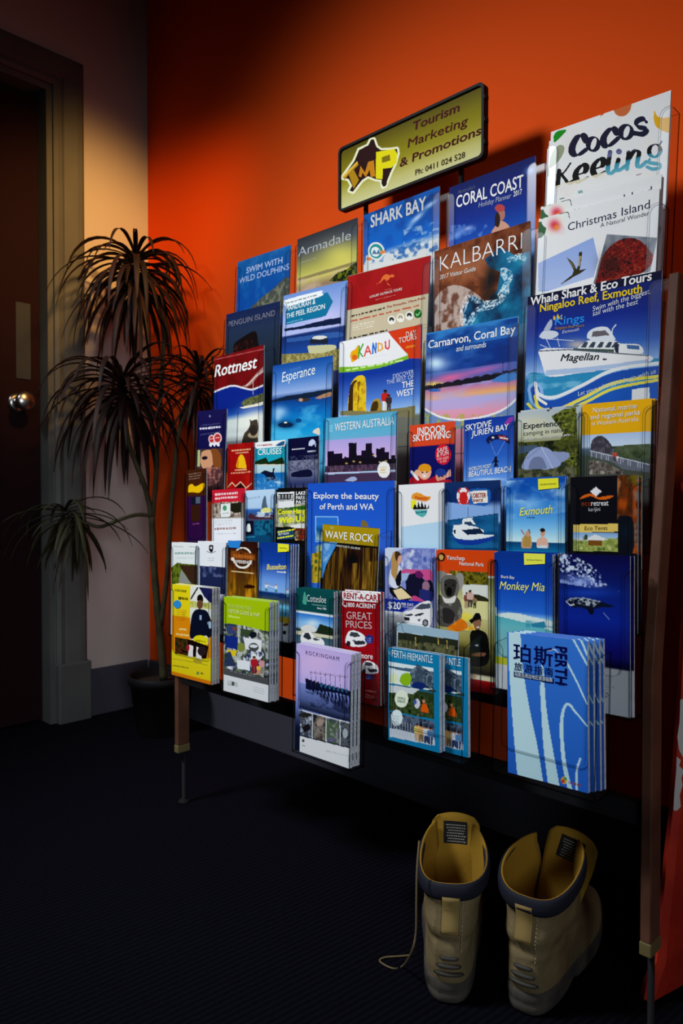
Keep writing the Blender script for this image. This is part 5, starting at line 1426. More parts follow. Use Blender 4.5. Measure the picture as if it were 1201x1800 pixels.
r, sh = brochure((868.5, 971), (971.5, 974.5), 6, (1208,), None, 'deep blue brochure with yellow brush script Monkey Mia and a yellow tag', art, copy_label='copy stacked behind the yellow tagged Monkey Mia brochure', copies=[(-.0005, .001, .006), (.001, .0015, .0125), (.001, .002, .019)], th=.005, strip=.0105)
sh.z(840, 940, .3006)
sticker(r, sh, [(272, 108), (396, 112), (395, 170), (274, 176)], (206, 206, 70), ('Visit Parks & Reserves', (286, 150), (380, 152), 8))

def art(s):
    s.z(840, 940, .3006)
    s.grad((0, (18, 20, 58)), (.25, (20, 34, 104)), (.42, (18, 36, 124)), (.6, (16, 22, 84)), (.71, (15, 18, 58)), (.715, (200, 203, 208)), (1, (194, 198, 204)))
    s.noise((176, 190, 220), 170, .56, 3, 1.0, s.mpoly([(478, 110), (560, 120), (700, 200), (760, 300), (640, 310), (560, 280), (478, 200)]), soft=.14); s.glow(600, 270, 120, 26, (110, 130, 190), .8, 14); s.noise((130, 150, 200), 60, .58, 5, .9, s.mpoly([(480, 200), (830, 290), (830, 340), (480, 280)]), sx=.4)
    s.glow(640, 340, 180, 30, (30, 60, 160), .7)
    s.spoly([(516, 385), (545, 368), (620, 368), (700, 385), (800, 420), (720, 425), (660, 440), (600, 425), (560, 425), (530, 410)], (22, 26, 40)); s.noise((160, 170, 180), 190, .53, 7, .9, s.mpoly([(530, 375), (620, 368), (720, 390), (680, 420), (560, 405)]), soft=.14); s.line([(518, 390), (545, 372), (620, 370), (700, 388)], 6, (120, 132, 150)); s.line([(520, 392), (540, 412), (562, 410)], 5, (190, 196, 204)); s.spoly([(640, 430), (665, 470), (680, 440)], (18, 20, 32)); s.line([(735, 455), (770, 495)], 4, (110, 130, 180))
    s.ell(753, 938, 12, 14, (44, 46, 52)); s.ell(753, 938, 7, 9, (196, 200, 206)); s.bars(700, 880, 800, 890, 1, 10, 5, (150, 154, 162))
brochure((983, 972.5), (1108, 977), 6, (1238,), None, 'dark navy brochure of a spotted whale shark under water at the right end', art, copy_label='copy stacked behind the spotted whale shark brochure', copies=[(.003, 0, .005)], strip=.012, lip=.05, top_in=.018)

# ---------------------------------------------------------------- seventh tier
def art(s):
    s.z(290, 930, .1915)
    s.grad((0, (200, 184, 24)), (.34, (196, 176, 30)), (.35, (190, 116, 20)), (.72, (196, 124, 24)), (.74, (206, 186, 30)), (.96, (204, 180, 26)), (.965, (196, 110, 20)), (1, (190, 104, 20)))
    s.scrawl(90, 575, 200, 585, 34, (110, 104, 30), .004, .1); s.scrawl(122, 648, 212, 655, 34, (40, 36, 20), .03)
    s.poly([(232, 515), (440, 545), (430, 800), (400, 1060), (232, 1010)], (196, 198, 190)); s.poly([(310, 530), (440, 545), (436, 700), (360, 620)], (30, 32, 70)); s.mottle([(150, 156, 50), (186, 180, 120), (110, 120, 40)], 40, 3, s.mpoly([(232, 660), (430, 680), (430, 740), (232, 720)]))
    s.spoly([(238, 1010), (240, 830), (270, 750), (330, 735), (390, 760), (430, 860), (440, 960), (400, 1000), (370, 980)], (22, 25, 36)); s.line([(240, 640), (280, 570), (300, 540)], 14, (40, 30, 26)); s.ell(322, 690, 28, 44, (90, 60, 44)); s.spoly([(296, 660), (300, 615), (325, 600), (348, 620), (350, 665), (325, 650)], (24, 20, 22)); s.spoly([(390, 860), (420, 850), (432, 900), (405, 910)], (150, 170, 190)); s.poly([(318, 790), (336, 790), (336, 835), (318, 832)], (130, 150, 180))
    s.bars(108, 740, 215, 752, 6, 18, 6, (150, 80, 20), a=.8); s.scrawl(130, 925, 200, 932, 20, (220, 190, 130), .01); s.scrawl(105, 972, 218, 985, 20, (220, 190, 130), .02)
    s.ell(330, 1020, 70, 44, (196, 186, 26), 10); s.scrawl(282, 1028, 380, 1042, 16, (110, 104, 20), .01)
    s.poly([(92, 990), (250, 1020), (400, 1075), (380, 1195), (90, 1140)], (26, 20, 20)); s.mottle([(24, 22, 20), (84, 40, 24), (30, 44, 24), (24, 20, 30)], 60, 3, s.mpoly([(92, 990), (210, 1010), (205, 1165), (90, 1140)])); s.poly([(210, 1170), (225, 1060), (260, 1075), (255, 1180)], (200, 196, 194)); s.poly([(285, 1180), (290, 1080), (320, 1090), (340, 1200)], (196, 194, 194)); s.ell(212, 1090, 14, 30, (150, 30, 40)); s.ell(340, 1120, 40, 44, (40, 30, 32))
    s.line([(60, 1190), (200, 1210), (390, 1250)], 4, (120, 116, 20)); s.ell(300, 1215, 44, 20, (160, 140, 40), 10); s.bars(70, 1245, 220, 1270, 1, 10, 12, (110, 110, 30)); s.ell(302, 1322, 14, 16, (110, 130, 60)); s.bars(330, 1315, 355, 1320, 1, 10, 16, (60, 60, 40))
r, sh = brochure((303, 1026.5), (373, 1034), 7, (1186,), None, 'yellow and orange brochure with a raised arm figure, lowest at the left end', art, copy_label='copy stacked behind the yellow and orange raised arm brochure', copies=[(.0, .0005, .007), (.0, .001, .0145)], th=.006, depth=.028)
sh.z(290, 930, .1915)
cx, cy = 117, 690
sticker(r, sh, [(cx + 34 * math.cos(a), cy + 38 * math.sin(a)) for a in [k * math.pi / 10 for k in range(20)]], (40, 120, 180))

def art(s):
    s.z(290, 930, .1915)
    s.fill((142, 168, 22))
    m = s.mpoly([(540, 862), (690, 880), (968, 945), (968, 1400), (540, 1300)]); s.mottle([(40, 44, 44), (176, 178, 180), (84, 96, 60), (30, 40, 70), (196, 198, 200)], 30, 3, m)
    s.poly([(560, 975), (670, 990), (665, 1105), (560, 1085)], (26, 40, 110)); s.poly([(720, 995), (885, 1020), (885, 1130), (740, 1100)], (196, 198, 200)); s.ell(815, 1085, 46, 40, (60, 64, 66), 10); s.ell(815, 1075, 36, 16, (190, 192, 196)); s.poly([(570, 1110), (665, 1115), (640, 1170), (590, 1160)], (196, 170, 30)); s.ell(700, 1085, 34, 44, (110, 120, 50)); s.poly([(660, 1200), (780, 1215), (780, 1300), (665, 1280)], (196, 200, 210)); s.person(820, 1330, 160, (150, 30, 40), (110, 30, 36)); s.person(890, 1330, 140, (176, 130, 130), (120, 110, 110)); s.person(860, 1335, 90, (196, 160, 60), (180, 120, 80)); s.ell(610, 925, 46, 40, (50, 60, 100)); s.ell(640, 915, 20, 18, (110, 60, 50)); s.poly([(690, 910), (800, 930), (800, 990), (700, 980)], (50, 64, 44)); s.ell(810, 970, 34, 30, (24, 28, 34)); s.poly([(560, 1140), (600, 1120), (650, 1260), (560, 1260)], (40, 50, 76))
    s.poly([(540, 1275), (968, 1372), (968, 1440), (540, 1335)], (70, 70, 72)); s.poly([(540, 1335), (968, 1438), (968, 1600), (540, 1500)], (204, 206, 210)); s.bars(600, 1295, 920, 1368, 1, 10, 8, (130, 130, 132)); s.bars(575, 1390, 690, 1412, 3, 16, 9, (130, 134, 136), a=.8); s.ell(625, 1420, 14, 20, (70, 74, 60)); s.bars(815, 1445, 935, 1475, 3, 22, 4, (150, 154, 158))
    s.text('WHITEMAN PARK', 582, 722, 802, 748, 34, (176, 196, 90), .004); s.text('VISITOR GUIDE & MAP', 582, 766, 872, 808, 34, (196, 210, 130), .012); s.scrawl(582, 808, 690, 826, 26, (180, 196, 90), .004)
brochure((394, 1048.5), (474, 1058), 7, (1214,), None, 'lime green and white park visitor guide in a clear pocket, lower left', art, copy_label='copy stacked behind the lime green visitor guide', copies=[(.0, .001, .006), (.001, .0, .0125), (.001, .001, .019)], th=.005, strip=.0115)

def art(s):
    s.z(500, 900, .2831)
    s.grad((0, (22, 66, 66)), (.33, (20, 60, 62)), (.335, (196, 200, 204)), (.36, (196, 200, 204)), (.37, (40, 100, 176)), (.5, (110, 160, 200)), (.58, (130, 160, 190)), (.6, (40, 60, 60)), (.75, (60, 84, 100)), (1, (120, 130, 140)))
    s.spoly([(115, 570), (118, 520), (126, 495), (134, 520), (137, 575)], (60, 140, 120)); s.text('Cottesloe', 140, 555, 260, 566, 42, (206, 214, 212), -.01); s.bars(170, 572, 262, 582, 1, 8, 5, (120, 160, 150)); s.text('Since 1906', 205, 602, 262, 608, 12, (200, 206, 206), .01)
    s.glow(175, 690, 50, 30, (190, 206, 220), .8); s.poly([(200, 740), (220, 695), (300, 720), (310, 775), (200, 770)], (30, 40, 30)); s.spoly([(100, 720), (140, 700), (190, 715), (190, 745), (110, 740)], (190, 190, 186)); s.poly([(75, 735), (310, 770), (310, 790), (75, 760)], (180, 176, 150))
    s.spoly([(100, 790), (115, 750), (160, 745), (190, 775), (235, 790), (240, 830), (110, 825)], (206, 208, 210)); s.poly([(115, 775), (130, 750), (150, 750), (170, 785), (150, 795)], (40, 44, 50)); s.poly([(175, 785), (190, 780), (225, 795), (190, 800)], (60, 66, 74))
brochure((521.5, 1033), (587, 1040), 7, .19, 1140, 'dark green and white beach town brochure with a small white car', art, copy_label='white topped copy stacked behind the dark green beach town brochure', copies=[(.0, .0005, .006), (.001, .001, .0125), (.001, .0005, .019)], th=.005, strip=.009)

def art(s):
    s.z(500, 900, .2831)
    s.grad((0, (120, 14, 24)), (.5, (132, 16, 28)), (1, (104, 10, 20)))
    s.poly([(358, 492), (580, 505), (580, 562), (358, 548)], (206, 204, 204)); s.text('RENT-A-CAR', 370, 536, 576, 553, 36, (140, 18, 30), .026); s.line([(366, 556), (364, 574), (382, 588)], 8, (206, 200, 200), smooth=True); s.text('1800 ACERENT', 388, 588, 572, 600, 26, (208, 204, 204), .02)
    s.text('GREAT', 388, 662, 545, 672, 44, (170, 150, 150), .004); s.text('PRICES', 384, 716, 545, 726, 42, (170, 150, 150), .004)
    def car(x, y, k):
        s.spoly([(x, y), (x + 6 * k, y - 45 * k), (x + 30 * k, y - 75 * k), (x + 75 * k, y - 70 * k), (x + 120 * k, y - 40 * k), (x + 130 * k, y + 10 * k), (x + 90 * k, y + 25 * k), (x + 30 * k, y + 20 * k)], (206, 206, 208)); s.poly([(x + 22 * k, y - 45 * k), (x + 34 * k, y - 68 * k), (x + 72 * k, y - 64 * k), (x + 92 * k, y - 40 * k), (x + 56 * k, y - 34 * k)], (50, 54, 60)); s.ell(x + 18 * k, y + 5 * k, 13 * k, 18 * k, (30, 30, 34)); s.spoly([(x + 50 * k, y - 8 * k), (x + 110 * k, y - 12 * k), (x + 120 * k, y + 8 * k), (x + 60 * k, y + 12 * k)], (40, 42, 48)); s.ell(x + 52 * k, y - 14 * k, 10 * k, 6 * k, (90, 96, 104))
    car(380, 812, 1.0); s.ell(527, 790, 26, 28, (30, 40, 100)); s.bars(508, 780, 546, 783, 3, 12, 5, (110, 110, 170))
    s.text('And more', 400, 900, 550, 914, 34, (206, 200, 200), .02); car(480, 985, .8); s.ell(530, 1025, 24, 18, (30, 40, 100)); s.bars(505, 1018, 550, 1020, 2, 12, 5, (120, 120, 180)); s.bars(505, 1105, 570, 1115, 1, 10, 6, (190, 130, 130)); s.bars(505, 1130, 565, 1150, 2, 14, 5, (170, 110, 110)); s.line([(505, 1152), (575, 1170)], 6, (30, 10, 14))
brochure((600.5, 1038.5), (668, 1042), 7, (1226,), None, 'dark red car hire brochure with white cars beside the dark green one', art, copy_label='copy stacked behind the dark red car hire brochure', copies=[(.001, .0025, .006)], th=.004, strip=.009)

def art(s):
    s.z(500, 900, .2831)
    s.grad((0, (150, 170, 180)), (.16, (176, 190, 194)), (.17, (176, 190, 194)), (1, (40, 44, 34)))
    s.poly([(700, 690), (1090, 745), (1090, 800), (700, 740)], (130, 156, 170)); s.poly([(705, 745), (1080, 795), (1080, 900), (705, 850)], (36, 40, 32)); s.mottle([(24, 28, 22), (90, 90, 60), (40, 44, 34)], 60, 3, s.mpoly([(705, 790), (1080, 835), (1080, 900), (705, 850)]))
    for x, y in ((815, 780), (955, 770), (1010, 800)):
        s.line([(x, y), (x + 2, y + 50)], 5, (170, 140, 70))
brochure((698, 1094), (806, 1111), 7, .165, 1190, 'grey sky photo brochure standing behind the pocket of blue city guides', art, y=.9035, hold=None, th=.003)

def art(s):
    s.z(500, 900, .2831)
    s.fill((24, 108, 150))
    s.text('PERTH', 668, 898, 752, 915, 44, (196, 214, 222), .0); s.text('TO', 756, 905, 768, 909, 18, (170, 200, 214)); s.text('FREMANTLE', 768, 918, 922, 938, 44, (196, 214, 222), .0); s.text('THE', 645, 884, 662, 888, 22, (120, 180, 206))
    s.poly([(648, 930), (925, 970), (928, 1112), (650, 1062)], (190, 202, 208)); s.poly([(648, 955), (800, 975), (925, 990), (925, 1005), (800, 995), (648, 968)], (60, 84, 104)); s.mottle([(30, 40, 52), (110, 126, 140), (40, 52, 66), (70, 84, 96)], 80, 3, s.mpoly([(780, 985), (830, 950), (925, 1000), (928, 1100), (780, 1085)]))
    for x, y in ((822, 945), (835, 960), (850, 975), (812, 985), (870, 990)):
        s.poly([(x, y), (x + 10, y), (x + 10, 1060), (x, 1060)], (56, 68, 84))
    s.spoly([(715, 1050), (730, 1010), (770, 1000), (790, 1030), (770, 1080), (730, 1070)], (120, 160, 30)); s.spoly([(790, 1075), (820, 1055), (880, 1070), (860, 1100), (800, 1095)], (24, 40, 90)); s.spoly([(700, 1075), (740, 1080), (860, 1105), (925, 1100), (925, 1120), (700, 1080)], (40, 54, 50)); s.ell(680, 1035, 26, 32, (190, 200, 150), a=.8)
    s.poly([(650, 1072), (928, 1124), (932, 1290), (652, 1230)], (40, 54, 34)); s.poly([(650, 1072), (840, 1100), (800, 1130), (650, 1120)], (176, 184, 186)); s.mottle([(24, 34, 20), (60, 76, 44), (30, 42, 26), (90, 90, 60)], 60, 7, s.mpoly([(650, 1120), (800, 1130), (930, 1150), (932, 1290), (652, 1230)])); s.spoly([(850, 1240), (860, 1190), (885, 1200), (895, 1250)], (190, 76, 24)); s.ell(825, 1190, 18, 30, (180, 180, 190)); s.ell(812, 1180, 10, 16, (60, 80, 140)); s.ell(866, 1175, 9, 10, (176, 120, 90)); s.ell(728, 1160, 42, 54, (196, 206, 186)); s.text('SHOWS &', 704, 1160, 752, 1168, 15, (60, 110, 70), .0); s.text('EVENTS', 704, 1180, 752, 1188, 15, (60, 110, 70), .0)
    s.poly([(652, 1240), (932, 1300), (935, 1452), (655, 1395)], (60, 66, 80)); s.poly([(655, 1340), (932, 1400), (935, 1452), (655, 1395)], (176, 182, 190)); s.mottle([(26, 32, 44), (84, 96, 116), (40, 46, 60)], 70, 9, s.mpoly([(652, 1240), (932, 1300), (932, 1390), (655, 1340)]))
    for k, x in enumerate((825, 850, 882, 908)):
        s.person(x, 1420 + k * 8, 105, [(190, 170, 90), (190, 150, 90), (186, 190, 196), (70, 110, 150)][k], [(170, 140, 100), (110, 90, 70), (40, 50, 80), (44, 56, 90)][k], (160, 110, 84))
    for x in range(665, 800, 17):
        s.line([(x, 1290 + (x - 665) * .2), (x, 1375 + (x - 665) * .2)], 3, (150, 156, 166))
    s.ell(698, 1278, 36, 50, (190, 202, 204)); s.bars(676, 1262, 722, 1270, 3, 16, 7, (140, 160, 160))
r, sh = brochure((682.5, 1138), (772.5, 1150), 7, (1300,), None, 'blue bordered Perth to Fremantle guide at the front of its pocket', art, th=.006, hold=None, y=.868, copies=[(.0, .0005, .0075)], copy_label='copy of the blue bordered guide stacked straight behind the front one')
c = copy_tree(r, Vector(r.location) + Vector((.0385, .0165, -.0015)))
tag(c, 'blue bordered guide set to the right behind, showing only the end of its title', 'brochure')
a, b_ = at_y(682.5, 1138, .868), at_y(772.5, 1150, .868)
hh = sh.h
pocket(a + Vector((-.0005, 0, .024)), Vector((1, 0, 0)), Vector((0, -math.sin(TILT), -math.cos(TILT))), Vector((0, -math.cos(TILT), math.sin(TILT))), (b_.x - a.x) + .0435, hh + .024, .040, .012, .03, .002, -.012)

def art(s):
    s.z(840, 940, .3006)
    s.fill((42, 92, 176))
    s.grad((0, (50, 104, 186)), (1, (36, 84, 168)))
    Wv = (166, 196, 214)
    s.poly([(180, 566), (250, 570)] + [tuple(v) for v in spline([(250, 570), (262, 760), (300, 1000), (350, 1240), (384, 1450)], 6)] + [(240, 1420)] + [tuple(v) for v in spline([(230, 1390), (205, 1100), (185, 800), (180, 570)], 6)], Wv)
    s.poly([tuple(v) for v in spline([(372, 760), (366, 900), (372, 1040), (385, 1240), (410, 1450)], 6)] + [(480, 1480)] + [tuple(v) for v in spline([(470, 1420), (430, 1200), (400, 1000), (386, 800), (376, 760)], 6)], Wv)
    s.line([(556, 606), (640, 760)], 14, Wv, 8); s.line([(600, 606), (640, 700)], 12, Wv); s.line([(520, 745), (580, 860), (640, 990)], 11, Wv, 9, smooth=True)
    s.line([(540, 1490), (505, 1330), (490, 1140), (500, 1030), (530, 990), (575, 1040), (640, 1120)], 26, Wv, 8, smooth=True); s.line([(580, 1490), (580, 1380), (600, 1310)], 12, Wv, smooth=True)
    NV = (20, 22, 66)
    s.poly([(212, 800), (445, 838), (445, 872), (212, 832)], NV)
    s.line([(410, 676), (450, 672), (480, 700)], 8, (206, 214, 220), 3, smooth=True)
    s.text('\u73c0\u65af', 210, 728, 438, 762, 78, NV, .016, 0, 1.12); s.text('\u65c5\u6e38\u6307\u5357', 214, 788, 440, 826, 36, NV, .01, 0, 1.25); s.text('\u73c0\u65af\u53ca\u5468\u8fb9\u5730\u533a\u65c5\u6e38\u6307\u5357', 218, 824, 438, 860, 18, (176, 190, 214), .008)
    s.text('2016', 472, 878, 506, 884, 12, NV, .01)
    s.ell(505, 1435, 18, 22, (196, 150, 40)); s.ell(498, 1442, 10, 12, (176, 50, 40)); s.ell(512, 1428, 9, 10, (60, 130, 60)); s.bars(530, 1440, 605, 1458, 1, 8, 14, (120, 60, 70), a=.9)
r, sh = brochure((891.5, 1111), (1032.5, 1126), 7, (1357,), None, 'blue and white Chinese language Perth guide at the front of its pocket', art, th=.006, copies=[(.004, .0005, .0072), (.0085, .001, .0144), (.0105, .0015, .0216)], copy_label='blue copy stacked behind the Chinese language guide, its right edge showing', strip=.011, lip=.038, top_in=.018, hold=None, y=.872)
# PERTH set sideways: letters read from the top of the page downwards
def side_text(sh, root, word, x0, y0, x1, y1, hpx, c, bold):
    sh.z(840, 940, .3006)
    a, e = Vector(sh.uv(x0, y0)), Vector(sh.uv(x1, y1))
    hgt = abs(sh.uv(x0 + hpx, y0)[0] - sh.uv(x0, y0)[0])
    vs, fs = glyph_mesh(word, 0.0, 1.05)
    d = e - a
    L = d.length
    d /= L
    nrm = Vector((-d[1], d[0])) * -1
    xs = [v[0] for v in vs]
    kx, ky = L / (max(xs) - min(xs)), hgt / 0.682
    bm = bmesh.new()
    for st, (ox, oy) in enumerate(((-bold, 0), (bold, 0), (0, bold), (0, -bold))):
        bv = []
        for x, y in vs:
            q = a + d * ((x - min(xs) + ox) * kx) + nrm * ((y + oy) * ky)
            bv.append(bm.verts.new(sh.o + sh.eu * q[0] + sh.ev * q[1] + sh.en * (0.00035 + st * 0.00007)))
        for f in fs:
            bm.faces.new([bv[i] for i in f])
    o = obj('lettering', bm, ink_mat(c), root, recalc=False)
    o.matrix_parent_inverse = Matrix.Translation(-Vector(root.location))
side_text(sh, r, 'PERTH', 455, 652, 455, 868, 66, (20, 22, 66), .03)
a, b_ = at_y(891.5, 1111, .872), at_y(1032.5, 1126, .872)
pocket(a + Vector((-.014, 0, 0)), Vector((1, 0, 0)), Vector((0, -math.sin(TILT), -math.cos(TILT))), Vector((0, -math.cos(TILT), math.sin(TILT))), (b_.x - a.x) + .026, sh.h + .002, .034, .012, .036, .016, .012)

# ---------------------------------------------------------------- lowest pocket in the middle
def art(s):
    s.z(500, 900, .2831)
    s.grad((0, (166, 150, 200)), (.25, (176, 156, 204)), (.45, (140, 140, 196)), (.58, (96, 110, 170)), (.78, (24, 28, 48)), (1, (24, 26, 40)))
    s.glow(200, 930, 120, 80, (196, 164, 200), .6)
    s.ygrad((105, 1060), (105, 1220), (0, (110, 124, 184)), (.6, (70, 84, 130)), (1, (24, 28, 44)), mask=s.mpoly([(90, 1050), (445, 1100), (445, 1310), (95, 1240)]))
    s.poly([(130, 1030), (200, 1060), (300, 1085), (415, 1115), (415, 1145), (300, 1120), (135, 1100)], (24, 26, 46))
    for k in range(13):
        x = 135 + k * 22.5
        y = 1040 + k * 6.5
        s.line([(x, y), (x + 3, y + 55 + k * 6)], 8, (22, 24, 42)); s.line([(x, y + 20), (x + 18, y + 60 + k * 5)], 5, (22, 24, 42)); s.line([(x + 8, y - 2), (x + 8, y + 20)], 10, (26, 28, 46))
    for k in range(8):
        x = 165 + k * 30
        y = 985 + k * 4
        s.line([(x, y), (x + 2, y + 95)], 2.5, (44, 44, 70)); s.line([(x - 10, y + 14), (x + 22, y + 10)], 2.5, (44, 44, 70))
    for k in range(7):
        x = 230 + k * 26
        s.ell(x, 1075 + k * 6, 7, 13, (40, 84, 120))
    s.noise((24, 28, 50), 60, .55, 4, .7, s.mpoly([(130, 1110), (420, 1150), (420, 1260), (130, 1200)]), sx=.6)
    xs = [(98, 170), (178, 255), (262, 342), (350, 436)]
    cs = [[(170, 180, 196), (50, 50, 54), (110, 120, 140)], [(36, 36, 34), (130, 120, 110), (60, 54, 50)], [(96, 84, 130), (60, 90, 40), (150, 130, 170)], [(40, 42, 48), (90, 94, 100), (30, 32, 38)]]
    for i, ((xa, xb), cc) in enumerate(zip(xs, cs)):
        ya, yb = 1235 + (xa - 98) * .25, 1235 + (xb - 98) * .25
        s.mottle(cc, 70, 3 + i, s.mpoly([(xa, ya), (xb, yb), (xb, yb + 148), (xa, ya + 148)]))
        s.line([(xb + 4, yb), (xb + 4, yb + 150)], 6, (190, 192, 196))
    s.line([(95, 1230), (440, 1318)], 6, (190, 192, 196)); s.ell(125, 1262, 36, 16, (40, 40, 36)); s.spoly([(110, 1340), (150, 1315), (160, 1350), (120, 1365)], (30, 28, 30)); s.ell(378, 1375, 16, 30, (150, 156, 160)); s.ell(225, 1300, 18, 34, (150, 130, 116), 30)
    s.poly([(95, 1390), (445, 1478), (445, 1620), (95, 1520)], (204, 206, 210)); s.poly([(400, 1510), (426, 1516), (426, 1560), (400, 1554)], (24, 24, 26)); s.line([(408, 1550), (416, 1522)], 5, (180, 182, 186)); s.bars(260, 1480, 395, 1512, 1, 8, 6, (170, 172, 176)); s.ell(117, 1420, 8, 10, (60, 62, 66)); s.bars(108, 1445, 130, 1450, 1, 8, 8, (150, 152, 156))
    s.text('ROCKINGHAM', 134, 884, 340, 925, 25, (60, 50, 90), -.006, 0, 1.35)
brochure((521.5, 1131), (617.5, 1150), 8, (1319,), None, 'lilac jetty brochure hanging lowest in the middle of the rack', art, copy_label='copy stacked behind the lilac jetty brochure', th=.007, copies=[(.0005, .001, .008), (.001, .001, .016)], strip=.0125, lip=.07, top_in=.012, y=.842)

# ------------------------------------------------------------------ the sign on two rods above the top tier
SY = 1.232
tl, tr, bl, br = at_y(593, 265, SY), at_y(849, 143, SY), at_y(600, 375, SY), at_y(856, 273, SY)
sx0, sx1 = (tl.x + bl.x) / 2, (tr.x + br.x) / 2
sz1, sz0 = (tl.z + tr.z) / 2, (bl.z + br.z) / 2
sign = thing('sign', ((sx0 + sx1) / 2, SY, sz0), 'gold rounded sign in a black frame on two rods above the rack', 'sign')
SINV = Matrix.Translation(-Vector(sign.location))
def sign_part(name, bm, m, smooth=False):
    o = obj(name, bm, m, sign, smooth)
    o.matrix_parent_inverse = SINV
    return o
m_signframe = M_('black_plastic_frame', (0.006, 0.006, 0.007), 0.6, 0.12)
bm = bmesh.new()
fr_ = (Vector((0, 0, 0)), Vector((1, 0, 0)), Vector((0, 0, 1)), Vector((0, 1, 0)))
def ring(bm, o0, i0, ya, yb):
    n = len(o0)
    V = [[bm.verts.new((u, y, v)) for u, v in pts] for pts in (o0, i0) for y in (ya, yb)]
    oa, ob, ia, ib = V
    for k in range(n):
        j = (k + 1) % n
        bm.faces.new((oa[k], oa[j], ob[j], ob[k])); bm.faces.new((ia[j], ia[k], ib[k], ib[j]))
        bm.faces.new((oa[j], oa[k], ia[k], ia[j])); bm.faces.new((ob[k], ob[j], ib[j], ib[k]))
ring(bm, rrect(sx0, sz0, sx1, sz1, .012), rrect(sx0 + .0055, sz0 + .0055, sx1 - .0055, sz1 - .0055, .009), SY - .004, SY + .012)
plate(bm, rrect(sx0 + .002, sz0 + .002, sx1 - .002, sz1 - .002, .010), (Vector((0, SY + .006, 0)), Vector((1, 0, 0)), Vector((0, 0, 1)), Vector((0, 1, 0))), .006)
for z in (sz0 + .03, (sz0 + sz1) / 2, sz1 - .03):                  # clips on the right-hand edge
    box(bm, (sx1, SY - .003, z - .004), (sx1 + .002, SY + .010, z + .004))
sign_part('frame', bm, m_signframe)
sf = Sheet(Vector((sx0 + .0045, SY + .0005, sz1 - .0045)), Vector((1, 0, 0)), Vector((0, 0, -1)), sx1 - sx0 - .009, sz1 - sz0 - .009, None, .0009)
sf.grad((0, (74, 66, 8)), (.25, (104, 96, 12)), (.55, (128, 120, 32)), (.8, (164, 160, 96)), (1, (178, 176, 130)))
sf.z(560, 130, .333)
aus = [(164, 616), (178, 590), (160, 555), (126, 548), (150, 515), (190, 460), (215, 400), (262, 378), (278, 346), (292, 345), (306, 385), (330, 402), (380, 400), (415, 395), (418, 420), (404, 470), (380, 520), (352, 590), (340, 596), (334, 560), (300, 555), (262, 540), (230, 560), (200, 598), (182, 622)]
sf.put(sf.mline(aus + aus[:1], 22), (206, 204, 170)); sf.poly(aus, (40, 22, 16))
sf.poly([(126, 540), (205, 460), (212, 480), (186, 505), (214, 560), (186, 606), (160, 530), (138, 560)], (150, 112, 24)); sf.poly([(126, 540), (205, 460), (208, 470), (130, 552)], (196, 160, 60))
sf.poly([(212, 540), (222, 485), (245, 520), (262, 465), (292, 455), (300, 540), (276, 545), (270, 505), (250, 545), (232, 520), (226, 545)], (170, 110, 24))
sf.poly([(302, 552), (304, 412), (400, 395), (416, 420), (412, 470), (385, 495), (340, 500), (338, 556)], (196, 186, 20)); sf.poly([(334, 440), (376, 425), (380, 456), (336, 470)], (110, 96, 14)); sf.ell(347, 572, 14, 22, (34, 20, 16))
MR = (62, 18, 16)
sf.text('Tourism', 500, 300, 744, 196, 44, MR, .025, .08); sf.text('Marketing', 472, 390, 788, 268, 44, MR, .013, .08); sf.text('& Promotions', 430, 492, 858, 318, 42, MR, .022, .08); sf.text('Ph: 0411 024 528', 512, 535, 774, 440, 28, (56, 40, 20), .022)
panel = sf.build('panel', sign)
for ch in sign.children:
    ch.matrix_parent_inverse = SINV
for px, py in ((637, 372), (805, 302)):
    p = at_y(px, py, SY + .006)
    bm = bmesh.new()
    tube(bm, [(p.x, SY + .0185, 1.10), (p.x, SY + .0185, p.z + .045)], .0055, 12)
    sign_part('rod', bm, m_signframe, True)

# ------------------------------------------------------------------ potted plant in the corner
m_pot = M_('black_plastic_pot', (0.006, 0.006, 0.007), 0.6, 0.12)
m_soil = M_('potting_soil', (0.03, 0.02, 0.014), 0.95, 0.1, bump=(90, .8, .01))
m_stem = M_('green_brown_cane', (0.050, 0.048, 0.022), 0.75, 0.2, vary=(18, (0.028, 0.026, 0.014), .4, .65))
m_leaf = M_('dark_purple_leaf', (0.009, 0.0045, 0.004), 0.6, 0.2, vary=(5, (0.022, 0.007, 0.005), .4, .65))
m_leafg = M_('olive_green_leaf', (0.028, 0.030, 0.010), 0.6, 0.2, vary=(6, (0.011, 0.011, 0.005), .4, .65))
PC = Vector((-1.985, 1.225, 0))
plant = thing('potted_plant', PC, 'tall dark dragon tree with drooping strap leaves in a black pot in the corner', 'plant')
PINV = Matrix.Translation(-PC)
def plant_part(name, bm, m, smooth=True):
    o = obj(name, bm, m, plant, smooth)
    o.matrix_parent_inverse = PINV
    return o
bm = bmesh.new()
prof = [(0.002, .0), (.072, .0), (.076, .004), (.094, .150), (.100, .152), (.1015, .178), (.0965, .178), (.092, .165), (.090, .150), (.002, .150)]
for (r0, z0), (r1, z1) in zip(prof, prof[1:]):
    for k in range(36):
        a0, a1 = 2 * math.pi * k / 36, 2 * math.pi * (k + 1) / 36
        bm.faces.new([bm.verts.new(PC + Vector((r * math.cos(a), r * math.sin(a), z))) for r, z, a in ((r0, z0, a0), (r0, z0, a1), (r1, z1, a1), (r1, z1, a0))])
bmesh.ops.remove_doubles(bm, verts=bm.verts, dist=1e-5)
plant_part('pot', bm, m_pot)
bm = bmesh.new()
N = 24
c0 = bm.verts.new(PC + Vector((0, 0, .156)))
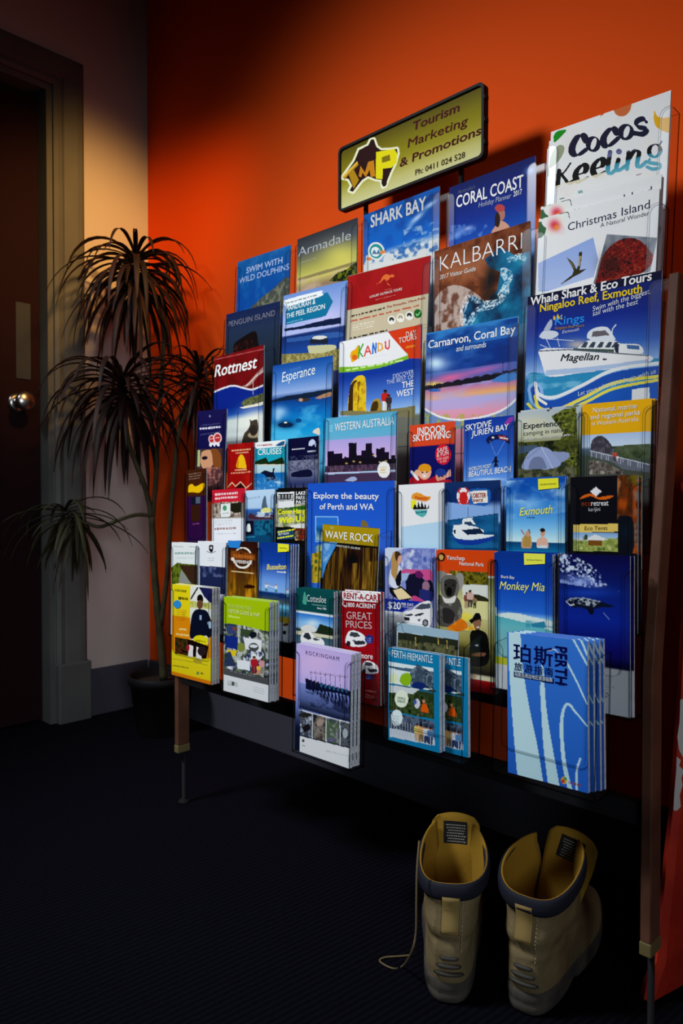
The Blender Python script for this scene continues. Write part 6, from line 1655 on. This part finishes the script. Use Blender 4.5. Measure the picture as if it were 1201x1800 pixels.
rg = [bm.verts.new(PC + Vector((.0895 * math.cos(2 * math.pi * k / N), .0895 * math.sin(2 * math.pi * k / N), .151))) for k in range(N)]
for k in range(N):
    bm.faces.new((c0, rg[k], rg[(k + 1) % N]))
plant_part('soil', bm, m_soil, False)
DP = at_d(285, 1180, 1.0)
pd = PC.y / ray(285, 1180)[1] * 1.0                                # camera depth of the pot
def pp(px, py, off=0.0):
    return at_d(px, py, pd + off)
stems = [
    ([(288, 1195, 0), (284, 1140, 0), (276, 1060, 0), (270, 980, 0), (267, 909, 0)], .0125, .0100),
    ([(267, 909, 0), (256, 860, -.01), (238, 812, -.02), (225, 772, -.03), (219, 715, -.03)], .0085, .0065),
    ([(268, 915, 0), (275, 830, .01), (278, 755, .02), (286, 640, .02), (287, 575, .01), (268, 505, .0), (246, 450, .0)], .0075, .0065),
    ([(283, 1100, 0), (294, 1010, -.01), (298, 944, -.02), (306, 842, -.02), (316, 755, -.02), (346, 690, -.02)], .008, .006),
    ([(266, 906, 0), (240, 905, -.03), (212, 913, -.05), (176, 926, -.06), (150, 918, -.07)], .0062, .0052),
]
for pts, r0, r1 in stems:
    P = spline([pp(*p) for p in pts], 6)
    bm = bmesh.new()
    n = len(P)
    tube(bm, P, [(r0 + (r1 - r0) * i / (n - 1)) * (1 + .06 * math.sin(i * 1.9)) for i in range(n)], 10)
    plant_part('stem', bm, m_stem)

def leaf(bm, base, d, length, width, droop, seg=11, twist=0.0):
    """a strap leaf: leaves along d, curls down under its own weight, folded along the midrib"""
    d = d.normalized()
    p = base.copy()
    step = length / seg
    rows = []
    for i in range(seg + 1):
        t = i / seg
        side = d.cross(Vector((0, 0, 1)))
        if side.length < 1e-3:
            side = Vector((1, 0, 0))
        side.normalize()
        nrm = side.cross(d).normalized()
        w = width * (0.55 + 0.9 * t if t < .35 else (1 - ((t - .35) / .65) ** 2.2) * .865 + .02) * .5
        rows.append((p - side * w + nrm * w * .35, p - nrm * .0004, p + side * w + nrm * w * .35))
        d = (d + Vector((0, 0, -droop * step * (0.35 + 1.5 * t)))).normalized()
        p = p + d * step
    V = [[bm.verts.new(q) for q in r] for r in rows]
    for a, b_ in zip(V, V[1:]):
        for k in range(2):
            bm.faces.new((a[k], a[k + 1], b_[k + 1], b_[k]))

def lim(v):                                                        # keep the tips off the two walls
    return Vector((max(v.x, WALL_X + .012), min(v.y, WALL_Y - .012), v.z))

def crown(c, n, length, width, seed, up=(-.5, .9), axis=Vector((0, 0, 1)), droop=7.0, m=None, spread=.05, azr=None):
    rn = random.Random(seed)
    bm = bmesh.new()
    for k in range(n):
        az = 2.399963 * k + rn.uniform(-.25, .25)
        if azr:
            az = rn.uniform(*azr)
        f = (k + .5) / n
        el = up[0] + (up[1] - up[0]) * f + rn.uniform(-.12, .12)
        d = Vector((math.cos(az) * math.cos(el), math.sin(az) * math.cos(el), math.sin(el)))
        d = (d + axis * .25).normalized()
        b0 = c + axis * (spread * (f - .5))
        leaf(bm, b0 + d * .004, d, length * rn.uniform(.62, 1.22), width * rn.uniform(.8, 1.15), droop * rn.uniform(.55, 1.5))
    for v in bm.verts:
        v.co = lim(v.co)
    o = plant_part('foliage', bm, m or m_leaf)
    sol = o.modifiers.new('thickness', 'SOLIDIFY')
    sol.thickness = .0008
    return o
crown(pp(240, 478, 0), 110, .28, .0185, 3, (-.95, .55), Vector((-.25, .1, 1)).normalized(), 9.0, spread=.11)
crown(pp(216, 688, -.03), 90, .30, .020, 5, (-.8, .6), Vector((-.1, 0, 1)).normalized(), 8.5, spread=.08)
crown(pp(350, 672, -.02), 60, .20, .013, 7, (-.9, .8), Vector((.2, -.1, 1)).normalized(), 8.0, spread=.07)
crown(pp(128, 908, -.08), 46, .21, .015, 9, (-1.2, .4), Vector((-.5, -.45, .55)).normalized(), 7.0, m=m_leafg, spread=.07)

# ------------------------------------------------------------------ work boots
m_leather = M_('worn_tan_leather', (0.21, 0.160, 0.078), 0.65, 0.2, bump=(30, .6, .008), vary=(9, (0.115, 0.084, 0.042), .38, .68))
m_sole = M_('dusty_rubber_sole', (0.070, 0.062, 0.050), 0.8, 0.2, vary=(20, (0.035, 0.033, 0.030), .4, .6))
m_collar = M_('navy_padded_collar', (0.012, 0.013, 0.022), 0.7, 0.15, bump=(60, .3, .003))
m_lining = M_('mustard_lining', (0.28, 0.155, 0.016), 0.85, 0.1, bump=(120, .3, .002))
m_label = M_('black_woven_label', (0.008, 0.008, 0.009), 0.7, 0.2)
m_thread = M_('pale_stitching', (0.42, 0.36, 0.22), 0.8, 0.1)
m_ridge = M_('dark_rubber_inset', (0.035, 0.033, 0.028), 0.6, 0.3)
m_lace = M_('brown_boot_lace', (0.14, 0.10, 0.05), 0.8, 0.2)
NPH = 40

def boot(loc, yaw, label, lean=0.0, tongue_turn=0.0, seed=1, flare=1.0):
    root = thing('work_boot', loc, label, 'boot', None)
    root.rotation_euler = (0, 0, yaw)
    rn = random.Random(seed)
    def part(name, bm, m, smooth=True):
        return obj(name, bm, m, root, smooth)
    def outline(phi, yb, yf, wh, wf):
        """phi = 0 at the middle of the heel, pi at the toe tip"""
        L = yf - yb
        t = (1 - math.cos(phi)) / 2
        w = wh + (wf - wh) * min(1, max(0, (t - .25) / .45)) if L > .16 else wh + (wf - wh) * t
        if L > .16:
            w *= 1 - .10 * math.exp(-((t - .38) / .16) ** 2)       # the waist of the foot
        s = math.sin(phi)
        x = math.copysign(abs(s) ** (.62 if L > .16 else .72), s) * w
        return x, yb + L * t
    def levels(rows, phis, rise=None):
        V = []
        for z, yb, yf, wh, wf in rows:
            r = []
            for ph in phis:
                x, y = outline(ph, yb, yf, wh, wf)
                r.append(Vector((x, y, z)))
            V.append(r)
        return V
    def skin(bm, V, closed, mi=0):
        B = [[bm.verts.new(p) for p in r] for r in V]
        n = len(B[0])
        for a, b_ in zip(B, B[1:]):
            for k in range(n if closed else n - 1):
                j = (k + 1) % n
                f = bm.faces.new((a[k], a[j], b_[j], b_[k]))
                f.material_index = mi
        return B
    full = [2 * math.pi * k / NPH for k in range(NPH)]
    # sole: thick, with heel block and a groove
    bm = bmesh.new()
    V = levels([(0, .006, .292, .040, .049), (.004, .001, .298, .043, .052), (.014, -.001, .300, .0445, .0535), (.017, .001, .298, .0435, .0525), (.020, -.001, .300, .0445, .0535), (.030, -.001, .300, .0445, .0535), (.034, .003, .296, .042, .051)], full)
    for i, r in enumerate(V):
        for p in r:
            if i < 2 and .085 < p.y < .125:
                p.z += .010                                        # the arch in front of the heel
    B = skin(bm, V, True)
    bm.faces.new(B[0]); bm.faces.new(B[-1])
    part('sole', bm, m_sole)
    # foot and shaft in one leather surface: a low vamp that closes over the toes, rising to an open, creased ankle
    bm = bmesh.new()
    rows = [(.030, .001, .297, .0425, .0515), (.046, -.003, .296, .0435, .052), (.060, -.0045, .288, .0435, .050), (.074, -.003, .268, .042, .046), (.084, -.004, .235, .0425, .043), (.092, -.0005, .205, .040, .042), (.100, -.005, .186, .0425, .043), (.110, -.006, .172, .0445, .044), (.122, -.002, .162, .0435, .045), (.136, .001, .155, .0455, .0465), (.150, -.003, .150, .0485, .049), (.160, -.006, .148, .0505 * flare, .0505 * flare)]
    V = []
    for i, (z, yb, yf, wh, wf) in enumerate(rows):
        r = []
        for ph in full:
            x, y = outline(ph, yb, yf, wh, wf)
            t = (1 - math.cos(ph)) / 2
            up = max(0, (i - 5) / 6.0)
            zz = z + up * .030 * t ** 1.3 + up * .004 * math.sin(2 * ph + seed)
            k = .0011 * math.sin(2.1 * i + 1.7 * math.sin(2 * ph + seed))
            nr = Vector((x, y - (yb + yf) / 2, 0)).normalized()
            r.append(Vector((x + nr.x * k + lean * zz, y + nr.y * k, zz)))
        V.append(r)
    B = [[bm.verts.new(p) for p in r] for r in V]
    for i, (a, b_) in enumerate(zip(B, B[1:])):
        for k in range(NPH):
            j = (k + 1) % NPH
            ph = (full[k] + full[k] + 2 * math.pi / NPH) / 2
            if i >= 6 and abs(ph - math.pi) < .50:                 # the lacing gap
                continue
            bm.faces.new((a[k], a[j], b_[j], b_[k]))
    ins = bm.faces.new([v for v in B[4]][::1]) if False else None
    up_ = part('upper', bm, m_leather)
    so = up_.modifiers.new('thickness', 'SOLIDIFY'); so.thickness = .0028; so.offset = -1
    su = up_.modifiers.new('smooth', 'SUBSURF'); su.levels = 1; su.render_levels = 2
    # lining inside the shaft
    open_ = [ph for ph in np.linspace(-math.pi + .52, math.pi - .52, 34)]
    bm = bmesh.new()
    V = []
    for i, (z, yb, yf, wh, wf) in enumerate([(.055, .008, .16, .033, .033), (.100, .006, .158, .0345, .035), (.140, .006, .147, .039, .040), (.162, .001, .144, .0455 * flare, .0455 * flare), (.172, -.001, .146, .0475 * flare, .0475 * flare), (.1735, -.004, .148, .0495 * flare, .0495 * flare)]):
        r = []
        for ph in open_:
            x, y = outline(ph, yb, yf, wh, wf)
            t = (1 - math.cos(ph)) / 2
            up = min(1, i / 3.0)
            zz = z + up * .030 * t ** 1.3 + up * .004 * math.sin(2 * ph + seed)
            r.append(Vector((x + lean * zz, y, zz)))
        V.append(r)
    skin(bm, V, False)
    ln = part('lining', bm, m_lining)
    so = ln.modifiers.new('thickness', 'SOLIDIFY'); so.thickness = .002
    # insole
    bm = bmesh.new()
    bm.faces.new([bm.verts.new((outline(ph, .008, .20, .034, .036)[0], outline(ph, .008, .20, .034, .036)[1], .052)) for ph in full])
    part('insole', bm, m_lining, False)
    # padded collar band round the back and sides
    bm = bmesh.new()
    rings = []
    for ph in open_:
        x, y = outline(ph, -.0055, .150, .0515 * flare, .0515 * flare)
        t = (1 - math.cos(ph)) / 2
        zc = (.161) + .030 * t ** 1.3 + .004 * math.sin(2 * ph + seed)
        nr = Vector((x, (y - .07) * .75, 0)).normalized()
        e = 1.0 - .55 * max(0, (abs(ph) - 1.9) / .75)
        c = Vector((x + lean * zc, y, zc))
        rings.append([c + nr * (.0048 * e * math.cos(a) - .0015) + Vector((0, 0, .0125 * e * math.sin(a))) for a in [2 * math.pi * k / 10 for k in range(10)]])
    Bc = [[bm.verts.new(p) for p in r] for r in rings]
    for a, b_ in zip(Bc, Bc[1:]):
        for k in range(10):
            bm.faces.new((a[k], a[(k + 1) % 10], b_[(k + 1) % 10], b_[k]))
    bm.faces.new(Bc[0]); bm.faces.new(Bc[-1])
    part('collar', bm, m_collar)
    # tongue: padded, standing up behind the opening, turned a little
    tm = Matrix.Translation((lean * .2, .134, .09)) @ Matrix.Rotation(tongue_turn, 4, 'Y') @ Matrix.Rotation(math.radians(-12), 4, 'X')
    bm = bmesh.new()
    NU, NV = 12, 14
    T1, T2 = [], []
    for j in range(NV + 1):
        v = j / NV
        w = .030 + .008 * min(1, v * 1.6)
        if v > .86:
            w *= math.sqrt(max(0, 1 - ((v - .86) / .16) ** 2)) * .45 + .55
        ra, rb = [], []
        for i in range(NU + 1):
            u = i / NU * 2 - 1
            x = u * w
            pad = .005 * (1 - u ** 4) * (1 - max(0, v - .9) * 8)
            yy = -.010 * (u * u) - .006 * v * v + .0015 * math.sin(7 * v + seed)
            z = v * .122 - (.004 * u * u if v > .9 else 0)
            ra.append(bm.verts.new(tm @ Vector((x, yy - pad, z))))
            rb.append(bm.verts.new(tm @ Vector((x, yy + pad * .6 + .001, z))))
        T1.append(ra); T2.append(rb)
    for A in (T1, T2):
        for a, b_ in zip(A, A[1:]):
            for i in range(NU):
                bm.faces.new((a[i], a[i + 1], b_[i + 1], b_[i]))
    for j in range(NV):
        for i in (0, NU):
            bm.faces.new((T1[j][i], T1[j + 1][i], T2[j + 1][i], T2[j][i]))
    for j in (0, NV):
        for i in range(NU):
            bm.faces.new((T1[j][i], T1[j][i + 1], T2[j][i + 1], T2[j][i]))
    tg = part('tongue', bm, m_lining)
    # woven label on the tongue
    bm = bmesh.new()
    def tp(u, v, e):
        return tm @ Vector((u, -.010 * (u / .038) ** 2 - .006 * v * v - .005 - e, v * .122))
    g = [[bm.verts.new(tp(-.0185 + .037 * i / 6, .62 + .28 * j / 4, .0012)) for i in range(7)] for j in range(5)]
    for a, b_ in zip(g, g[1:]):
        for i in range(6):
            bm.faces.new((a[i], a[i + 1], b_[i + 1], b_[i]))
    lb = part('label_patch', bm, m_label, False)
    bm = bmesh.new()                                               # seven woven lines too worn and small to read
    for k in range(7):
        u = -.0155 + rn.uniform(0, .004)
        while u < .0135:
            L = rn.uniform(.0012, .0032)
            v = .860 - .034 * k
            q = [bm.verts.new(tp(a_, c_, .0019)) for a_, c_ in ((u, v), (u + L, v), (u + L, v - .014), (u, v - .014))]
            bm.faces.new(q)
            u += L + .0009
    obj('lettering', bm, ink_mat((120, 120, 112)), lb)
    # pull tab at the heel
    def back(z):
        zs = [r[0] for r in rows]; ys = [r[1] for r in rows]
        return float(np.interp(z, zs, ys))
    bm = bmesh.new()
    g = []
    for j in range(9):
        z = .106 + .052 * j / 8
        g.append([(-.0125, back(z) - .0018, z), (-.0115, back(z) - .0040, z), (.0115, back(z) - .0040, z), (.0125, back(z) - .0018, z)])
    Bt = [[bm.verts.new(Vector(p) + Vector((lean * p[2], 0, 0))) for p in r] for r in g]
    for a, b_ in zip(Bt, Bt[1:]):
        for k in range(4):
            bm.faces.new((a[k], a[(k + 1) % 4], b_[(k + 1) % 4], b_[k]))
    bm.faces.new(Bt[0]); bm.faces.new(Bt[-1])
    part('pull_tab', bm, M_tab)
    # rows of stitching beside the tab and round the heel counter
    bm = bmesh.new()
    for k in range(16):
        z = .080 + .076 * k / 15
        for xx in (.0165,):
            yy = back(z) + .5 * xx * xx / .045 * .9
            tube(bm, [(xx + lean * z, yy - .0022, z), (xx + lean * z, yy - .0022, z + .0028)], .0006, 5)
    part('stitching', bm, m_thread)
    # three rubber bars on the heel
    for k, (z, w) in enumerate(((.047, .021), (.059, .017), (.070, .013))):
        bm = bmesh.new()
        pts = []
        for i in range(9):
            x = -w + 2 * w * i / 8
            pts.append((x + lean * z, back(z) - .0012 + .011 * (x / .03) ** 2, z))
        tube(bm, pts, [.0015] + [.0030] * 7 + [.0015], 8)
        part('heel_bar', bm, m_ridge)
    # eyelets and crossed laces down the instep
    bm = bmesh.new()
    ey = []
    for k in range(5):
        y = .148 + .014 * k
        z = .170 - .021 * k
        for sgn in (-1, 1):
            ey.append((sgn * .0235, y + .012, z))
    for a, b_ in ((0, 3), (1, 2), (2, 5), (3, 4), (4, 7), (5, 6), (6, 9), (7, 8)):
        p, q = Vector(ey[a]), Vector(ey[b_])
        tube(bm, [p, (p + q) / 2 + Vector((0, .006, .004)), q], .0018, 6)
    part('lace', bm, m_lace)
    return root
M_tab = M_('tan_pull_tab', (0.24, 0.165, 0.055), 0.7, 0.2)

h1, h2 = at_z(787, 1768, 0), at_z(919, 1785, 0)
b1 = boot(h1, math.radians(34), 'tan work boot on the carpet, left of the pair, its lace trailing on the floor', lean=0.03, seed=1)
b2 = boot(h2, math.radians(11), 'tan work boot on the carpet, right of the pair, its toe turned to the right', lean=0.02, tongue_turn=.22, seed=4, flare=1.08)
# the loose lace
bm = bmesh.new()
inv = (Matrix.Translation(h1) @ Matrix.Rotation(math.radians(34), 4, 'Z')).inverted()
d1 = float(np.dot(_f, np.array(h1) - np.array([0, 0, EYE])))
lp = [at_d(737, 1478, d1 + .02), at_d(733, 1530, d1 + .0), at_d(732, 1590, d1 - .005), at_d(731, 1640, d1 - .004), at_d(724, 1672, d1 + .002), at_z(708, 1698, .0035), at_z(690, 1702, .0025), at_z(668, 1690, .0025), at_z(676, 1683, .0025), at_z(700, 1681, .0025), at_z(722, 1679, .0025)]
P = [inv @ Vector(p) for p in spline(lp, 6)]
tube(bm, P, .0014, 6)
obj('lace', bm, m_lace, b1)

# ------------------------------------------------------------------ red metal stand at the right edge
m_red = M_('chipped_red_paint', (0.55, 0.034, 0.014), 0.45, 0.3, vary=(14, (0.40, 0.022, 0.012), .4, .65))
m_tatter = M_('torn_white_paper', (0.62, 0.60, 0.58), 0.85, 0.1)
SD = 1.045
base = at_d(1172, 1760, SD)
stand = thing('display_stand', (base.x, base.y, 0), 'red metal stand with torn white paper at the right edge of the view', 'stand')
STI = Matrix.Translation(-Vector(stand.location))
def stand_part(name, bm, m, smooth=False):
    o = obj(name, bm, m, stand, smooth)
    o.matrix_parent_inverse = STI
    return o
right = Vector(_r)
fwd = Vector((_f[0], _f[1], 0)).normalized()
edgeL = [(1132, 1778), (1137, 1753), (1155, 1710), (1163, 1633), (1173, 1533), (1183, 1447), (1192, 1317), (1197, 1250), (1203, 1120), (1208, 960), (1212, 800)]
edgeR = [(1150, 1788), (1156, 1760), (1171, 1716), (1178, 1633), (1187, 1550), (1197, 1450), (1206, 1317), (1211, 1250), (1217, 1120), (1222, 960), (1226, 800)]
bm = bmesh.new()
L = [at_d(x, y, SD) for x, y in edgeL]
R = [at_d(x, y, SD) for x, y in edgeR]
zmin = min(p.z for p in L + R)
for p in L + R:
    p.z -= zmin
rings = []
for l, r in zip(L, R):
    rings.append([bm.verts.new(q) for q in (l, r, r + fwd * .012, l + fwd * .012)])
for a, b_ in zip(rings, rings[1:]):
    for k in range(4):
        bm.faces.new((a[k], a[(k + 1) % 4], b_[(k + 1) % 4], b_[k]))
bm.faces.new(rings[0]); bm.faces.new(rings[-1])
stand_part('leg', bm, m_red)
bm = bmesh.new()                                                   # the sheet-metal side running on to the right
Q = [r + fwd * .006 for r in R]
a = [bm.verts.new(q) for q in Q]
b_ = [bm.verts.new(q + right * .20 + fwd * .12) for q in Q]
a2 = [bm.verts.new(q + fwd * .003) for q in Q]
b2_ = [bm.verts.new(q + right * .20 + fwd * .123) for q in Q]
for A, Bq in ((a, b_), (a2, b2_)):
    for k in range(len(A) - 1):
        bm.faces.new((A[k], A[k + 1], Bq[k + 1], Bq[k]))
for A, Bq in ((a, a2), (b_, b2_)):
    for k in range(len(A) - 1):
        bm.faces.new((A[k], A[k + 1], Bq[k + 1], Bq[k]))
for k in (0, -1):
    bm.faces.new((a[k], b_[k], b2_[k], a2[k]))
stand_part('side_panel', bm, m_red)
tat = [[(1196, 1252), (1201, 1250), (1214, 1260), (1214, 1345), (1200, 1352), (1194, 1340), (1191, 1318), (1195, 1290)], [(1190, 1352), (1197, 1358), (1194, 1368), (1202, 1376), (1198, 1390), (1200, 1402), (1195, 1420), (1197, 1440), (1190, 1447), (1184, 1446), (1186, 1410), (1189, 1380)]]
for pts in tat:
    bm = bmesh.new()
    q = [at_d(x, y, SD - .0008) - Vector((0, 0, zmin)) for x, y in pts]
    f1 = [bm.verts.new(p) for p in q]
    f2 = [bm.verts.new(p + fwd * .0006) for p in q]
    bm.faces.new(f1); bm.faces.new(f2)
    for k in range(len(q)):
        bm.faces.new((f1[k], f1[(k + 1) % len(q)], f2[(k + 1) % len(q)], f2[k]))
    stand_part('paper_remnant', bm, m_tatter)
bm = bmesh.new()
kc = at_d(1199, 878, SD) - Vector((0, 0, zmin))
tube(bm, [kc - right * .003, kc + right * .004, kc + right * .016], [.006, .011, .009], 12)
stand_part('knob', bm, m_red, True)
